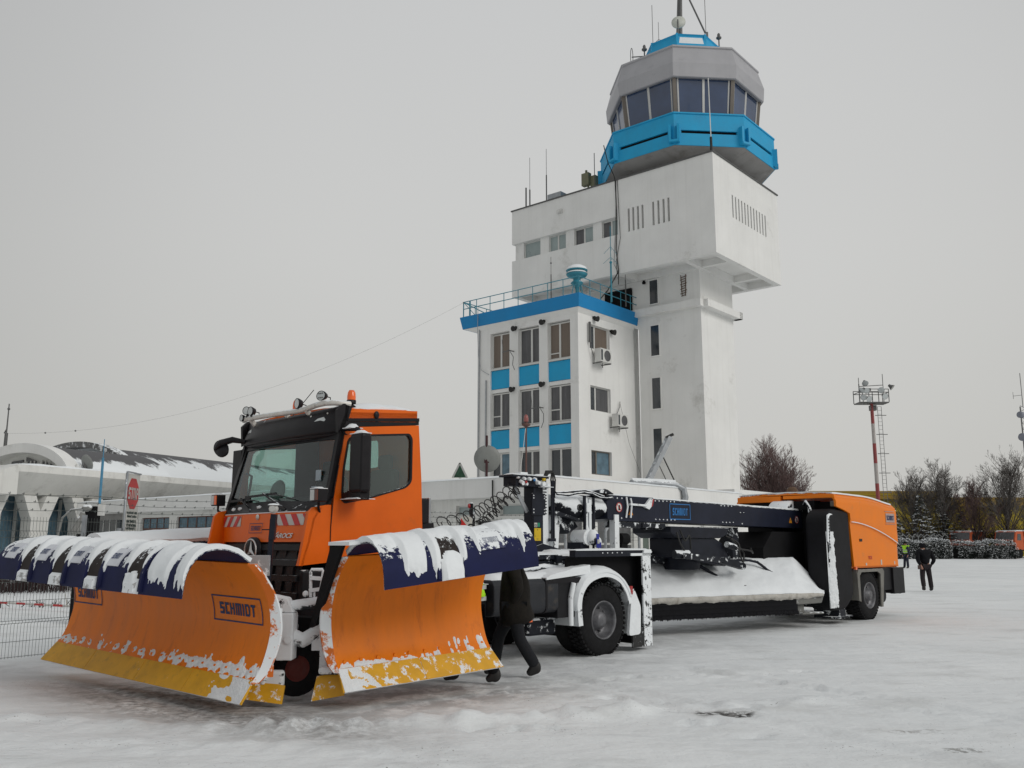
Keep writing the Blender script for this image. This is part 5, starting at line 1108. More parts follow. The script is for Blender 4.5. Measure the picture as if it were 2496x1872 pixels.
def blade(F, sg, Ln, tilt, ftilt, dz, darks, logos, logos_flap, thf, bolts, nm, wing=False, texts=True):
    V3 = lambda s, b, z, k=tilt: Vector((s, sg * b, z + dz + k * s / Ln))
    def grid(prof, t0, t1, nt_, off, k=tilt, s0=0, s1=Ln, ns=24):
        G = []
        for i in range(ns + 1):
            s = lerp(s0, s1, i / ns); row = []
            for j in range(nt_ + 1):
                t = lerp(t0, t1, j / nt_); b, z = prof(t); b2, z2 = prof(min(1, t + .01)); b1, z1 = prof(max(0, t - .01)); d = Vector((b2 - b1, z2 - z1)).normalized()
                row.append(V3(s, b + d.y * off, z - d.x * off, k))
            G.append(row)
        return G
    m = MB(); m.slab(grid(pf, 0, 1, 20, 0), grid(pf, 0, 1, 20, .02)); mould = m.build(nm, PLOW, PW, F)
    # stiffening ribs and top rail on the rear side
    m = MB(); n = max(3, int(Ln / .6))
    for i in range(n + 1):
        s = lerp(.04, Ln - .04, i / n); pr = [pf(t / 10) for t in range(11)]; m.prism([(b + .02, z) for b, z in pr] + [(b + .14, z) for b, z in pr[::-1]], lambda u, v: V3(s - .012, u, v), lambda u, v: V3(s + .012, u, v))
    m.bar(V3(0, .42, .95), V3(Ln, .42, .95), .12, .16); m.bar(V3(0, .34, .40), V3(Ln, .34, .40), .12, .12); m.build('rear_frame', PLOWS, mould, F)
    # cutting edge in segments
    m = MB(); cuts = [0, .5, 1.0] if Ln < 3 else [0, .25, .48, .75, 1]
    for a, b in zip(cuts[:-1], cuts[1:]):
        s0 = a * Ln + .004; s1 = b * Ln - .004; ex0 = -.02 if a == 0 else 0; ex1 = .08 if b == 1 else 0
        m.slab([[V3(s0 + ex0, 0, .12), V3(s0, .155, .335)], [V3(s1 + ex1, 0, .12), V3(s1, .155, .335)]], [[V3(s0 + ex0, .02, .11), V3(s0, .175, .325)], [V3(s1 + ex1, .02, .11), V3(s1, .175, .325)]], 0, False)
    m.build('cutting_edge', YEL if not wing else YELS, mould, F)
    sp = [.35, .42]
    for s in bolts:
        m = MB(); m.cyl(V3(s, yz(.40) - .022, .395), V3(s, yz(.40) + .01, .395), .019, n=8); m.build('bolt', PLOW, mould, F)
    if bolts:
        def Pk(u, v): z_ = lerp(.335, .66, v); return V3(Ln * u, yz(z_) - .001, z_)
        def Nk(u, v): z_ = lerp(.335, .66, v); d = Vector((yz(z_ + .03) - yz(z_ - .03) if z_ > .37 else .1, .06)).normalized(); return Vector((0, -sg * d.y, d.x))
        def tk(u, v):
            s_ = Ln * u; nb = min(abs(s_ - q) for q in bolts); f = .55 * fbm(s_ * 7, v * 3.2 + 5, 2) + .35 * fbm(s_ * 19, v * 9, 6)
            if wing: cov = .12 - 2.6 * v + .50 * math.exp(-(nb / .07) ** 2 - (v / .3) ** 2) + (1.25 * math.exp(-((v - .40) / .30) ** 2) * smooth(1.15, 1.5, s_) - .75 * smooth(.3, .5, fbm(s_ * 9, 0, 3) + .5)) * (1 if s_ > 1.1 else 0)
            else: cov = -.15 + .85 * math.exp(-((v - .20) / .11) ** 2) * (math.exp(-(nb / .05) ** 2) + .55 * smooth(2.1, 1.2, s_)) + .18 * smooth(2.2, .8, s_) - 1.2 * max(0, v - .3)
            return -.004 + .016 * max(-.3, min(1, (cov + f) * 1.6))
        tag(snow_layer(Pk, Nk, tk, int(Ln * 70), 26, 'stuck_snow', mould, F, SNOWR, -.004, -.006), kind='stuff')
    # snow streaks caked on the lower strip
    def Pn(u, v):
        s = Ln * u; return V3(s, .0 + .155 * v - .004, .12 + .215 * v)
    nrm = Vector((0, -sg * .81, .59)).normalized()
    if wing: snow_layer(Pn, lambda u, v: nrm, lambda u, v: -.004 + .010 * (fbm(u * Ln * 4, v * 2.2 + u * 9, 4) + .12 - .75 * smooth(.1, .6, u) + .4 * (u < .05)), 90, 16, 'frost', mould, F, SNOWR)
    else: snow_layer(Pn, lambda u, v: nrm, lambda u, v: -.004 + .010 * (fbm(u * Ln * 3.5, v * 1.6, 4) + .30 - 1.6 * smooth(.04, .34, u) + .9 * max(0, .2 - v) * (u < .3) + .35 * (abs(u - .985) < .03) * (v < .4)), 120, 16, 'frost', mould, F, SNOWR)
    # end plate at the near end
    m = MB(); A = []; B = []
    for j in range(21):
        b, z = pf(j / 20); w_ = .10 * (.35 + .65 * math.sin(math.pi * (j / 20) ** .8)); A.append([V3(-.002, b - .01, z), V3(-w_, b + .05, z)]); B.append([V3(-.002, b + .01, z), V3(-w_, b + .07, z)])
    m.slab(A, B); m.build('end_plate', PLOWS, mould, F)
    # deflector
    k = ftilt; m = MB(); m.slab(grid(ff, 0, 1, 16, 0, k), grid(ff, 0, 1, 16, .015, k)); fl = m.build('deflector', NAVY, PW, F)
    MW[fl.name] = MW[PW.name].copy(); 
    for a, b in darks: m = MB(); m.slab(grid(ff, .18, .99, 14, .021, k, a, b, 4), grid(ff, .18, .99, 14, .010, k, a, b, 4)); m.build('dark_panel', DARKR, fl, F)
    for a, b in darks:
        for s in (a - .05, b + .05): m = MB(); m.slab(grid(ff, .05, .97, 14, .042, k, s - .022, s + .022, 1), grid(ff, .05, .97, 14, .010, k, s - .03, s + .03, 1), 0, False); m.build('rib', NAVY, fl, F)
    for a, b in darks: m = MB(); m.slab(grid(ff, .91, 1.0, 4, .06, k, a + .03, b - .03, 2), grid(ff, .88, 1.0, 4, .012, k, a, b, 2), 0, False); m.build('edge_bracket', M('snowy_bracket', (.4, .4, .4), .7, snow=.5, ss=8), fl, F)
    if texts:
        for a, b in logos_flap:
            m = MB(); m2 = MB()
            def PF(u, v, o_=.03):
                t = .76 - v / .62 * .8; b_, z = ff(t); b2, z2 = ff(t + .01); b1, z1 = ff(t - .01); d = Vector((b2 - b1, z2 - z1)).normalized()
                return V3(b - u if sg < 0 else a + u, b_ + d.y * o_, z - d.x * o_, k)
            w_ = b - a; m.slab([[PF(-.025 + (w_ + .05) * i / 4, -.03 + .15 * j / 6) for j in range(7)] for i in range(5)], [[PF(-.025 + (w_ + .05) * i / 4, -.03 + .15 * j / 6, .01) for j in range(7)] for i in range(5)], 0, True); logo(m2, w_ * .12, .02, w_ * .76, .045, lambda u, v: PF(u, v, .034), fr=False); m.build('logo_plate', M('frosted_plate', (.6, .62, .66), .8) if not wing else M('frosted_navy_plate', (.03, .035, .10), .7, snow=.30, ss=14), fl, F); m2.build('plate_lettering', INKB if not wing else M('pale_lettering', (.40, .42, .48), .8), fl, F)
    def thn(u, v): return thf(u * Ln, v)
    def PS(u, v): b, z = ff(v); return V3(u * Ln, b, z, k)
    def NS(u, v):
        b2, z2 = ff(min(1, v + .01)); b1, z1 = ff(max(0, v - .01)); d = Vector((b2 - b1, z2 - z1)).normalized(); return Vector((0, sg * d.y, -d.x))
    snow_layer(PS, NS, thn, int(Ln * 46), 60, 'snow', fl, F, None, .006, .003)
    # logos on the mouldboard
    m = MB()
    for s0, z0, w_, h in logos: m = MB(); logo(m, 0, 0, w_, h, lambda u, v: V3(s0 - u if sg < 0 else s0 + u, yz(z0 + v) - .006, z0 + v)); m.build('plough_lettering', INKB, mould, F)
    return mould
def ribf(s, darks):
    return min([min(abs(s - (a - .05)), abs(s - (b + .05))) for a, b in darks] + [9])
D1 = [(.80, 1.06), (1.65, 1.89), (2.47, 2.72), (3.31, 3.55)]
def th1(s, v):
    edge = .52 + .10 * fbm(s * 2.1, 3, 1) + .05 * fbm(s * 9, v * 3, 2)
    for a, b in D1:
        if a < s < b: edge = .50 + .05 * fbm(s * 8, 1, 3)
    r_ = ribf(s, D1)
    if r_ < .055: edge = .88
    for a, b in ((.44, .65), (1.34, 1.54), (2.17, 2.39), (3.01, 3.23), (3.85, 4.05)):
        if a - .02 < s < b + .02: edge = max(edge, .60)
    if s < .78: edge = max(edge, .93 + .12 * fbm(s * 5, 5, 2)); 
    if .17 < s < .30 or .67 < s < .75: edge = min(edge, .62 + .08 * fbm(s * 9, 2, 2))
    if .80 < s < 1.06: edge = .52; 
    t = .045 + .012 * fbm(s * 1.7, v * 3, 5) + .006 * fbm(s * 8, v * 8, 2)
    if r_ < .05: t += .018
    if .80 < s < 1.06 and v > .80 + .08 * fbm(s * 9, 0, 1) + .6 * abs(s - .93): return .05 + .02 * fbm(s * 8, v * 9, 1)
    e2 = (edge - v) / .10 + .55 * fbm(s * 22, v * 16, 9) + .3 * fbm(s * 60, v * 45, 2)
    return .015 + lerp(-.010, t * (.25 + .75 * smooth(0, 3, (edge - v) / .1)) , max(0, min(1, e2)))
F1 = FR(-2.735, 9.466, 141.24)
blade(F1, -1, 4.30, .10, .10, 0, D1, [(1.03, .85, .90, .28), (4.28, .835, .74, .28)], [(.44, .65), (1.34, 1.54), (2.17, 2.39), (3.01, 3.23), (3.85, 4.05)], th1, [.11, .34, .55, .76, .99, 1.18, 1.44, 1.64, 1.83, 2.04, 2.26, 2.46, 2.68, 2.87, 3.3, 3.53, 3.73, 3.94, 4.14], 'centre_blade')
D2 = [(.71, .95)]
def th2(s, v):
    edge = .60 + .05 * s + .05 * fbm(s * 3, 3, 7) + .05 * fbm(s * 10, v * 3, 2)
    if s < .12: edge = .62
    if .12 < s < .26: edge = .68 + .05 * fbm(s * 9, 2, 4)
    if .26 < s < .52: edge = .95 + .05 * fbm(s * 8, 2, 4)
    if .60 < s < .68: edge = .97
    if .96 < s < 1.04: edge = .95
    if 1.22 < s < 1.62: edge = .50 + .03 * fbm(s * 9, 2, 4)
    if 1.84 < s < 1.88: edge = .92 - abs(s - 1.86) * 4
    if 1.22 < s < 1.26: edge = .85
    if .71 < s < .95 and v > .84 - .09 * math.cos((s - .83) * 12): return .04 + .05 * smooth(.75, .95, v) + .012 * fbm(s * 9, v * 9, 1)
    t = .060 + .012 * fbm(s * 1.7, v * 3, 15) + .005 * fbm(s * 8, v * 8, 2) + .012 * (ribf(s, [(.71, .95), (1.86, 1.86)]) < .05)
    e2 = (edge - v) / .10 + .55 * fbm(s * 24, v * 16, 9) + .3 * fbm(s * 60, v * 45, 2)
    return .015 + lerp(-.010, t * (.25 + .75 * smooth(0, 3, (edge - v) / .1)), max(0, min(1, e2)))
F2 = FR(-1.7255, 9.7363, 40)
blade(F2, 1, 2.05, .08, .20, .07, D2, [], [(1.28, 1.56)], th2, [.1, .3, .51, .73, .92, 1.13, 1.33, 1.75, 1.95], 'side_blade', True)
F3 = VF @ Matrix.Translation((-6.25, 3.75, 0)) @ Matrix.Rotation(R(2), 4, 'Z')
blade(F3, -1, 2.1, .05, .12, .14, [(.71, .95)], [], [], lambda s, v: .07 + .02 * fbm(s * 2, v * 3, 4) if v < .8 else .02, [], 'far_side_blade', True, False)
def plough_gear():
    I = IDM
    MB().prism([(-.03, 1.70), (.22, 1.70), (.64, .80), (.50, .84)], lambda u, v: F2 @ Vector((-.10, u, v)), lambda u, v: F2 @ Vector((-.06, u, v))).build('edge_shield', BLACKU, PW, I)
    m = MB(); m.prism([(-.12, -.20), (.42, -.30), (.46, -.12), (.05, .2), (-.12, .24)], lambda u, v: F2 @ Vector((u, v, 1.70 + .1 * u)), lambda u, v: F2 @ Vector((u, v, 1.735 + .1 * u))); m.build('snowy_flap_end', SNOW, PW, I)
    m = MB(); m.cyl((-2.71, 10.2, .9), (-2.69, 10.2, 1.45), .022, .03, 8); m.bar((-2.69, 10.2, 1.45), (-2.675, 10.2, 1.98), .05, .05); m.bar((-2.675, 10.2, 1.75), (-2.66, 10.2, 2.03), .075, .06); m.bar((-2.79, 10.2, 1.86), (-2.67, 10.2, 1.86), .012); m.build('marker_post', STEEL, PW, I)
    m = MB(); m.ball((-2.665, 10.18, 2.09), .055, (1, .8, 1), 14); m.cyl((-2.665, 10.14, 2.09), (-2.665, 10.12, 2.09), .035, n=12); m.build('post_lamp', M('frosted_lamp', (.45, .45, .43), .4), PW, I)
    MB().lathe([(.07, .06), (.05, .075), (.001, .08)], (-2.665, 10.18, 2.07), None, 12).build('snow', SNOW, PW, I)
    # headstock: box column, cylinder, lower arm
    m = MB(); m.box((-2.56, 10.12, .46), (-2.38, 10.34, .96)); m.box((-2.72, 10.16, .58), (-2.56, 10.36, .90)); m.prism([(-2.60, .96), (-2.38, .96), (-2.46, 1.12), (-2.66, 1.16), (-2.72, 1.0)], lambda u, v: Vector((u, 10.14, v)), lambda u, v: Vector((u, 10.32, v))); m.build('headstock', STEELW, PW, I, bevel=.015)
    m = MB(); m.cyl((-2.5, 10.24, 1.02), (-2.02, 10.32, 1.08), .058, .066, 14); m.ball((-2.28, 10.22, 1.16), .035); m.cyl((-2.62, 10.22, .75), (-2.62, 10.1, .75), .05, n=10); m.build('hydraulic_cylinder', STEELW, PW, I)
    m = MB(); m.tube([(-2.46, 10.25, .72), (-2.3, 10.26, .66), (-2.16, 10.3, .74), (-2.0, 10.36, .80)], [.09, .085, .08, .07], 10); m.box((-2.2, 10.24, .55), (-2.02, 10.44, .84)); m.cyl((-2.43, 10.1, .68), (-2.43, 10.16, .68), .045, n=6); m.box((-2.10, 10.2, .34), (-2.02, 10.3, .6)); m.build('lower_arm', STEELW, PW, I, bevel=.01)
    m = MB(); m.tube([(-2.24, 10.3, 1.12), (-2.25, 10.3, 1.39), (-2.24, 10.3, 1.42), (-2.12, 10.3, 1.42), (-2.11, 10.3, 1.39), (-2.14, 10.3, 1.1)], .018, 8); m.bar((-2.25, 10.3, 1.33), (-2.1, 10.3, 1.32), .05, .04); m.bar((-2.26, 10.3, 1.19), (-2.05, 10.3, 1.22), .035, .04); m.cyl((-2.2, 10.3, 1.1), (-2.2, 10.3, 1.2), .012); m.build('hose_bracket', STEELW, PW, I)
    m = MB(); m.cyl((-2.68, 10.12, .22), (-2.66, 10.12, .56), .035, n=10); m.tube([(-2.66 + .04 * math.cos(a), 10.12 + .04 * math.sin(a), .24 + a * .0055) for a in [k * .6 for k in range(90)]], .007, 4); m.build('spring', STEELW, PW, I)
    m = MB(); m.prism([(-3.0, .10), (-2.44, .03), (-2.44, .20), (-2.5, .22), (-3.0, .26)], lambda u, v: Vector((u, 10.1 - .1 * (v < .12), v)), lambda u, v: Vector((u, 10.13 - .1 * (v < .12), v))); m.build('cutting_edge', YELS, PW, I)
    m = MB(); m.prism([(-2.13, .06), (-1.78, .12), (-1.78, .36), (-2.10, .30)], lambda u, v: Vector((u, 10.1 - .1 * (v < .14), v)), lambda u, v: Vector((u, 10.13 - .1 * (v < .14), v))); m.build('cutting_edge', YELS, PW, I)
    m = MB(); m.box((-2.75, 10.1, .18), (-2.46, 10.2, .36)); m.build('shoe_block', STEELW, PW, I, bevel=.03); m = MB(); m.box((-2.08, 10.05, .32), (-1.86, 10.2, .40)); m.build('shoe_block', STEELW, PW, I, bevel=.03)
    m = MB(); m.prism([(-2.88, 1.36), (-2.66, 1.36), (-2.66, 1.58), (-2.95, 1.58)], lambda u, v: Vector((u, 10.0, v)), lambda u, v: Vector((u, 10.12, v))); m.build('bracket_box', M('pale_bracket', (.32, .33, .34), .6, snow=.45), PW, I)
    m = MB(); m.bar((-3.5, 11.1, .75), (-2.2, 10.6, .7), .22, .35); m.bar((-3.5, 11.1, .7), (-3.4, 11.6, .75), .2); m.bar((-2.9, 10.9, .7), (-2.7, 11.4, .75), .2); m.build('mounting_frame', BLACKU, PW, I)
    m = MB(); m.bar((-2.44, 10.4, .9), (-2.44, 10.5, .45), .08); m.build('wheel_fork', STEELS, PW, I)
    W = FR(-2.42, 10.52, 30)
    w_ = MB().lathe([(.14, -.045), (.16, -.05), (.27, -.06), (.30, -.035), (.30, .035), (.27, .06), (.16, .05), (.14, .045)], (0, 0, .33), Matrix.Rotation(R(90), 4, 'X'), 30).build('castor_wheel', RUB, PW, W)
    MB().lathe([(.001, .0), (.05, .01), (.10, -.01), (.135, .03), (.15, .045), (.15, -.045), (.10, -.02), (.001, -.02)], (0, 0, .33), Matrix.Rotation(R(90), 4, 'X'), 26).build('rim', M('red_rim', (.14, .02, .015), .6, dirt=.3), w_, W)
plough_gear()

# ================================================================ towed sweeper-blower unit (same frame as the truck)
SW = empty('airport_sweeper', VF, 'articulated runway sweeper trailer with dark steel beam, snowy brush hood and orange rounded engine housing', 'sweeper trailer')
def sweeper():
    V = VF
    # mast with control box
    m = MB(); m.box((-.615, .90, 1.58), (-.40, 1.12, 2.64)); m.build('mast', STEEL, SW, V)
    m = MB(); m.prism(rrect(-.675, 2.15, -.365, 2.50, .03), lambda u, v: Vector((u, .875, v)), lambda u, v: Vector((u, .90, v))); pl = m.build('mast_plate', STEEL, SW, V)
    for x in (-.645, -.395):
        for z in (2.19, 2.24, 2.42, 2.46): MB().ball((x, .872, z), .012, n=8).build('bolt', STEELW, pl, V)
    m = MB(); m.box((-1.06, .86, 2.60), (-.36, 1.14, 2.76)); m.box((-1.14, .84, 2.74), (-.32, 1.16, 2.775)); m.build('control_box', STEEL, SW, V)
    m = MB()
    for (x, z, r, mm) in ((-.95, 2.65, .05, 0), (-.9, 2.72, .03, 0), (-.78, 2.72, .035, 0), (-.66, 2.72, .035, 0), (-.58, 2.67, .04, 0), (-.47, 2.66, .055, 0), (-.36, 2.63, .05, 0), (-1.02, 2.72, .03, 0), (-.86, 2.64, .035, 0)):
        m.cyl((x, .86, z), (x, .80, z - .01), r, r * .7, 10)
    m.build('coupling', STEELW, SW, V)
    MB().cyl((-.90, .80, 2.66), (-.90, .78, 2.66), .022).build('red_cap', REDL, SW, V); MB().cyl((-.70, .81, 2.70), (-.70, .79, 2.70), .02).build('blue_cap', INKL, SW, V); MB().cyl((-.48, .80, 2.70), (-.48, .80, 2.74), .03).build('yellow_cap', SIGNY, SW, V)
    m = MB(); snow_cap(m, -1.14, .84, -.32, 1.16, 2.775, .025); m.box((-.86, .95, 2.79), (-.70, 1.05, 2.83)); snow_cap(m, -.55, .72, -.33, .86, 2.60, .02); m.build('snow', SNOWR, SW, V)
    # snowy column behind, rails, looping hoses
    m = MB(); m.box((-.38, .95, 1.6), (-.22, 1.2, 2.62)); m.build('rear_column', STEELW, SW, V)
    m = MB()
    for k in range(9): m.tube([(-.30 + .085 * math.cos(a), 1.03 + .085 * math.sin(a), 2.18 + k * .05) for a in [R(15 * j) for j in range(25)]], .010, 5)
    m.build('coil_hose', BLKW, SW, V)
    m = MB(); m.bar((-.19, .9, 1.75), (-.19, .9, 2.72), .025); m.bar((-.15, .9, 1.75), (-.15, .9, 2.72), .03); m.bar((-.26, .9, 1.76), (-.12, .9, 1.76), .05); m.build('guide_rail', STEEL, SW, V)
    m = MB()
    for o_ in range(3):
        m.tube([(-.36 + .02 * o_, .92 + .03 * o_, 2.72), (-.24, .92 + .03 * o_, 2.84 + .02 * o_), (-.12 - .02 * o_, .92, 2.86 + .012 * o_), (-.08 - .02 * o_, .92 + .03 * o_, 2.74), (-.10 - .02 * o_, .92, 2.45), (-.06 - .03 * o_, .94, 2.3)], .014, 6)
    m.build('hose_bundle', BLKW, SW, V)
    MB().box((-.608, .894, 1.96), (-.54, .90, 2.03)).build('ce_label', SIGNW, SW, V)
    m = MB(); letters(m, 'CE', -.60, 1.97, .05, .035, lambda u, v: Vector((u, .891, v))); m.build('ce_lettering', INK, SW, V)
    MB().box((-.53, .894, 1.965), (-.48, .90, 2.03)).build('green_label', M('green_label', (.01, .22, .12), .5), SW, V)
    MB().box((-.608, .894, 1.745), (-.455, .90, 1.945)).build('yellow_label', SIGNY, SW, V)
    m = MB(); m.box((-.54, .892, 1.91), (-.53, .894, 1.93)); m.box((-.56, .892, 1.77), (-.52, .894, 1.777)); m.box((-.595, .892, 1.81), (-.587, .894, 1.83)); m.build('label_print', INK, SW, V)
    # coiled air lines to the cab
    def coil(pts, r, pitch, n_, name):
        pf_ = polyline(pts); p = []; turns = n_
        for k in range(turns * 14 + 1):
            t = k / (turns * 14); q = Vector(pf_(t)); a = 2 * math.pi * k / 14; p.append(q + Vector((math.cos(a) * r, math.sin(a) * r * .8, math.sin(a) * r)))
        m = MB(); m.tube(p, .0085, 5); m.build(name, BLKW, SW, V)
    coil([(-1.02, .95, 2.60), (-1.2, 1.05, 2.42), (-1.42, 1.15, 2.28), (-1.62, 1.2, 2.17), (-1.85, 1.3, 2.08), (-2.2, 1.4, 2.02)], .072, .1, 12, 'coiled_line')
    coil([(-.95, .95, 2.58), (-.85, 1.1, 2.44), (-1.05, 1.2, 2.32), (-1.25, 1.25, 2.18), (-1.38, 1.3, 2.02), (-1.6, 1.35, 1.9)], .062, .1, 11, 'coiled_line')
    coil([(-.9, 1.0, 2.55), (-1.1, 1.15, 2.30), (-1.28, 1.2, 2.12), (-1.5, 1.3, 1.98), (-1.8, 1.4, 1.86)], .05, .1, 14, 'coiled_line')
    m = MB(); m.bar((-.66, 1.0, 2.20), (-.90, 1.05, 2.58), .03, .06); m.build('diagonal_brace', GALV, SW, V)
    # fifth-wheel plate heaped with snow
    m = MB(); m.prism(roundpoly([(-1.0, .5), (.35, .55), (.6, .9), (.6, 1.6), (.35, 1.95), (-1.0, 2.0)], .2, 5), lambda u, v: Vector((u, v, 1.46)), lambda u, v: Vector((u, v, 1.53))); m.box((-1.1, .55, 1.30), (.5, 1.95, 1.44)); m.build('kingpin_plate', STEELS, SW, V)
    P_ = lambda u, v: (lerp(-.98, .6, u), lerp(.52, 1.98, v), 1.53)
    snow_layer(P_, lambda u, v: (0, 0, 1), lambda u, v: (.075 * min(1, 6 * min(u, 1 - u, v, 1 - v) + .2) + .015 * fbm(u * 5, v * 5)) * (1 if u > .35 else .6), 30, 24, 'snow', SW, V)
    m = MB()
    for x in (-.5, -.1, .3, .52): m.box((x - .05, .47, 1.40), (x + .08, .56, 1.52))
    m.box((-.6, .8, 1.12), (.7, 1.7, 1.3)); m.build('turntable_lug', STEELS, SW, V)
    MB().prism([(-.62, 1.65), (-.42, 1.70), (.10, 1.585), (.0, 1.555), (-.62, 1.555)], lambda u, v: Vector((u, .88, v)), lambda u, v: Vector((u, 1.1, v))).build('mast_foot', STEEL, SW, V)
    m = MB(); m.prism([(-.03, 1.62), (.07, 1.62), (.12, 2.20), (-.02, 2.22)], lambda u, v: Vector((u, 1.0, v)), lambda u, v: Vector((u, 1.5, v))); m.build('support_leg', STEELW, SW, V)
    m = MB(); m.cyl((-1.6, .62, 1.36), (.2, .62, 1.36), .03); m.tube([(-1.3, .6, 1.3), (-.8, .5, 1.36), (-.3, .5, 1.30), (.4, .55, 1.33)], .04, 8); m.box((-1.5, .9, 1.12), (.9, 1.7, 1.28)); m.build('snowy_frame', STEELW, SW, V)
    # knuckle casting
    pr = polyline([(-.12, 2.40, .13), (.08, 2.36, .16), (.32, 2.32, .22), (.58, 2.29, .25), (.85, 2.30, .24), (1.05, 2.31, .20), (1.3, 2.31, .2)])
    A = []
    for i in range(25):
        x, z, h = pr(i / 24); A.append([Vector((x, 1.25 + .36 * math.cos(a), z + h * math.sin(a) * (1 if math.sin(a) > 0 else .95))) for a in [2 * math.pi * k / 20 for k in range(21)]])
    m = MB(); m.grid(A); m.add(A[0][:-1], [tuple(range(20))]); m.build('knuckle', M('snowy_casting', (.014, .015, .02), .75, snow=.66, ss=5, nzk=.35, spec=.1), SW, V)
    m = MB(); m.prism([(-.1, 2.24), (.55, 2.10), (.6, 2.06), (-.1, 2.18)], lambda u, v: Vector((u, .9, v)), lambda u, v: Vector((u, 1.6, v))); m.prism([(.02, 2.16), (.55, 2.06), (.62, 1.98), (.35, 1.86)], lambda u, v: Vector((u, 1.05, v)), lambda u, v: Vector((u, 1.45, v))); m.build('knuckle_gusset', STEELS, SW, V)
    m = MB()
    for x in (.50, .83): m.lathe([(.055, 0), (.07, -.02), (.075, .01), (.055, .01)], (x, .90, 2.30), Matrix.Rotation(R(90), 4, 'X') @ Matrix.Diagonal((1, .75, 1, 1)), 16); m.lathe([(.001, .012), (.056, .012)], (x, .89, 2.30), Matrix.Rotation(R(90), 4, 'X') @ Matrix.Diagonal((1, .75, 1, 1)), 16)
    m.build('knuckle_port', BLACKU, SW, V)
    m = MB(); m.box((.56, .84, 1.85), (.60, .88, 2.50)); m.box((.80, .84, 1.95), (.83, .88, 2.48)); m.build('pivot_bar', STEEL, SW, V)
    m = MB(); m.box((.60, .86, 1.95), (.66, .9, 2.46)); m.box((.70, .86, 1.8), (.76, .9, 2.44)); m.cyl((.64, .84, 1.84), (.60, .88, 2.1), .05, .02); m.box((.63, .85, 2.22), (.71, .855, 2.38)); m.build('pivot_strut', STEELW, SW, V)
    m = MB(); m.cyl((.80, .86, 1.6), (.78, .86, 2.2), .022); m.build('piston_rod', STEELS, SW, V)
    m = MB(); m.tube([(-.12, .85, 2.50), (.0, .84, 2.50), (.15, .84, 2.49), (.35, .84, 2.53), (.55, .84, 2.55), (.75, .84, 2.54), (.95, .84, 2.48), (1.15, .84, 2.47), (1.3, .84, 2.49)], .02, 6); m.tube([(-.12, .88, 2.53), (.1, .86, 2.54), (.35, .86, 2.57), (.6, .86, 2.59), (.8, .86, 2.56), (1.1, .86, 2.5)], .02, 6); m.prism([(.75, 2.58), (1.20, 2.645), (1.28, 2.63), (1.45, 2.56), (1.1, 2.57)], lambda u, v: Vector((u, .92, v)), lambda u, v: Vector((u, 1.4, v))); m.build('hose_run', STEELS, SW, V)
    # motor with blue label hanging on the frame
    m = MB(); m.cyl((.55, .75, 1.80), (.55, 1.05, 1.80), .13, n=20); m.ball((.62, .72, 1.80), .12, (1, .8, 1.1), 14); m.ball((.72, .7, 1.72), .08, (1, .8, 1.2), 12); m.build('hydraulic_motor', STEELW, SW, V)
    m = MB(); m.box((.40, .8, 1.58), (.62, 1.1, 1.72)); m.build('motor_bracket', STEEL, SW, V)
    MB().box((.60, .615, 1.63), (.66, .63, 1.86)).box((.66, .615, 1.63), (.71, .63, 1.72)).build('blue_label', M('blue_label', (.02, .03, .30), .5), SW, V)
    MB().box((.605, .60, 1.70), (.65, .613, 1.77)).build('label_panel', SIGNW, SW, V)
    m = MB(); m.tube([(.74, .68, 1.62), (.73, .62, 1.55), (.72, .55, 1.42), (.66, .5, 1.40), (.66, .5, 1.36), (.80, .5, 1.36), (.80, .5, 1.40)], .012, 6); m.build('chain_hook', STEELW, SW, V)
    # horizontal frame beam, guard panel
    m = MB(); m.box((-.62, .02, 1.50), (1.22, .14, 1.60)); m.box((-.62, 2.36, 1.50), (1.22, 2.48, 1.60)); fb = m.build('frame_beam', STEEL, SW, V)
    for k in range(5): MB().ball((.5 - k * .12 + .0, .015, 1.555), .012, n=6).build('bolt', STEELW, fb, V)
    m = MB(); snow_cap(m, -.62, .0, 1.26, .16, 1.60, .022); m.box((.72, .0, 1.505), (1.24, .02, 1.545)); m.build('snow', SNOW, fb, V)
    m = MB(); m.prism(roundpoly([(-.60, 1.50), (1.16, 1.50), (1.20, 1.3), (1.20, .9), (1.05, .9), (.9, 1.1), (-.6, 1.1)], .06, 3), lambda u, v: Vector((u, .22, v)), lambda u, v: Vector((u, .26, v))); m.box((1.185, .06, .07), (1.215, 2.44, 1.52)); m.build('guard_panel', BLACKU, SW, V)
    m = MB(); pp = polyline([(1.17, 1.50), (1.2, .8), (1.19, .07)])
    m.slab([[Vector((1.02 + .03 * fbm(j, 1), -.0, lerp(1.55, .07, j / 30))), Vector((1.235, -.0, lerp(1.57, .065, j / 30)))] for j in range(31)], [[Vector((1.02 + .03 * fbm(j, 1), .03, lerp(1.55, .07, j / 30))), Vector((1.235, .03, lerp(1.57, .065, j / 30)))] for j in range(31)]); m.build('panel_edge', M('rubber_edge_snowy', (.012, .012, .013), .8, snow=.56, ss=9, nzk=.1), SW, V)
    m = MB(); m.box((.72, .0, .064), (1.03, .03, .36)); m.build('lower_flap', M('rubber_flap_snowy', (.02, .02, .02), .8, snow=.40, ss=12, nzk=.1), SW, V)
    m = MB(); P_ = lambda u, v: (lerp(1.05, 1.26, u), lerp(-.01, 2.4, v), 1.57); snow_layer(P_, lambda u, v: (0, 0, 1), lambda u, v: .035 * min(1, 8 * min(u, 1 - u) + .2), 8, 30, 'snow', SW, V)
    m = MB(); m.box((1.38, .86, 1.45), (1.50, .98, 2.20)); m.build('support_post', STEELW, SW, V)
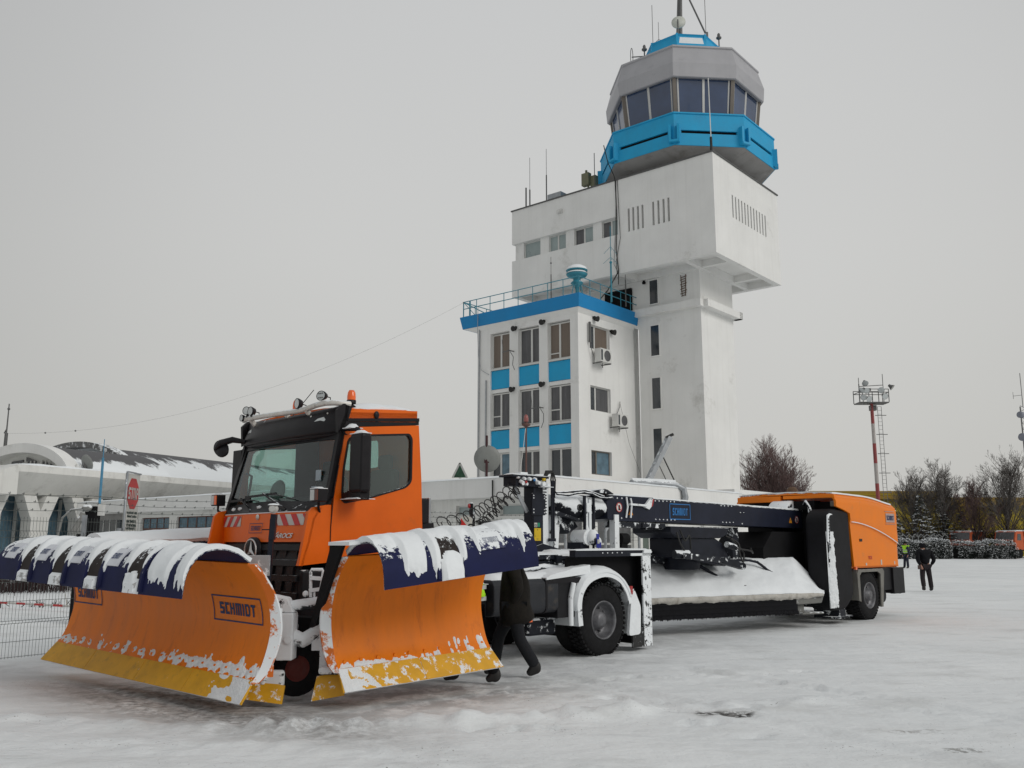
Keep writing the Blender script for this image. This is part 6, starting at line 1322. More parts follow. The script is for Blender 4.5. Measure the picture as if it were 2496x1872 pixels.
    m = MB(); m.cyl((1.54, .9, 1.78), (1.74, .9, 1.78), .0 + .10, n=16); m.box((1.55, .85, 1.6), (1.72, .95, 1.7)); m.build('air_bellow', BLACKU, SW, V)
    m = MB(); m.box((.6, .7, .85), (1.3, 1.8, .98)); m.box((5.9, 1.0, .85), (7.8, 1.8, .98)); m.box((.5, .9, .98), (1.3, 1.6, 1.45)); m.build('low_frame', BLACKU, SW, V)
    # main beam
    def zt(x): return lerp(2.54, 2.45, (x - 1.3) / 6.9)
    def zb(x): return lerp(2.11, 2.03, (x - 1.3) / 6.9)
    m = MB(); m.prism([(1.22, 2.12), (1.20, 2.42), (1.30, zt(1.3)), (2.55, zt(2.55) + .01), (2.55, zb(2.55) - .01), (1.6, 2.09)], lambda u, v: Vector((u, .885, v)), lambda u, v: Vector((u, 1.62, v))); m.prism([(2.55, zb(2.55)), (2.55, zt(2.55)), (8.2, zt(8.2)), (8.2, zb(8.2))], lambda u, v: Vector((u, .9, v)), lambda u, v: Vector((u, 1.6, v))); bm_ = m.build('main_beam', M('blue_black_steel', (.013, .016, .030), .40, spec=.2, var=.25, vs=2, snow=.05, ss=10), SW, V, bevel=.008)
    m = MB(); snow_cap(m, 1.3, .89, 2.5, 1.6, 2.535, .03); 
    P_ = lambda u, v: (lerp(2.5, 8.2, u), lerp(.9, 1.6, v), zt(lerp(2.5, 8.2, u))); snow_layer(P_, lambda u, v: (0, 0, 1), lambda u, v: .014 + .006 * fbm(u * 30, v * 3), 80, 6, 'snow', bm_, V); m.build('snow', SNOW, bm_, V)
    rv = []
    for k in range(6): rv += [(2.62 + k * .12, zt(2.6) - .045), (2.62 + k * .12, zb(2.6) + .04)]
    for k in range(4): rv += [(4.83 + k * .13, zt(5) - .04), (4.87 + k * .13, zb(5) + .05)]
    rv += [(5.55, zt(5.5) - .16), (5.68, zt(5.5) - .16), (5.6, zb(5.6) + .04)]
    for k in range(3): rv += [(1.36 + k * .13, 2.49)]
    for k in range(2): rv += [(1.40 + k * .2, 2.14)]
    for x, z in rv: MB().ball((x, .885 if x < 2.5 else .898, z), .016, n=6).build('rivet', STEELW, bm_, V)
    for (x, z, r, tz) in ((1.53, 2.33, .085, (1.86, 2.255, .09)), (7.90, 2.22, .085, (7.62, 2.20, .09))):
        y = .88 if x < 2.5 else .896; RXm = Matrix.Rotation(R(90), 4, 'X')
        s_ = MB().lathe([(.001, .003), (r, .003)], (x, y, z), RXm, 24).build('round_sign', M('sign_pure_white', (.7, .7, .68), .5), SW, V)
        q = MB(); q.lathe([(r * .82, .005), (r, .005)], (x, y, z), RXm, 24); q.bar((x - r * .62, y - .006, z + r * .62), (x + r * .62, y - .006, z - r * .62), .002, r * .14, up=(.7, 0, .7)); q.build('red_ring', SIGNR, s_, V)
        q = MB(); q.prism([(x - .02, z - .055), (x + .03, z - .05), (x + .035, z + .0), (x + .02, z + .045), (x - .005, z + .04), (x - .02, z + .0)], lambda u, v: Vector((u, y - .0045, v)), lambda u, v: Vector((u, y - .003, v))); q.build('hand_symbol', BLACKU, s_, V)
        tx, tz_, h = tz; q = MB(); q.prism([(tx - h * .7, tz_ - h * .6), (tx + h * .7, tz_ - h * .6), (tx, tz_ + h * .75)], lambda u, v: Vector((u, y - .005, v)), lambda u, v: Vector((u, y - .001, v))); s_ = q.build('warning_sign', SIGNO, SW, V)
        q = MB(); q.bar((tx, y - .007, tz_ + h * .3), (tx, y - .007, tz_ - h * .15), .004, .016); q.bar((tx, y - .007, tz_ - h * .3), (tx, y - .007, tz_ - h * .42), .004, .016); q.build('exclamation_mark', INK, s_, V)
    m = MB(); logo(m, 3.06, 2.145, .68, .30, lambda u, v: Vector((u, .892, v))); m.build('beam_lettering', INKL, bm_, V)
    m = MB(); m.tube([(1.72, .86, 2.52), (1.74, .85, 2.35), (1.70, .86, 2.15)], .018, 6); m.tube([(1.84, .86, 2.5), (1.86, .85, 2.40), (1.82, .85, 2.15)], .018, 6); m.bar((1.80, .85, 2.39), (2.28, .85, 2.38), .05, .035); m.prism([(2.22, 2.36), (2.42, 2.52), (2.5, 2.50), (2.45, 2.38), (2.36, 2.31)], lambda u, v: Vector((u, .84, v)), lambda u, v: Vector((u, .9, v))); m.build('locking_lever', STEELW, SW, V)
    MB().prism([(2.47, 2.50), (2.505, 2.50), (2.46, 2.38), (2.43, 2.36)], lambda u, v: Vector((u, .83, v)), lambda u, v: Vector((u, .84, v))).build('red_reflector', REDL, SW, V)
    m = MB(); m.cyl((1.4, 1.0, 2.05), (2.6, 1.0, 2.02), .05); m.box((1.5, .9, 1.98), (2.45, 1.2, 2.07)); m.box((2.2, .88, 1.98), (2.9, 1.3, 2.06)); m.box((2.4, .95, 1.95), (5.2, 1.1, 2.02)); m.build('under_rail', STEELS, SW, V)
    # slewing unit and arms that carry the brush
    m = MB(); m.prism([(2.95, 2.02), (4.95, 2.0), (4.85, 1.86), (4.6, 1.80), (3.2, 1.80), (2.95, 1.9)], lambda u, v: Vector((u, .8, v)), lambda u, v: Vector((u, 1.7, v))); m.prism([(3.35, 1.80), (4.5, 1.80), (4.75, 1.7), (4.95, 1.45), (4.85, 1.25), (4.0, 1.35), (3.35, 1.45)], lambda u, v: Vector((u, .85, v)), lambda u, v: Vector((u, 1.6, v))); m.cyl((3.9, 1.25, 1.2), (3.9, 1.25, 1.9), .35, n=24); m.build('slewing_unit', STEEL, SW, V, bevel=.015)
    m = MB(); m.bar((3.0, .6, 1.48), (4.3, .6, 1.38), .12, .10); m.bar((4.3, .6, 1.38), (4.95, .55, 1.25), .12, .12); m.cyl((4.9, .5, 1.26), (5.15, .7, 1.26), .07); m.cyl((4.75, .75, 1.68), (5.05, .75, 1.62), .06); m.cyl((2.9, .7, 1.50), (3.2, .6, 1.50), .08); m.build('lift_arm', STEELS, SW, V)
    m = MB()
    for (a, b, c, d) in (((3.0, .7, 1.9), (2.95, .6, 1.7), (3.05, .6, 1.6), (3.2, .65, 1.5)), ((4.8, .8, 1.85), (5.1, .7, 1.7), (5.05, .65, 1.5), (5.1, .6, 1.3)), ((4.9, .75, 1.8), (5.25, .7, 1.55), (5.2, .65, 1.4), (5.05, .6, 1.25)), ((3.1, .7, 1.95), (3.25, .7, 1.75), (3.4, .7, 1.85), (3.5, .75, 1.6)), ((5.0, .7, 1.6), (5.4, .6, 1.55), (5.8, .8, 1.5), (5.9, .9, 1.6))): MB().tube([polyline([a, b, c, d])(k / 12) for k in range(13)], .018, 6).build('hydraulic_hose', BLKW, SW, V)
    m = MB(); m.box((5.6, 1.15, .9), (5.85, 1.35, 2.03)); m.build('dark_post', STEELS, SW, V)
    m = MB(); m.prism([(6.4, 1.0), (6.4, 1.6), (6.8, 1.95), (8.2, 1.95), (8.2, 1.0)], lambda u, v: Vector((u, .9, v)), lambda u, v: Vector((u, 2.1, v))); m.build('dark_casing', BLACKU, SW, V)
    # brush roller and hood (own direction)
    BF = FR(2.581, 17.109, 27.6); S0, S1 = -1.6, 3.62
    m = MB(); n = 26; prb = [(.34 * math.cos(R(a)), .34 * math.sin(R(a))) for a in range(0, 361, 15)]
    A = []
    for i in range(n + 1):
        s = lerp(S0, S1, i / n); A.append([Vector((s, .40 - .40 * c, .64 + sn * 1.0 * (1 if sn > 0 else 1))) for c, sn in [(math.cos(R(a)), .34 * math.sin(R(a))) for a in range(0, 361, 15)]])
    m.grid(A); m.box((S0, .0, .30), (S1, .8, .62)); br = m.build('brush_roller', BRUSHM, SW, BF)
    m = MB()
    for z in (.38, .47, .55): m.box((S0, -.012, z), (S1 - .1, .0, z + .03))
    rnd = random.Random(3)
    for k in range(900):
        s = rnd.uniform(S0, S1); z = rnd.uniform(.27, .32); m.add([(s, -.01 + rnd.uniform(-.01, .02), z), (s + .03, -.01, z + .05), (s - .02, -.01, z + .06)], [(0, 1, 2)])
    m.build('bristle_fringe', BRUSHM, br, BF)
    # hood: snow over sheet metal
    def hs(s, t):
        base = .66 + .66 * max(0, min(1, t / .9)) ** .75
        base -= .60 * max(0, min(1, (s - (3.55 + .95 * t)) / (.78 + .08 * t))) * min(1, t * 1.4 + .02) + .1 * smooth(1.35, 1.9, t)
        return base
    def PH(u, v):
        t = 1.7 * v; s = lerp(S0, 4.35 + 1.02 * min(t, 1.2), u); return (s, t, hs(s, t))
    MB().slab([[Vector(PH(i / 30, j / 16)) for j in range(17)] for i in range(31)], [[Vector(PH(i / 30, j / 16)) - Vector((0, 0, .04)) for j in range(17)] for i in range(31)]).build('brush_hood', STEELS, SW, BF)
    def thh(u, v):
        s = lerp(S0, 4.4, u); t = 1.7 * v
        return .07 * min(1, 9 * min(v + .12, 1.03 - v)) * min(1, 12 * (1.04 - u)) + .025 * fbm(s * 1.2, t * 1.5, 3) + .012 * fbm(s * 4, t * 5, 5) + .02 * math.sin(s * 2.1 + t) * v
    snow_layer(PH, lambda u, v: (0, -.7, .72) if v < .45 else (0, -.25, .97), thh, 130, 44, 'snow', SW, BF)
    # grubby snow lip
    m = MB(); A = []; B = []
    for i in range(121):
        s = lerp(S0, 4.30, i / 120); k_ = smooth(4.3, 3.9, s); zl = .585 + .03 * fbm(s * 3, 1) + .012 * fbm(s * 14, 2); zl = lerp(.66, zl, k_)
        A.append([Vector((s, -.02 - .03 * k_ + .012 * fbm(s * 5, 3), .70)), Vector((s, -.06 - .02 * fbm(s * 4, 7), .665)), Vector((s, -.05 + .012 * fbm(s * 7, 5), .62)), Vector((s, -.01, zl))])
        B.append([Vector((s, .10, .70)), Vector((s, .08, .67)), Vector((s, .06, .63)), Vector((s, .05, zl))])
    m.slab(A, B); m.build('grimy_snow_lip', M('grimy_snow', (.50, .48, .44), .95, var=.2, vs=3, bump=.9, bs=25, dirt=.35, ds=5, dcol=(.2, .17, .13)), SW, BF)
    m = MB(); m.prism([(3.57, .47), (4.30, .49), (4.38, .66), (3.57, .64)], lambda u, v: Vector((u, .0, v)), lambda u, v: Vector((u, .8, v))); m.box((3.6, .1, .30), (3.9, .7, .47)); m.box((3.75, .0, .27), (4.35, .5, .31)); m.build('end_box', M('end_box_steel', (.16, .16, .15), .7, snow=.40, ss=6, nzk=.1), SW, BF, bevel=.02)
    m = MB()
    m.tube([(.3, .6, 1.44), (.5, .6, 1.45), (1.22, .6, 1.45), (1.35, .58, 1.42), (1.6, .5, 1.24), (1.95, .3, 1.0)], [.035] * 5 + [.025], 8); m.tube([(2.4, .6, 1.36), (2.93, .6, 1.36), (3.1, .55, 1.32), (3.36, .5, 1.14), (3.62, .35, .95), (3.64, .3, .86)], .03, 8); m.build('support_tube', STEEL, SW, BF)
    m = MB(); m.bar((1.85, .34, 1.06), (2.05, .26, .94), .05, .04); m.tube([(2.03, .27, .95), (2.08, .2, .86), (2.09, .18, .78)], .01, 5); m.bar((1.8, .42, 1.12), (1.95, .4, 1.06), .03); m.build('tube_bracket', STEELW, SW, BF)
    m = MB(); m.box((.2, .5, 1.32), (.9, .9, 1.46)); m.cyl((.2, .6, 1.52), (1.1, .6, 1.50), .05); m.bar((.3, .5, 1.5), (.8, .5, 1.42), .05); m.build('arm_pivot', STEELS, SW, BF)
    # ---- engine housing
    HX0, HX1 = 7.96, 11.27; Wd = 2.42
    def top(x): return 2.80 - .02 * smooth(8.2, 9.5, x) * 1 - .16 * smooth(9.2, 11.3, x) ** 1.3
    nS = 26; A = []
    for i in range(nS + 1):
        x = lerp(HX0, 11.12, i / nS); ztp = top(x); row = []
        for j in range(25):
            a = j / 24; y = lerp(0, Wd, a); e_ = min(a, 1 - a) * 2; ed = math.sqrt(max(0, 1 - (1 - min(1, e_ * 9)) ** 2)); row.append(Vector((x, y, ztp - .10 + .10 * ed + .03 * math.sin(math.pi * a))))
        A.append(row)
    B = [[v - Vector((0, 0, .05)) for v in r_] for r_ in A]
    m = MB(); m.slab(A, B)
    # front drip edge of the roof in two pieces
    for a, b in ((.0, 1.235), (1.295, Wd)): m.box((HX0 - .015, a, 2.63 if a > 0 else 2.69), (HX0 + .10, b, 2.765))
    m.box((HX0 - .01, Wd - .06, 2.44), (HX0 + .5, Wd, 2.70)); m.build('housing_roof', ORANGE_R, SW, V, bevel=.012)
    P_ = lambda u, v: (lerp(HX0, 11.0, u), lerp(.05, Wd - .05, v), top(lerp(HX0, 11.0, u)) + .03 * math.sin(math.pi * v)); snow_layer(P_, lambda u, v: (0, 0, 1), lambda u, v: .012 + .01 * min(1, 8 * min(v, 1 - v)) + .006 * fbm(u * 8, v * 6), 40, 24, 'snow', SW, V)
    # side skins: outline lofted outward for a slightly bulged panel
    for y0, sg in ((0, 1), (Wd, -1)):
        nx, nz_ = 30, 22; G = []; Hh = []
        for i in range(nx + 1):
            r1 = []; r2 = []
            for j in range(nz_ + 1):
                v = j / nz_; xl = lerp(8.72, 8.60, min(1, v * 1.25)) if v < .80 else lerp(8.60, HX0, smooth(.80, .84, v)); xr = lerp(11.27, 11.08, v) ; x = lerp(xl, xr, i / nx)
                z0_, z1_ = 1.185, top(x) - .09; z = lerp(z0_, z1_, v); rnd_ = smooth(.985, 1.0, (x - 8) / 3.27) * .0
                cr_ = 2.18 - .52 * max(0, (x - 8.6) / 2.6) ** 1.7
                bul = .03 * smooth(cr_ - .02, cr_ - .03 + .06, z) - .0; corner = .10 * smooth(11.0, 11.27, x) ** 2 + .06 * smooth(.93, 1, v) ** 2
                yy = y0 + sg * (corner - .03 + (.03 - bul)); r1.append(Vector((x, yy, z))); r2.append(Vector((x, yy + sg * .05, z)))
            G.append(r1); Hh.append(r2)
        m = MB(); m.slab(G, Hh); sp_ = m.build('side_panel', ORANGE_R, SW, V)
        if sg > 0:
            m = MB(); 
            m.tube([(x, -.038, 2.185 - .52 * max(0, (x - 8.6) / 2.6) ** 1.7 - .012) for x in [8.62 + .1 * k for k in range(26)]], [.004] + [.011] * 24 + [.004], 6); m.build('snow_line', SNOW, sp_, V)
            MB().box((9.05, -.012, 1.74), (9.18, .0, 1.80)).box((11.0, .02, 1.80), (11.1, .06, 1.90)).build('latch', BLKC, sp_, V)
            m = MB(); m.box((9.3, -.006, 1.205), (9.36, .0, 1.26)); m.box((10.1, -.006, 1.205), (10.16, .0, 1.32)); m.box((10.85, -.002, 1.205), (10.9, .01, 1.28)); m.build('reflector_patch', SIGNW, sp_, V)
            m = MB()
            for (a, b, c, d) in ((10.42, 2.44, 10.92, 2.452), (10.42, 2.145, 10.98, 2.157)): m.box((a, -.046, b), (c, -.034, d))
            m.box((10.46, -.042, 2.19), (10.94, -.034, 2.40)); m.build('decal_plate', M('decal_grey', (.40, .30, .28), .5), sp_, V)
            m = MB(); logo(m, 10.50, 2.24, .40, .11, lambda u, v: Vector((u, -.046, v)), fr=False); m.build('decal_lettering', INKB, sp_, V)
            m = MB(); letters(m, 'TCE', 9.45, 1.34, .2, .07, lambda u, v: Vector((u, -.006, v))); m.build('small_lettering', REDP, sp_, V)
    m = MB(); m.box((11.20, .1, 1.19), (11.26, Wd - .1, 2.5)); m.box((8.7, .05, 1.15), (11.2, Wd - .05, 1.19)); m.build('rear_panel', ORANGE_R, SW, V)
    m = MB(); m.box((8.2, .12, 1.0), (8.66, Wd - .1, 2.62)); m.box((8.0, .5, 2.45), (8.3, Wd - .1, 2.64)); m.box((8.66, .1, .9), (11.2, Wd - .1, 1.15)); m.build('engine_bay', BLACKU, SW, V)
    MB().box((8.02, 1.55, 2.3), (8.15, 2.1, 2.63)).build('vent_panel', M('vent_grey', (.09, .09, .085), .7, var=.3, vs=20), SW, V)
    MB().box((7.98, .0, 2.50), (8.62, .12, 2.62)).build('grey_vent_box', M('vent_box', (.12, .11, .09), .7, snow=.15), SW, V, bevel=.01)
    m = MB(); m.lathe([(.32, -.25), (.34, -.22), (.34, .22), (.32, .25), (.02, .25)], (8.0, 1.25, 2.32), Matrix.Rotation(R(90), 4, 'X'), 28); m.build('intake_drum', STEELS, SW, V)
    m = MB(); m.tube([(7.9, .7, 2.55), (7.8, .6, 2.62), (7.75, .5, 2.5), (7.8, .45, 2.3), (7.85, .4, 2.0)], .03, 8); m.tube([(7.9, .6, 2.5), (7.75, .5, 2.3), (7.8, .4, 1.9)], .02, 6); m.bar((7.7, .5, 2.32), (7.95, .1, 2.31), .05, .03); m.bar((7.75, .45, 2.3), (7.75, .45, 2.05), .04); m.build('corner_hoses', STEELS, SW, V)
    # blower duct: upright rounded shroud at the front corner
    nn = 30; out_ = [(7.62, .34, -.02), (7.50, 1.0, .0), (7.52, 1.9, .0), (7.62, 2.22, .0), (7.85, 2.42, .0), (8.15, 2.46, .0), (8.45, 2.44, .0), (8.62, 2.40, .0)]
    ol = roundpoly([(7.56, .30), (7.50, 1.6), (7.52, 2.25), (7.75, 2.45), (8.58, 2.42), (8.62, 2.3), (8.66, .55), (8.2, .28), (7.9, .26)], .22, 6)
    m = MB(); m.prism(ol, lambda u, v: Vector((u, .0, v)), lambda u, v: Vector((u + .02, .52, v))); m.build('blower_duct', M('duct_black', (.010, .010, .012), .62, spec=.2, var=.3, vs=3, snow=.13, ss=5, nzk=.2), SW, V, bevel=.07)
    m = MB(); m.box((7.56, -.012, 1.55), (7.64, -.0, 2.28)); m.build('grille_strip', GALV, SW, V)
    m = MB()
    for k in range(10): m.box((7.575, -.016, 1.6 + k * .066), (7.625, -.0125, 1.63 + k * .066))
    m.build('grille_slots', BLACKU, SW, V)
    P_ = lambda u, v: (lerp(7.50, 7.86, u) - .0 * (1 - v), -.002, lerp(.34, 1.95, v))
    snow_layer(P_, lambda u, v: (0, -1, 0), lambda u, v: .035 * (1 - ((u - .55) / .5) ** 2 * (.8 + 2.4 * v ** 1.5)) * smooth(0, .08, v) - .002 + .022 * fbm(u * 4, v * 12, 4) + .008 * fbm(u * 12, v * 40), 30, 100, 'snow', SW, V, SNOWR)
    m = MB(); m.prism([(7.50, 1.75), (7.56, 2.30), (7.68, 2.34), (7.80, 2.32), (7.68, 2.30), (7.60, 2.24), (7.56, 1.7)], lambda u, v: Vector((u, -.014, v)), lambda u, v: Vector((u, .01, v))); m.build('duct_rim', STEELW, SW, V)
    m = MB(); m.box((7.9, .02, .10), (8.2, .6, .30)); m.box((7.7, .0, .12), (8.5, .3, .15)); m.prism([(8.1, .3), (8.66, .55), (8.9, .6), (8.9, .8), (8.1, .8)], lambda u, v: Vector((u, .1, v)), lambda u, v: Vector((u, Wd, v))); m.build('jack_foot', STEELS, SW, V)
    # rear wheels and mudguard
    for y, ry in ((.0, -1), (Wd, 1)): wheel(SW, V, (9.42, y, .535), ry=ry, wd=.42, deep=.10, tread=(ry < 0))
    MB().cyl((9.42, .3, .535), (9.42, 2.1, .535), .12).build('axle', BLACKU, SW, V)
    GR = M('grey_mudguard', (.17, .165, .15), .75, var=.15, snow=.12, ss=5, dirt=.3)
    m = MB(); m.prism([(8.80, .45), (8.78, 1.03), (8.84, 1.12), (10.12, 1.12), (10.18, 1.05), (10.02, .26), (9.92, .26), (9.98, 1.0), (9.85, 1.06), (9.0, 1.06), (8.9, .98), (8.90, .42)], lambda u, v: Vector((u, -.03, v)), lambda u, v: Vector((u, .0, v))); m.box((8.82, -.0, 1.085), (10.14, .55, 1.115)); m.box((8.79, .0, .45), (8.82, .5, 1.08)); m.prism([(10.02, .26), (10.16, .9), (10.17, 1.1), (10.14, 1.1), (10.0, .3)], lambda u, v: Vector((u, .0, v)), lambda u, v: Vector((u, .5, v))); m.build('mudguard', GR, SW, V)
    m = MB(); m.box((10.25, .05, .62), (10.75, .6, 1.13)); m.box((10.75, .0, .52), (11.36, .1, 1.13)); m.box((11.3, .1, .5), (11.36, 2.3, 1.13)); m.cyl((10.35, .1, .5), (10.35, .6, .5), .16, n=14); m.box((10.6, .2, .7), (11.3, 2.2, 1.1)); m.build('rear_box', BLK, SW, V)
    MB().box((8.72, -.03, 1.12), (8.80, .02, 1.18)).build('side_lamp', AMBER, SW, V)
    m = MB(); m.cyl((8.9, 1.5, 2.82), (8.9, 1.5, 2.97), .16, .12, 16); m.lathe([(.12, 0), (.08, .05), (.001, .06)], (8.9, 1.5, 2.97), None, 16); m.build('exhaust_cap', BOARD, SW, V); m = MB(); m.tube([(9.2, 1.6, 2.82), (9.2, 1.6, 2.93), (10.1, 1.6, 2.9), (10.1, 1.6, 2.8)], .015, 6); m.build('roof_handrail', ANT, SW, V)
    m = MB(); m.lathe([(.13, .0), (.13, .03)], (10.75, 2.0, 2.70), None, 16); m.lathe([(.09, .03), (.10, .06), (.09, .12), (.03, .15), (.001, .15)], (10.75, 2.0, 2.70), None, 16); m.build('rear_beacon', M('red_white_beacon', (.5, .08, .03), .4, snow=.3), SW, V)
sweeper()

# ================================================================ fence with barbed wire, stop sign, chevron sign
FA = Vector((-8.2, 12.46, 0)); FD = Vector((.555, .832, 0)).normalized(); FN = Vector((FD.y, -FD.x, 0))
FW = empty('mesh_fence', Matrix.Translation((-7.4, 13.66, 0)), 'welded wire mesh fence with angled posts and barbed wire running behind the plough', 'fence')
def fence():
    prof = [(0, .04), (0, .52), (.035, .56), (0, .60), (0, 1.12), (.035, 1.16), (0, 1.20), (0, 1.78), (.05, 1.84), (0, 1.90), (0, 2.10)]
    hz = [.06, .28, .54, .58, .86, 1.14, 1.18, 1.50, 1.79, 1.89, 2.04]
    for k in range(9):
        d0 = k * 2.52; m = MB(); ln = 2.48
        for i in range(51):
            p = FA + FD * (d0 + i * ln / 50); m.tube([p + FN * a + Vector((0, 0, z)) for a, z in prof], .0032, 3, cap=False)
        for z in hz:
            m.tube([FA + FD * d0 + Vector((0, 0, z)), FA + FD * (d0 + ln) + Vector((0, 0, z))], .0036, 4, cap=False)
        m.build('mesh_panel', WIRE, FW)
    for k, d in enumerate([.0, 2.5, 5.03, 7.55, 10.07, 12.59, 15.1, 17.63, 20.15, 22.6]):
        p = FA + FD * d; m = MB()
        if k < 3: m.bar(p, p + Vector((0, 0, 2.15)), .06)
        else: m.tube([p, p + Vector((0, 0, 2.02)), p + Vector((0, 0, 2.08)) + FD * .02, p + Vector((0, 0, 2.46)) + FN * .10 + FD * .30], .048, 8)
        m.build('fence_post', GALV, FW)
    for j, (o_, z) in enumerate(((.0, 2.22), (.06, 2.34), (.10, 2.45))):
        m = MB(); n = 90; L_ = 22.6
        pts = [FA + FD * (L_ * i / n) + FN * o_ + Vector((0, 0, z - .03 * math.sin(math.pi * (i % 10) / 10))) for i in range(n + 1)]
        m.tube(pts, .0035, 4, cap=False)
        for i in range(110):
            p = FA + FD * (L_ * i / 110) + FN * o_ + Vector((0, 0, z - .01)); m.bar(p + Vector((0, 0, -.02)), p + Vector((.01, 0, .02)), .006); m.bar(p - FD * .02, p + FD * .02, .008)
        m.build('barbed_wire', WIRE, FW)
    # razor wire coil lying against the fence
    m = MB(); p = []
    a0 = FA + FD * 12.4 + FN * .25; 
    for k in range(14 * 22 + 1):
        a = 2 * math.pi * k / 22; q = a0 + FD * (k / 308 * 4.6) + Vector((0, 0, 1.62 + .25 * math.sin(k / 60))); p.append(q + FN * .17 * math.cos(a) + Vector((0, 0, .19 * math.sin(a))) + FD * .05 * math.cos(a))
    m.tube(p, .009, 4); m.build('razor_coil', BLKW, FW)
    q = FA + FD * 3.0
    m = MB(); m.tube([FA + FD * 17.6 + Vector((0, .3, 1.0)), FA + FD * 17.65 + Vector((0, .3, 1.6)), FA + FD * 17.6 + Vector((.05, .3, 2.1))], .05, 7); m.build('wooden_stake', M('old_wood', (.22, .12, .05), .9, var=.3, vs=8), FW)
fence()
def stop_sign():
    o = Vector((-6.41, 15.05, 0)); t = empty('stop_sign', Matrix.Translation(o), 'white board with red STOP octagon and small text lines behind the fence', 'stop sign')
    F = FR(o.x, o.y, 93); W = .60
    m = MB(); m.box((0, -.015, 1.90), (W, .015, 2.86)); bd = m.build('board', SIGNW, t, F)
    m = MB(); m.tube([(-.02, -.02, 1.9), (-.02, -.02, 2.88), (W, -.02, 2.88)], .02, 6); m.build('frame', GALV, bd, F)
    m = MB(); a = [(W / 2 + .27 * math.cos(R(22.5 + 45 * k)), 2.53 + .275 * math.sin(R(22.5 + 45 * k))) for k in range(8)]
    m.prism(a, lambda u, v: Vector((u, -.022, v)), lambda u, v: Vector((u, -.016, v))); m.build('octagon', SIGNR, bd, F)
    m = MB(); letters(m, 'STOP', .07, 2.43, .46, .20, lambda u, v: Vector((u, -.026, v))); m.build('stop_lettering', SIGNW, bd, F)
    m = MB(); rnd = random.Random(11)
    for i, z in enumerate((2.19, 2.13, 2.05, 1.98, 1.93)):
        x = .08 + .03 * (i % 2)
        while x < .52:
            w_ = rnd.uniform(.018, .04); m.box((x, -.020, z), (x + .007, -.0155, z + .04)); m.box((x, -.020, z + (.0 if rnd.random() < .5 else .032)), (x + w_, -.0155, z + (.008 if False else .04))) if rnd.random() < .3 else m.box((x + w_ - .007, -.020, z), (x + w_, -.0155, z + .03)); x += w_ + .014
    m.box((.08, -.020, 2.015), (.5, -.0155, 2.022)); m.build('small_lettering', INK, bd, F)
    m = MB(); m.cyl((-.0, .05, 0), (-.0, .05, 1.95), .05, n=10); m.build('pole', GALV, t, F)
stop_sign()
def chev():
    t = empty('chevron_sign', FR(-1.05, 21.3, 0), 'white board with a red arrow and a dark lamp post behind the side blade', 'traffic sign')
    F = FR(-1.2, 21.3, 4)
    m = MB(); m.box((0, -.015, 1.2), (.27, .015, 2.31)); m.build('board', M('sign_cream', (.52, .51, .46), .6), t, F)
    m = MB()
    for z0 in (1.88, 1.30): m.prism([(0.005, z0 + .40), (.0051, z0 + .14), (.09, z0), (.22, z0), (.22, z0 + .13)], lambda u, v: Vector((u, -.021, v)), lambda u, v: Vector((u, -.016, v)))
    m.build('red_arrow', M('bright_red', (.55, .018, .012), .5), t, F)
    m = MB(); m.bar((.26, .05, 0), (.31, .05, 2.28), .07, .05); m.box((.21, 0, 2.3), (.29, .1, 2.62)); m.build('post', BLKC, t, F)
    MB().ball((.20, .03, 2.56), .05, (.8, 1, 1.2), 12).build('red_lens', REDL, t, F)
    m = MB(); m.ball((.25, .05, 2.62), .05, (1, 1, .5)); m.build('snow', SNOW, t, F)
chev()
def gatepost():
    t = empty('gate_pillar', FR(-9.2, 20.0, 0), 'dark gate pillar with pale cables and snow on top left of the stop sign', 'pillar')
    m = MB(); m.box((-9.35, 19.95, 0), (-9.12, 20.2, 2.50)); m.cyl((-9.44, 19.9, 0), (-9.42, 19.9, 1.9), .05); m.build('pillar', BLACKU, t)
    m = MB(); blob(m, (-9.30, 19.92, 2.46), .10, (1.1, .7, .7), 3); m.tube([(-9.4, 19.9, 2.45), (-9.62, 19.88, 2.42), (-9.78, 19.85, 2.25), (-9.82, 19.8, 1.9), (-9.80, 19.8, 1.6), (-9.95, 19.8, 1.4), (-10.4, 19.8, 1.25), (-10.9, 19.8, 1.15)], .022, 6); m.tube([(-9.34, 19.85, 2.35), (-9.42, 19.8, 2.1), (-9.5, 19.8, 1.95)], .06, 8); m.build('cable', M('pale_cable', (.22, .22, .21), .7, snow=.3), t)
    m = MB(); m.box((-9.1, 20.0, 2.3), (-8.98, 20.1, 2.56)); m.box((-9.55, 20.0, 2.42), (-9.40, 20.1, 2.55)); m.build('white_box', UPVC, t)
gatepost()
pole(-13.15, 29, 0, 4.66, .045, 'blue_pole', 'thin light blue pole with a whip standing in front of the low building', 'pole', M('light_blue_pole', (.06, .22, .36), .6), lambda m: (m.cyl((0, 0, 2.4), (0, 0, 4.4), .04), m.cyl((0, 0, 4.6), (0, 0, 5.0), .012)))

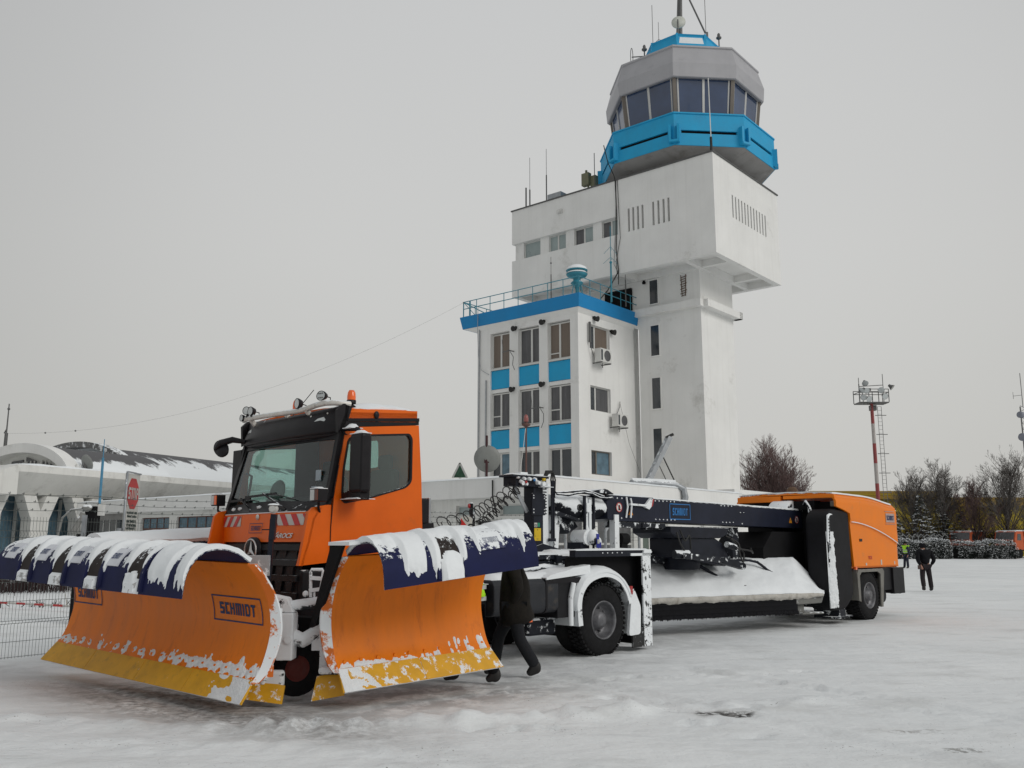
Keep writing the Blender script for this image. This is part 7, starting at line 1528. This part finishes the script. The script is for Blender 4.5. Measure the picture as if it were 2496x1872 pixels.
# ================================================================ floodlight mast and antenna tower
def floodmast():
    X, Y = 28.2, 70; t = empty('floodlight_mast', FR(X, Y), 'red and white floodlight mast with ladder and railed lamp platform', 'floodlight mast'); F = FR(X, Y)
    for k in range(8):
        z0 = k * 1.55; z1 = 12.5 if k == 7 else z0 + 1.55
        MB().cyl((0, 0, z0), (0, 0, z1), .165 - .005 * k, .16 - .005 * k, 12).build('pole_section', MASTR if k % 2 else MASTW, t, F)
    m = MB(); m.box((-.12, -.1, 11.9), (.35, .3, 12.3)); m.bar((.42, -.05, .4), (.42, -.05, 12.2), .03); m.bar((.72, -.05, .4), (.72, -.05, 12.2), .03)
    for k in range(40): m.bar((.42, -.05, .5 + k * .3), (.72, -.05, .5 + k * .3), .02)
    for k in range(8): m.bar((.2, -.05, 1 + k * 1.5), (1.05, -.1, 1 + k * 1.5), .05)
    m.build('ladder', ANT, t, F)
    m = MB(); x0, x1, y0, y1, z = -1.15, 1.15, -.6, .6, 12.5
    m.box((x0, y0, z - .08), (x1, y1, z))
    for x in (x0, -.4, .35, x1):
        for y in (y0, y1): m.bar((x, y, z), (x, y, z + 1.0), .05)
    for y in (y0, y1):
        for zz in (z + .75, z + 1.0): m.bar((x0, y, zz), (x1, y, zz), .05)
    for x in (x0, x1): m.bar((x, y0, z + .75), (x, y1, z + .75), .05)
    m.bar((-.9, 0, z), (-.9, 0, z + 1.5), .06); m.bar((1.0, 0, z), (1.0, 0, z + 2.3), .04); m.bar((-.9, 0, z + 1.3), (1.0, 0, z + 1.42), .05)
    m.bar((-.9, 0, z + 1.4), (-.9, 0, z + 2.0), .04); m.box((-.35, -.1, z + .95), (0, 0, z + 1.15)); m.build('platform', ANT, t, F)
    for (x, y, zz, yaw, el) in ((-.6, -.5, z + 1.5, -10, 40), (-.95, -.7, z + .9, -60, 30), (-.65, -.8, z + .85, 10, 30), (-.85, -.7, z + .35, -30, 30), (-.5, -.8, z + .2, 15, 30), (.5, -.8, z + .9, -20, 30), (.75, -.8, z + .4, 10, 20), (1.55, -.3, z + 1.2, 60, 40)):
        Rm = Matrix.Rotation(R(yaw), 4, 'Z') @ Matrix.Rotation(R(90 + el), 4, 'X')
        l = MB().lathe([(.001, -.3), (.1, -.28), (.12, -.15), (.24, .06), (.25, .08)], (x, y, zz), Rm, 14).build('floodlight', ANT, t, F)
        MB().lathe([(.24, .07), (.001, .075)], (x, y, zz), Rm, 14).build('lens', LENS, l, F)
floodmast()
def antower():
    X, Y = 52.65, 92; t = empty('antenna_tower', FR(X, Y), 'lattice antenna tower with round dishes beyond the hedge', 'antenna tower'); F = FR(X, Y)
    m = MB()
    for x, y in ((-.3, 0), (.3, 0), (0, .5)): m.cyl((x, y, 0), (x, y, 15.5), .06, n=5)
    for k in range(26):
        z = k * .6; m.bar((-.3, 0, z), (.3, 0, z + .3), .04); m.bar((.3, 0, z + .3), (-.3, 0, z + .6), .04); m.bar((-.3, 0, z), (0, .5, z + .3), .04)
    m.bar((0, 0, 15.5), (0, 0, 19), .05); m.bar((-.9, 0, 16.6), (0, 0, 16.7), .04); m.bar((-.9, 0, 16.3), (-.9, 0, 17), .03); m.build('lattice', ANT, t, F)
    for z, r in ((14.6, .33), (12.3, .40)):
        m = MB(); Rm = Matrix.Rotation(R(-60), 4, 'Z') @ Matrix.Rotation(R(88), 4, 'X'); m.lathe([(.001, -.2), (r, -.15), (r, .25), (r * .8, .32), (.001, .36)], (-.45, -.3, z), Rm, 20); m.build('dish', M('drum_dish', (.20, .21, .25), .6), t, F)
antower()

# ================================================================ yellow hall, concrete fence, far trucks
def yhall():
    F = FR(46.0, 112, 0); t = empty('yellow_hall', F, 'long yellow industrial hall with ochre eaves behind the conifers', 'building')
    MB().box((-8, 3, 0), (70, 40, 7.1)).build('wall', YWALL, t, F)
    MB().box((-8.4, 2.4, 7.1), (8.6, 40.4, 8.1)).box((8.6, 2.4, 6.2), (70.4, 40.4, 7.3)).build('eaves', YWALLD, t, F)
    MB().box((-8.45, 2.35, 7.62), (8.65, 2.4, 7.70)).box((8.6, 2.35, 6.8), (70.4, 2.4, 6.86)).build('eaves_trim', YWALL, t, F)
    m = MB()
    for k in range(16): m.box((-7 + k * 4.6, 2.95, 1.0), (-5.4 + k * 4.6, 2.99, 2.8))
    m.build('window_band', GLG, t, F)
yhall()
def hexfence():
    t = empty('concrete_fence', FR(44, 101), 'pale openwork concrete fence with zigzag top in front of the conifers', 'fence'); m = MB()
    for k in range(12):
        x = 40.2 + k * .66; m.bar((x, 101, .4), (x, 101, 2.30), .07); m.bar((x, 101, 2.3), (x + .33, 101, 2.6), .06); m.bar((x + .33, 101, 2.6), (x + .66, 101, 2.3), .06)
    m.build('openwork', M('pale_concrete', (.30, .31, .31), .9), t); MB().box((40.0, 100.9, 0), (48.2, 101.1, .45)).build('base_wall', CONC, t)
hexfence()
def far_truck(x, y, rz, label, body=True):
    F = FR(x, y, rz); t = empty('distant_truck', F, label, 'truck', 'orange trucks parked behind the hedge')
    m = MB(); m.prism([(0, .9), (0, 2.0), (.35, 2.85), (.5, 2.95), (1.9, 2.95), (1.9, .9)], lambda u, v: Vector((u, 0, v)), lambda u, v: Vector((u, 2.3, v))); m.build('cab', TRKO, t, F, bevel=.05)
    m = MB(); m.prism([(.45, 1.95), (.62, 2.65), (1.35, 2.65), (1.35, 1.95)], lambda u, v: Vector((u, -.02, v)), lambda u, v: Vector((u, .0, v))); m.build('side_window', GLD, t, F)
    m = MB(); m.prism([(-.02, 2.02), (.33, 2.83), (.36, 2.82), (.01, 2.0)], lambda u, v: Vector((u, .15, v)), lambda u, v: Vector((u, 2.15, v))); m.build('windscreen', GLG, t, F)
    m = MB(); m.box((1.95, .3, .8), (7.2, 2.0, 1.1)); m.build('chassis', BLACKU, t, F)
    if body:
        m = MB(); m.prism([(2.2, 1.25), (2.1, 2.2), (2.6, 2.95), (6.4, 2.95), (6.9, 2.2), (6.8, 1.25)], lambda u, v: Vector((u, .1, v)), lambda u, v: Vector((u, 2.2, v))); m.box((2.2, -.05, 1.1), (6.9, .1, 1.9)); m.build('load_body', TRKO, t, F)
        m = MB(); snow_cap(m, 2.6, .1, 6.4, 2.2, 2.95, .12); m.build('snow', SNOW, t, F)
    m = MB(); snow_cap(m, .5, 0, 1.9, 2.3, 2.95, .08); m.build('snow', SNOW, t, F)
    for x_ in (.95, 5.2, 6.4):
        m = MB(); m.cyl((x_, -.02, .5), (x_, .3, .5), .5, n=20); m.cyl((x_, -.04, .5), (x_, .0, .5), .25, n=14); m.build('wheel', RUB, t, F)
far_truck(51.6, 103, 48, 'small orange truck with snowy load body parked behind the hedge, left of the bare tree')
far_truck(55.2, 100.5, 35, 'orange truck cab with little body, parked past the hedge end')

# ================================================================ vegetation
def leaf_cloud(mb, pts_fn, n, size, rnd, m=0):
    for _ in range(n):
        p = pts_fn(rnd); s_ = size * rnd.uniform(.6, 1.4); a = rnd.uniform(0, 6.28); tl = rnd.uniform(-.6, .6)
        u = Vector((math.cos(a), math.sin(a), tl)).normalized() * s_; v = Vector((-math.sin(a), math.cos(a), rnd.uniform(-.7, .7))).normalized() * s_ * .6
        mb.add([p - u, p + v, p + u, p - v], [(0, 1, 2, 3)], m)
def bare_tree(x, y, h, w_, label, mat, seed, limbs=34, shape='round', dens=1.0, r0=.16, group=None, base=.16):
    rmin = .0055 if y < 80 else .008; rnd = random.Random(seed); t = empty('bare_tree', FR(x, y), label, 'tree', group); F = FR(x, y)
    m = MB(); tr = MB(); zt_ = h * base
    tr.cyl((0, 0, 0), (0, 0, zt_), r0 * 1.3, r0, 9)
    def tube3(p, r): m.tube(p, r, 3, cap=False)
    def grow(p, d, ln, r, lv):
        n = 5 if lv < 2 else 3; pts = [p.copy()]; q = p.copy(); dd = d.copy()
        for i in range(n):
            dd = (dd + Vector((rnd.gauss(0, .09), rnd.gauss(0, .09), .10 if lv else .06))).normalized(); q = q + dd * ln / n; pts.append(q.copy())
        (tr if lv == 0 and r > .05 else m).tube(pts, [max(rmin, r * (1 - .75 * i / n)) for i in range(n + 1)], 5 if lv == 0 else 3, cap=False)
        if lv >= 3: return
        k = int({0: 13, 1: 9, 2: 5}[lv] * dens)
        for i in range(k):
            f = rnd.uniform(.22 if lv == 0 else .12, .98); j = min(n - 1, int(f * n)); b = pts[j].lerp(pts[j + 1], f * n - j); ax = (pts[j + 1] - pts[j]).normalized()
            o_ = ax.orthogonal(); o_.rotate(Matrix.Rotation(rnd.uniform(0, 6.28), 3, ax)); an = R(rnd.uniform(18, 38)); dn = (ax * math.cos(an) + o_ * math.sin(an)).normalized()
            grow(b, dn, ln * rnd.uniform(.30, .48) * (1.25 - .6 * f), r * (.42 if lv else .38), lv + 1)
    for i in range(limbs):
        a = 2 * math.pi * (i * .618) + rnd.uniform(-.2, .2); f = (i + .5) / limbs
        if shape == 'round': e = math.sqrt(f) * .98; R_ = w_ / 2 * e; top = h * (.96 - .36 * e ** 2.4)
        else: e = f; R_ = w_ / 2 * e; top = h * (1 - .45 * e)
        q = Vector((R_ * math.cos(a), R_ * math.sin(a), top)); p = Vector((0, 0, zt_ * rnd.uniform(.5, 1.0) if shape == 'round' else lerp(zt_, h * .5, rnd.random() * (1 - f))))
        d = (q - p); ln = d.length; d.normalize(); d = (d + Vector((math.cos(a), math.sin(a), 0)) * .12 * e).normalized(); grow(p, d, ln * .93, r0 * (.42 if shape == 'round' else .35), 0)
    tr.build('trunk', BARK, t, F); m.build('crown', mat, t, F)
bare_tree(17.45, 61, 8.2, 5.0, 'round bare reddish tree standing just right of the control tower', BARKR, 1, 30, 'round', 1.0, .15)
GB = 'bare trees at the right behind the hedge'
bare_tree(46.9, 106, 10.0, 7.2, 'bare tree with leaning crown above the broad conifer', BARKG, 2, 22, 'open', .9, .2, GB)
bare_tree(50.0, 106, 11.0, 6.4, 'bushy bare tree in the middle of the right-hand group above the trucks', BARKG, 3, 22, 'open', .9, .2, GB)
bare_tree(52.8, 104, 9.0, 5.4, 'low reddish bare tree between two taller grey ones', BARKR, 4, 20, 'open', .9, .16, GB)
bare_tree(55.9, 103, 12.0, 6.6, 'tall bare tree with single straight trunk behind the parked truck cab', BARKG, 5, 24, 'open', .85, .2, GB)
bare_tree(59.6, 103, 8.6, 5.4, 'bare tree standing beyond the lattice antenna tower', BARKG, 6, 18, 'open', .85, .16, GB)
bare_tree(28.5, 92, 7.4, 4.0, 'small bare tree peeking over the sweeper roof left of the floodlight mast', BARKR, 7, 14, 'round', .9, .12)
def thicket(x, y, h, w_, seed, label):
    rnd = random.Random(seed); t = empty('bare_shrub', FR(x, y), label, 'shrub', 'bare shrubs in front of the yellow hall'); m = MB()
    for k in range(150):
        a = rnd.uniform(0, 6.28); r_ = w_ / 2 * math.sqrt(rnd.random()); p = Vector((r_ * .5 * math.cos(a), r_ * .3 * math.sin(a), rnd.uniform(0, h * .35))); q = Vector((r_ * 1.1 * math.cos(a), r_ * .6 * math.sin(a), h * rnd.uniform(.45, 1) * (1 - .25 * (r_ * 2 / w_) ** 2)))
        m.tube([p, p.lerp(q, .5) + Vector((rnd.gauss(0, .15), 0, .1)), q], [.03, .02, .008], 3, cap=False)
        for j in range(5):
            b = p.lerp(q, rnd.uniform(.3, 1)); e = b + Vector((rnd.gauss(0, .4), rnd.gauss(0, .3), rnd.uniform(.1, .7))); m.tube([b, e], [.014, .007], 3, cap=False)
    m.build('crown', M('twig_thicket', (.045, .030, .028), .9, var=.3, vs=.6, snow=.10, ss=1.5), t, FR(x, y))
for i, (x, y, h, w_) in enumerate(((50.0, 108, 5.6, 6), (53.6, 107, 6.2, 6), (57.4, 107, 5.6, 5.6), (47.6, 109, 5.4, 5), (61, 108, 5.4, 5.6), (63.5, 108, 4.6, 5))):
    thicket(x, y, h, w_, 20 + i, ['dark bare shrub above the left truck', 'tall dark shrub mass between the conifers and the tall tree', 'dark shrub right of the tall tree trunk', 'shrub behind the widest conifer', 'shrub beyond the right truck cab', 'outermost shrub beyond the right truck'][i])
def conifer(x, y, h, w_, seed, label):
    rnd = random.Random(seed); t = empty('conifer', FR(x, y), label, 'conifer', 'snow-dusted conifers before the yellow hall'); F = FR(x, y)
    MB().cyl((0, 0, 0), (0, 0, h * .9), .14, .03, 7).build('trunk', BARK, t, F); m = MB(); n = int(h * 22)
    for k in range(n):
        f = (k + rnd.random()) / n; z = h * (.05 + .95 * f); Lb = w_ / 2 * (1 - f) ** .85 * rnd.uniform(.75, 1.15) + .08; a = rnd.uniform(0, 6.28); u = Vector((math.cos(a), math.sin(a), 0)); s_ = Vector((-u.y, u.x, 0))
        for j in range(int(5 + Lb * 12)):
            r_ = Lb * math.sqrt(rnd.random()); p = u * r_ + Vector((0, 0, z - .25 * r_ + .12 * r_ * r_)) + s_ * rnd.gauss(0, .14 + .08 * r_); q = .10 * rnd.uniform(.7, 1.5)
            d = (u + s_ * rnd.uniform(-.7, .7) + Vector((0, 0, rnd.uniform(-.5, .3)))).normalized() * q * 1.5; e = d.cross(Vector((0, 0, 1))).normalized() * q * .6 + Vector((0, 0, rnd.uniform(-.3, .3) * q)); m.add([p - d, p + e, p + d, p - e], [(0, 1, 2, 3)])
    m.build('crown', CONIF, t, F)
for i, (x, y, h, w_) in enumerate(((43.4, 103.5, 5.4, 3.8), (46.2, 103, 7.2, 4.2), (41.0, 104, 4.6, 3.2), (49.3, 105, 6.6, 4.4), (51.8, 105, 5.4, 3.8), (37.6, 104, 6.0, 3.6))):
    conifer(x, y, h * .98, w_, 40 + i, ['short pointed conifer nearest the sweeper at right', 'tallest pointed conifer before the yellow wall', 'small conifer partly hidden behind the sweeper housing', 'broad dark conifer below the leftmost bare tree', 'low conifer left of the parked trucks', 'conifer hidden behind the sweeper roof'][i])
def hedge(x0, x1, y, dp, h, seed, label):
    rnd = random.Random(seed); t = empty('hedge', FR((x0 + x1) / 2, y), label, 'hedge', 'clipped snowy hedges at the edge of the yard'); m = MB()
    def p(rn):
        x = rn.uniform(x0, x1); u = rn.random()
        hh = h * (1 + .22 * fbm(x * .5, seed) + .08 * fbm(x * 2, seed)) * min(1, (min(x - x0, x1 - x) + .35) / .6)
        if u < .5: return Vector((x, y - dp / 2 + rn.gauss(0, .10) + .15 * fbm(x * 1.5, 1), rn.uniform(.02, hh)))
        return Vector((x, rn.uniform(y - dp / 2, y + dp / 2), hh + rn.gauss(0, .07)))
    m2 = MB(); n_ = int((x1 - x0) * 1500)
    for _ in range(n_):
        q = p(rnd); (lambda mm: leaf_cloud(mm, lambda r_: q, 1, .075, rnd))(m if q.z > h * (.42 + .22 * fbm(q.x * .9, seed)) else m2)
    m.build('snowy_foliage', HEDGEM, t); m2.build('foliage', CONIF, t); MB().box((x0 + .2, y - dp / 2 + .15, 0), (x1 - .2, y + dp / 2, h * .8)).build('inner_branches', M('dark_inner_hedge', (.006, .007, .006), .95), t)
hedge(34.0, 46.3, 97.5, 2.2, 1.95, 61, 'long snowy hedge behind the two walking people')
hedge(46.9, 53.2, 97.5, 2.2, 1.75, 62, 'shorter snowy hedge below the parked orange trucks')
def tuft(x, y, n, sp, h, label, mat, name='dry_grass', cat='grass', seed=1):
    rnd = random.Random(seed); m = MB()
    for k in range(n):
        p = Vector((rnd.gauss(0, sp), rnd.gauss(0, sp * .6), 0)); q = p + Vector((rnd.gauss(0, .12), rnd.gauss(0, .1), h * rnd.uniform(.4, 1))); m.tube([p, q], [.012, .004], 3, cap=False)
    o = m.build(name, mat, None, FR(x, y)); tag(o, label, cat, kind='stuff'); return o
tuft(-11.3, 25.5, 260, .38, .45, 'tuft of dry yellow grass sticking out of the snow behind the fence', M('dry_grass', (.18, .13, .05), .9))
tuft(-12.6, 25.3, 40, .5, .2, 'sparse dark twigs in the snow left of the dry grass tuft', M('dark_twigs', (.06, .05, .04), .9), 'twigs', 'twigs', 2)
tuft(-17.6, 33.0, 700, 1.3, 1.5, 'dark reddish leafless bush behind the fence before the terminal columns', M('reddish_bush', (.04, .022, .022), .9, snow=.25, ss=6), 'leafless_bush', 'bush', 3)
def tape():
    t = empty('striped_barrier_pole', FR(-12.0, 24.6), 'red and white striped barrier pole lying low behind the fence', 'barrier pole')
    a = Vector((-14.0, 24.9, .14)); b = Vector((-10.2, 22.6, .16))
    for k in range(11): MB().cyl(a.lerp(b, k / 11), a.lerp(b, (k + 1) / 11), .03, n=6).build('stripe', REDP if k % 2 else WHITP, t)
    for f in (.1, .9): p = a.lerp(b, f); MB().cyl((p.x, p.y, 0), p, .03, n=6).build('support', ANT, t)
tape()

# ================================================================ people
def skinned(name, pts, edges, mat, parent, frame, lv=2):
    """one continuous surface grown over a jointed skeleton; pts: name -> (x, y, z, radius[, radius2])"""
    ks = list(pts); me = bpy.data.meshes.new(name); T_ = MW[parent.name].inverted() @ frame
    me.from_pydata([T_ @ Vector(pts[k][:3]) for k in ks], [(ks.index(a), ks.index(b)) for a, b in edges], [])
    o = bpy.data.objects.new(name, me); col.objects.link(o)
    md = o.modifiers.new('skin', 'SKIN'); md.use_smooth_shade = True
    for i, k in enumerate(ks):
        p = pts[k]; sv = me.skin_vertices[0].data[i]; sv.radius = (p[3], p[4] if len(p) > 4 else p[3]); sv.use_root = (i == 0)
    sb = o.modifiers.new('sub', 'SUBSURF'); sb.levels = lv; sb.render_levels = lv
    dg = bpy.context.evaluated_depsgraph_get(); m2 = bpy.data.meshes.new_from_object(o.evaluated_get(dg)); m2.materials.clear(); m2.materials.append(mat)
    for q in m2.polygons: q.use_smooth = True
    bpy.data.objects.remove(o); bpy.data.meshes.remove(me); m2.name = name
    o = bpy.data.objects.new(name, m2); col.objects.link(o); o.parent = parent; MW[o.name] = MW[parent.name].copy(); return o
def person(x, y, rz, label, J, top, trou, shoe, coat=0, vest=None, hood=False, hat=None, hair=None):
    """J: joints in the person's own frame, x to their left... facing -y"""
    F = FR(x, y, rz); t = empty('person', F, label, 'person')
    body = {'pel': (*J['pel'], .13, .10), 'sp': (*J['sp'], .12, .09), 'ch': (*J['ch'], .14, .10), 'nk': (*J['nk'], .055), 'hd0': (J['hd'][0], J['hd'][1], J['hd'][2] - .07, .07), 'hd': (*J['hd'], .095, .105), 'hd1': (J['hd'][0], J['hd'][1] + .01, J['hd'][2] + .07, .075)}
    E = [('pel', 'sp'), ('sp', 'ch'), ('ch', 'nk'), ('nk', 'hd0'), ('hd0', 'hd'), ('hd', 'hd1')]
    for s in 'LR':
        body.update({'sh' + s: (*J['sh' + s], .065), 'el' + s: (*J['el' + s], .045), 'wr' + s: (*J['wr' + s], .030), 'hp' + s: (*J['hp' + s], .085), 'kn' + s: (*J['kn' + s], .06), 'an' + s: (*J['an' + s], .042), 'ft' + s: (*J['ft' + s], .035)})
        E += [('ch', 'sh' + s), ('sh' + s, 'el' + s), ('el' + s, 'wr' + s), ('pel', 'hp' + s), ('hp' + s, 'kn' + s), ('kn' + s, 'an' + s), ('an' + s, 'ft' + s)]
        w_ = Vector(J['wr' + s]); e_ = Vector(J['el' + s]); d = (w_ - e_).normalized(); sd = d.cross(Vector((0, 1, 0)) if abs(d.y) < .8 else Vector((1, 0, 0))).normalized()
        pm = w_ + d * .05; body['pm' + s] = (*pm, .032, .018); E.append(('wr' + s, 'pm' + s))
        for i, (o_, ln) in enumerate(((-.028, .062), (-.010, .075), (.010, .070), (.027, .055))):
            a = pm + sd * o_ + d * .025; b = a + d * ln * .5 + Vector((0, -.008, 0)); c = b + d * ln * .4 + Vector((0, -.018, -.004))
            body['f%d0' % i + s] = (*a, .010); body['f%d1' % i + s] = (*b, .009); body['f%d2' % i + s] = (*c, .008); E += [('pm' + s, 'f%d0' % i + s), ('f%d0' % i + s, 'f%d1' % i + s), ('f%d1' % i + s, 'f%d2' % i + s)]
        a = w_ + d * .03 + sd * -.035 + Vector((0, -.01, 0)); b = a + (d * .6 - sd * .8).normalized() * .035; body['t0' + s] = (*a, .012); body['t1' + s] = (*b, .010); E += [('wr' + s, 't0' + s), ('t0' + s, 't1' + s)]
    bd = skinned('body', body, E, SKIN, t, F, 1)
    # face
    hd = Vector(J['hd']); m = MB(); m.ball(hd + Vector((0, -.105, -.01)), .018, (.8, 1, 1.4), 8)
    for sx_ in (-1, 1): m.ball(hd + Vector((sx_ * .095, 0, 0)), .025, (.4, .8, 1.2), 8)
    m.box(hd + Vector((-.025, -.10, -.06)), hd + Vector((.025, -.095, -.05))); m.build('face_features', SKIN, t, F)
    m = MB()
    for sx_ in (-1, 1): m.ball(hd + Vector((sx_ * .035, -.093, .02)), .011, n=8)
    m.build('eye', BLACKU, t, F)
    # trousers
    P = {'pel': (*J['pel'], .165, .125)}; E = []
    for s in 'LR': P.update({'hp' + s: (*J['hp' + s], .115), 'kn' + s: (*J['kn' + s], .085), 'cf' + s: (*Vector(J['kn' + s]).lerp(Vector(J['an' + s]), .5), .085), 'an' + s: (*(Vector(J['an' + s]) + Vector((0, 0, .0))), .078)}); E += [('pel', 'hp' + s), ('hp' + s, 'kn' + s), ('kn' + s, 'cf' + s), ('cf' + s, 'an' + s)]
    skinned('trousers', P, E, trou, t, F)
    for s in 'LR':
        a = Vector(J['an' + s]); f = Vector(J['ft' + s]); b = a - (f - a).normalized() * .05; skinned('boot', {'a': (a.x, a.y, a.z + .10, .058), 'b': (*a, .058), 'c': (b.x, b.y, min(a.z, .05), .045), 'm': (*a.lerp(f, .55), .05), 'f': (*f, .042)}, [('a', 'b'), ('b', 'c'), ('b', 'm'), ('m', 'f')], shoe, t, F)
    # jacket
    sk = 1.0
    P = {'pel': (J['pel'][0], J['pel'][1], J['pel'][2] + .0, .19, .15), 'sp': (*J['sp'], .185, .145), 'ch': (*J['ch'], .195, .15), 'nk': (J['nk'][0], J['nk'][1], J['nk'][2] - .02, .10, .09)}; E = [('sp', 'pel'), ('sp', 'ch'), ('ch', 'nk')]
    if coat: P['hem'] = (J['hem'][0], J['hem'][1], J['hem'][2], .25, .27); P['mid'] = (*Vector(J['pel']).lerp(Vector(J['hem']), .5), .23, .24); P['pel'] = (*J['pel'], .22, .22); P['sp'] = (*J['sp'], .21, .22); P['ch'] = (*J['ch'], .22, .22); E += [('pel', 'mid'), ('mid', 'hem')]
    for s in 'LR': P.update({'sh' + s: (*J['sh' + s], .095), 'el' + s: (*J['el' + s], .078), 'wr' + s: (*Vector(J['el' + s]).lerp(Vector(J['wr' + s]), .93), .055)}); E += [('ch', 'sh' + s), ('sh' + s, 'el' + s), ('el' + s, 'wr' + s)]
    skinned('coat' if coat else 'jacket', {k: P[k] for k in ['ch'] + [q for q in P if q != 'ch']}, E, top, t, F)
    if vest:
        P = {'ch': (*J['ch'], .215, .165), 'sp': (*J['sp'], .205, .165), 'pel': (J['pel'][0], J['pel'][1], J['pel'][2] + .03, .21, .17), 'a': (J['nk'][0], J['nk'][1], J['nk'][2] - .05, .13, .11)}
        v_ = skinned('vest', P, [('ch', 'sp'), ('sp', 'pel'), ('ch', 'a')], vest, t, F); c = Vector(J['sp']); m = MB()
        for z in (.0, .14): m.lathe([(1, -.025), (1, .025)], c + Vector((0, 0, z - .05)), Matrix.Diagonal((.222, .178, 1, 1)), 20)
        m.build('reflective_band', REFS, v_, F)
    if hood: skinned('hood', {'a': (J['nk'][0], J['nk'][1] + .02, J['nk'][2] + .02, .12, .12), 'b': (hd.x, hd.y + .03, hd.z, .135, .135), 'c': (hd.x, hd.y + .03, hd.z + .09, .10, .10)}, [('a', 'b'), ('b', 'c')], top, t, F)
    if hat: m = MB(); m.lathe([(.11, -.0), (.118, .03), (.105, .09), (.06, .125), (.001, .13)], hd + Vector((0, .01, .015)), None, 18); m.build('hat', hat, t, F)
    if hair: m = MB(); m.lathe([(.10, -.06), (.112, .0), (.11, .06), (.07, .11), (.001, .125)], hd + Vector((0, .025, .0)), None, 18); m.build('hair', hair, t, F)
    return t, F
def stand(**k):
    J = dict(pel=(0, 0, .93), sp=(0, 0, 1.12), ch=(0, 0, 1.33), nk=(0, 0, 1.48), hd=(0, -.01, 1.62), shL=(-.19, 0, 1.40), shR=(.19, 0, 1.40), elL=(-.25, .03, 1.12), elR=(.25, .03, 1.12), wrL=(-.24, -.06, .90), wrR=(.24, -.06, .90), hpL=(-.09, 0, .88), hpR=(.09, 0, .88), knL=(-.11, -.01, .50), knR=(.11, -.01, .50), anL=(-.12, 0, .10), anR=(.12, 0, .10), ftL=(-.13, -.14, .05), ftR=(.13, -.14, .05))
    J.update(k); return J
# black-clad walker seen from behind (faces away: frame turned 180 degrees)
t_, F_ = person(14.72, 32.8, 180, 'person in black hooded jacket walking away with a small wallet held behind', stand(pel=(-.02, 0, .92), sp=(-.02, 0, 1.12), ch=(0, -.02, 1.34), nk=(0.02, -.03, 1.49), hd=(.04, -.05, 1.62), shL=(-.22, 0, 1.39), shR=(.22, 0, 1.39), elR=(.27, .06, 1.10), wrR=(.20, .12, .90), elL=(-.32, .06, 1.10), wrL=(-.21, .0, .92), knL=(-.16, -.05, .50), anL=(-.17, .0, .10), ftL=(-.17, -.12, .05), knR=(.13, .02, .50), anR=(.15, .12, .16), ftR=(.15, .02, .06)), BLKCLOTH, M('dark_trousers', (.013, .009, .012), .9, bump=.4, bs=20), BOOT, hood=True)
MB().box((.20, .12, .78), (.32, .15, .92)).build('wallet', M('brown_leather', (.06, .035, .03), .6), t_, F_)
person(26.3, 61.3, -75, 'person in yellow hi-vis vest and navy trousers standing beside the sweeper rear', stand(elR=(.24, .05, 1.10), wrR=(.23, -.05, .86), knL=(-.10, -.06, .5), anL=(-.11, -.10, .10), ftL=(-.11, -.24, .05)), NAVYC, NAVYC, BOOT, vest=HIVIS, hat=BLKCLOTH)
# walker in the long coat behind the side blade (walks to the left: faces -x)
person(.03, 12.15, -90, 'person in long dark coat walking left behind the side blade, head hidden', stand(pel=(0, .0, .93), sp=(0, .02, 1.12), ch=(0, -.02, 1.33), nk=(0, -.06, 1.48), hd=(0, -.10, 1.62), hem=(0, .06, .64), shL=(-.2, -.02, 1.40), shR=(.2, -.02, 1.40), elR=(.26, .06, 1.12), wrR=(.14, -.04, .93), elL=(-.26, .05, 1.12), wrL=(-.14, -.06, .95), hpL=(-.09, 0, .88), hpR=(.09, 0, .88), knR=(.11, .06, .50), anR=(.11, .28, .14), ftR=(.11, .16, .05), knL=(-.12, -.20, .52), anL=(-.12, -.27, .10), ftL=(-.12, -.40, .05)), COATM, M('black_trousers', (.006, .007, .010), .9, bump=.4, bs=20), BOOT, coat=1, hair=BLKCLOTH)
person(-.50, 11.62, -90, 'person in hi-vis vest mostly hidden behind the side blade, boots showing below it', stand(hd=(0, -.04, 1.50), nk=(0, -.02, 1.38), ch=(0, 0, 1.25), sp=(0, .0, 1.08), shL=(-.19, 0, 1.30), shR=(.19, 0, 1.30), elL=(-.25, .0, 1.05), elR=(.25, .0, 1.05), wrL=(-.2, -.18, 1.0), wrR=(.2, -.18, 1.0), knR=(.10, .12, .50), anR=(.10, .30, .12), ftR=(.10, .18, .05), knL=(-.10, -.15, .5), anL=(-.10, -.22, .10), ftL=(-.10, -.36, .05)), BLKCLOTH, BLKCLOTH, BOOT, vest=HIVIS, hat=BLKCLOTH)
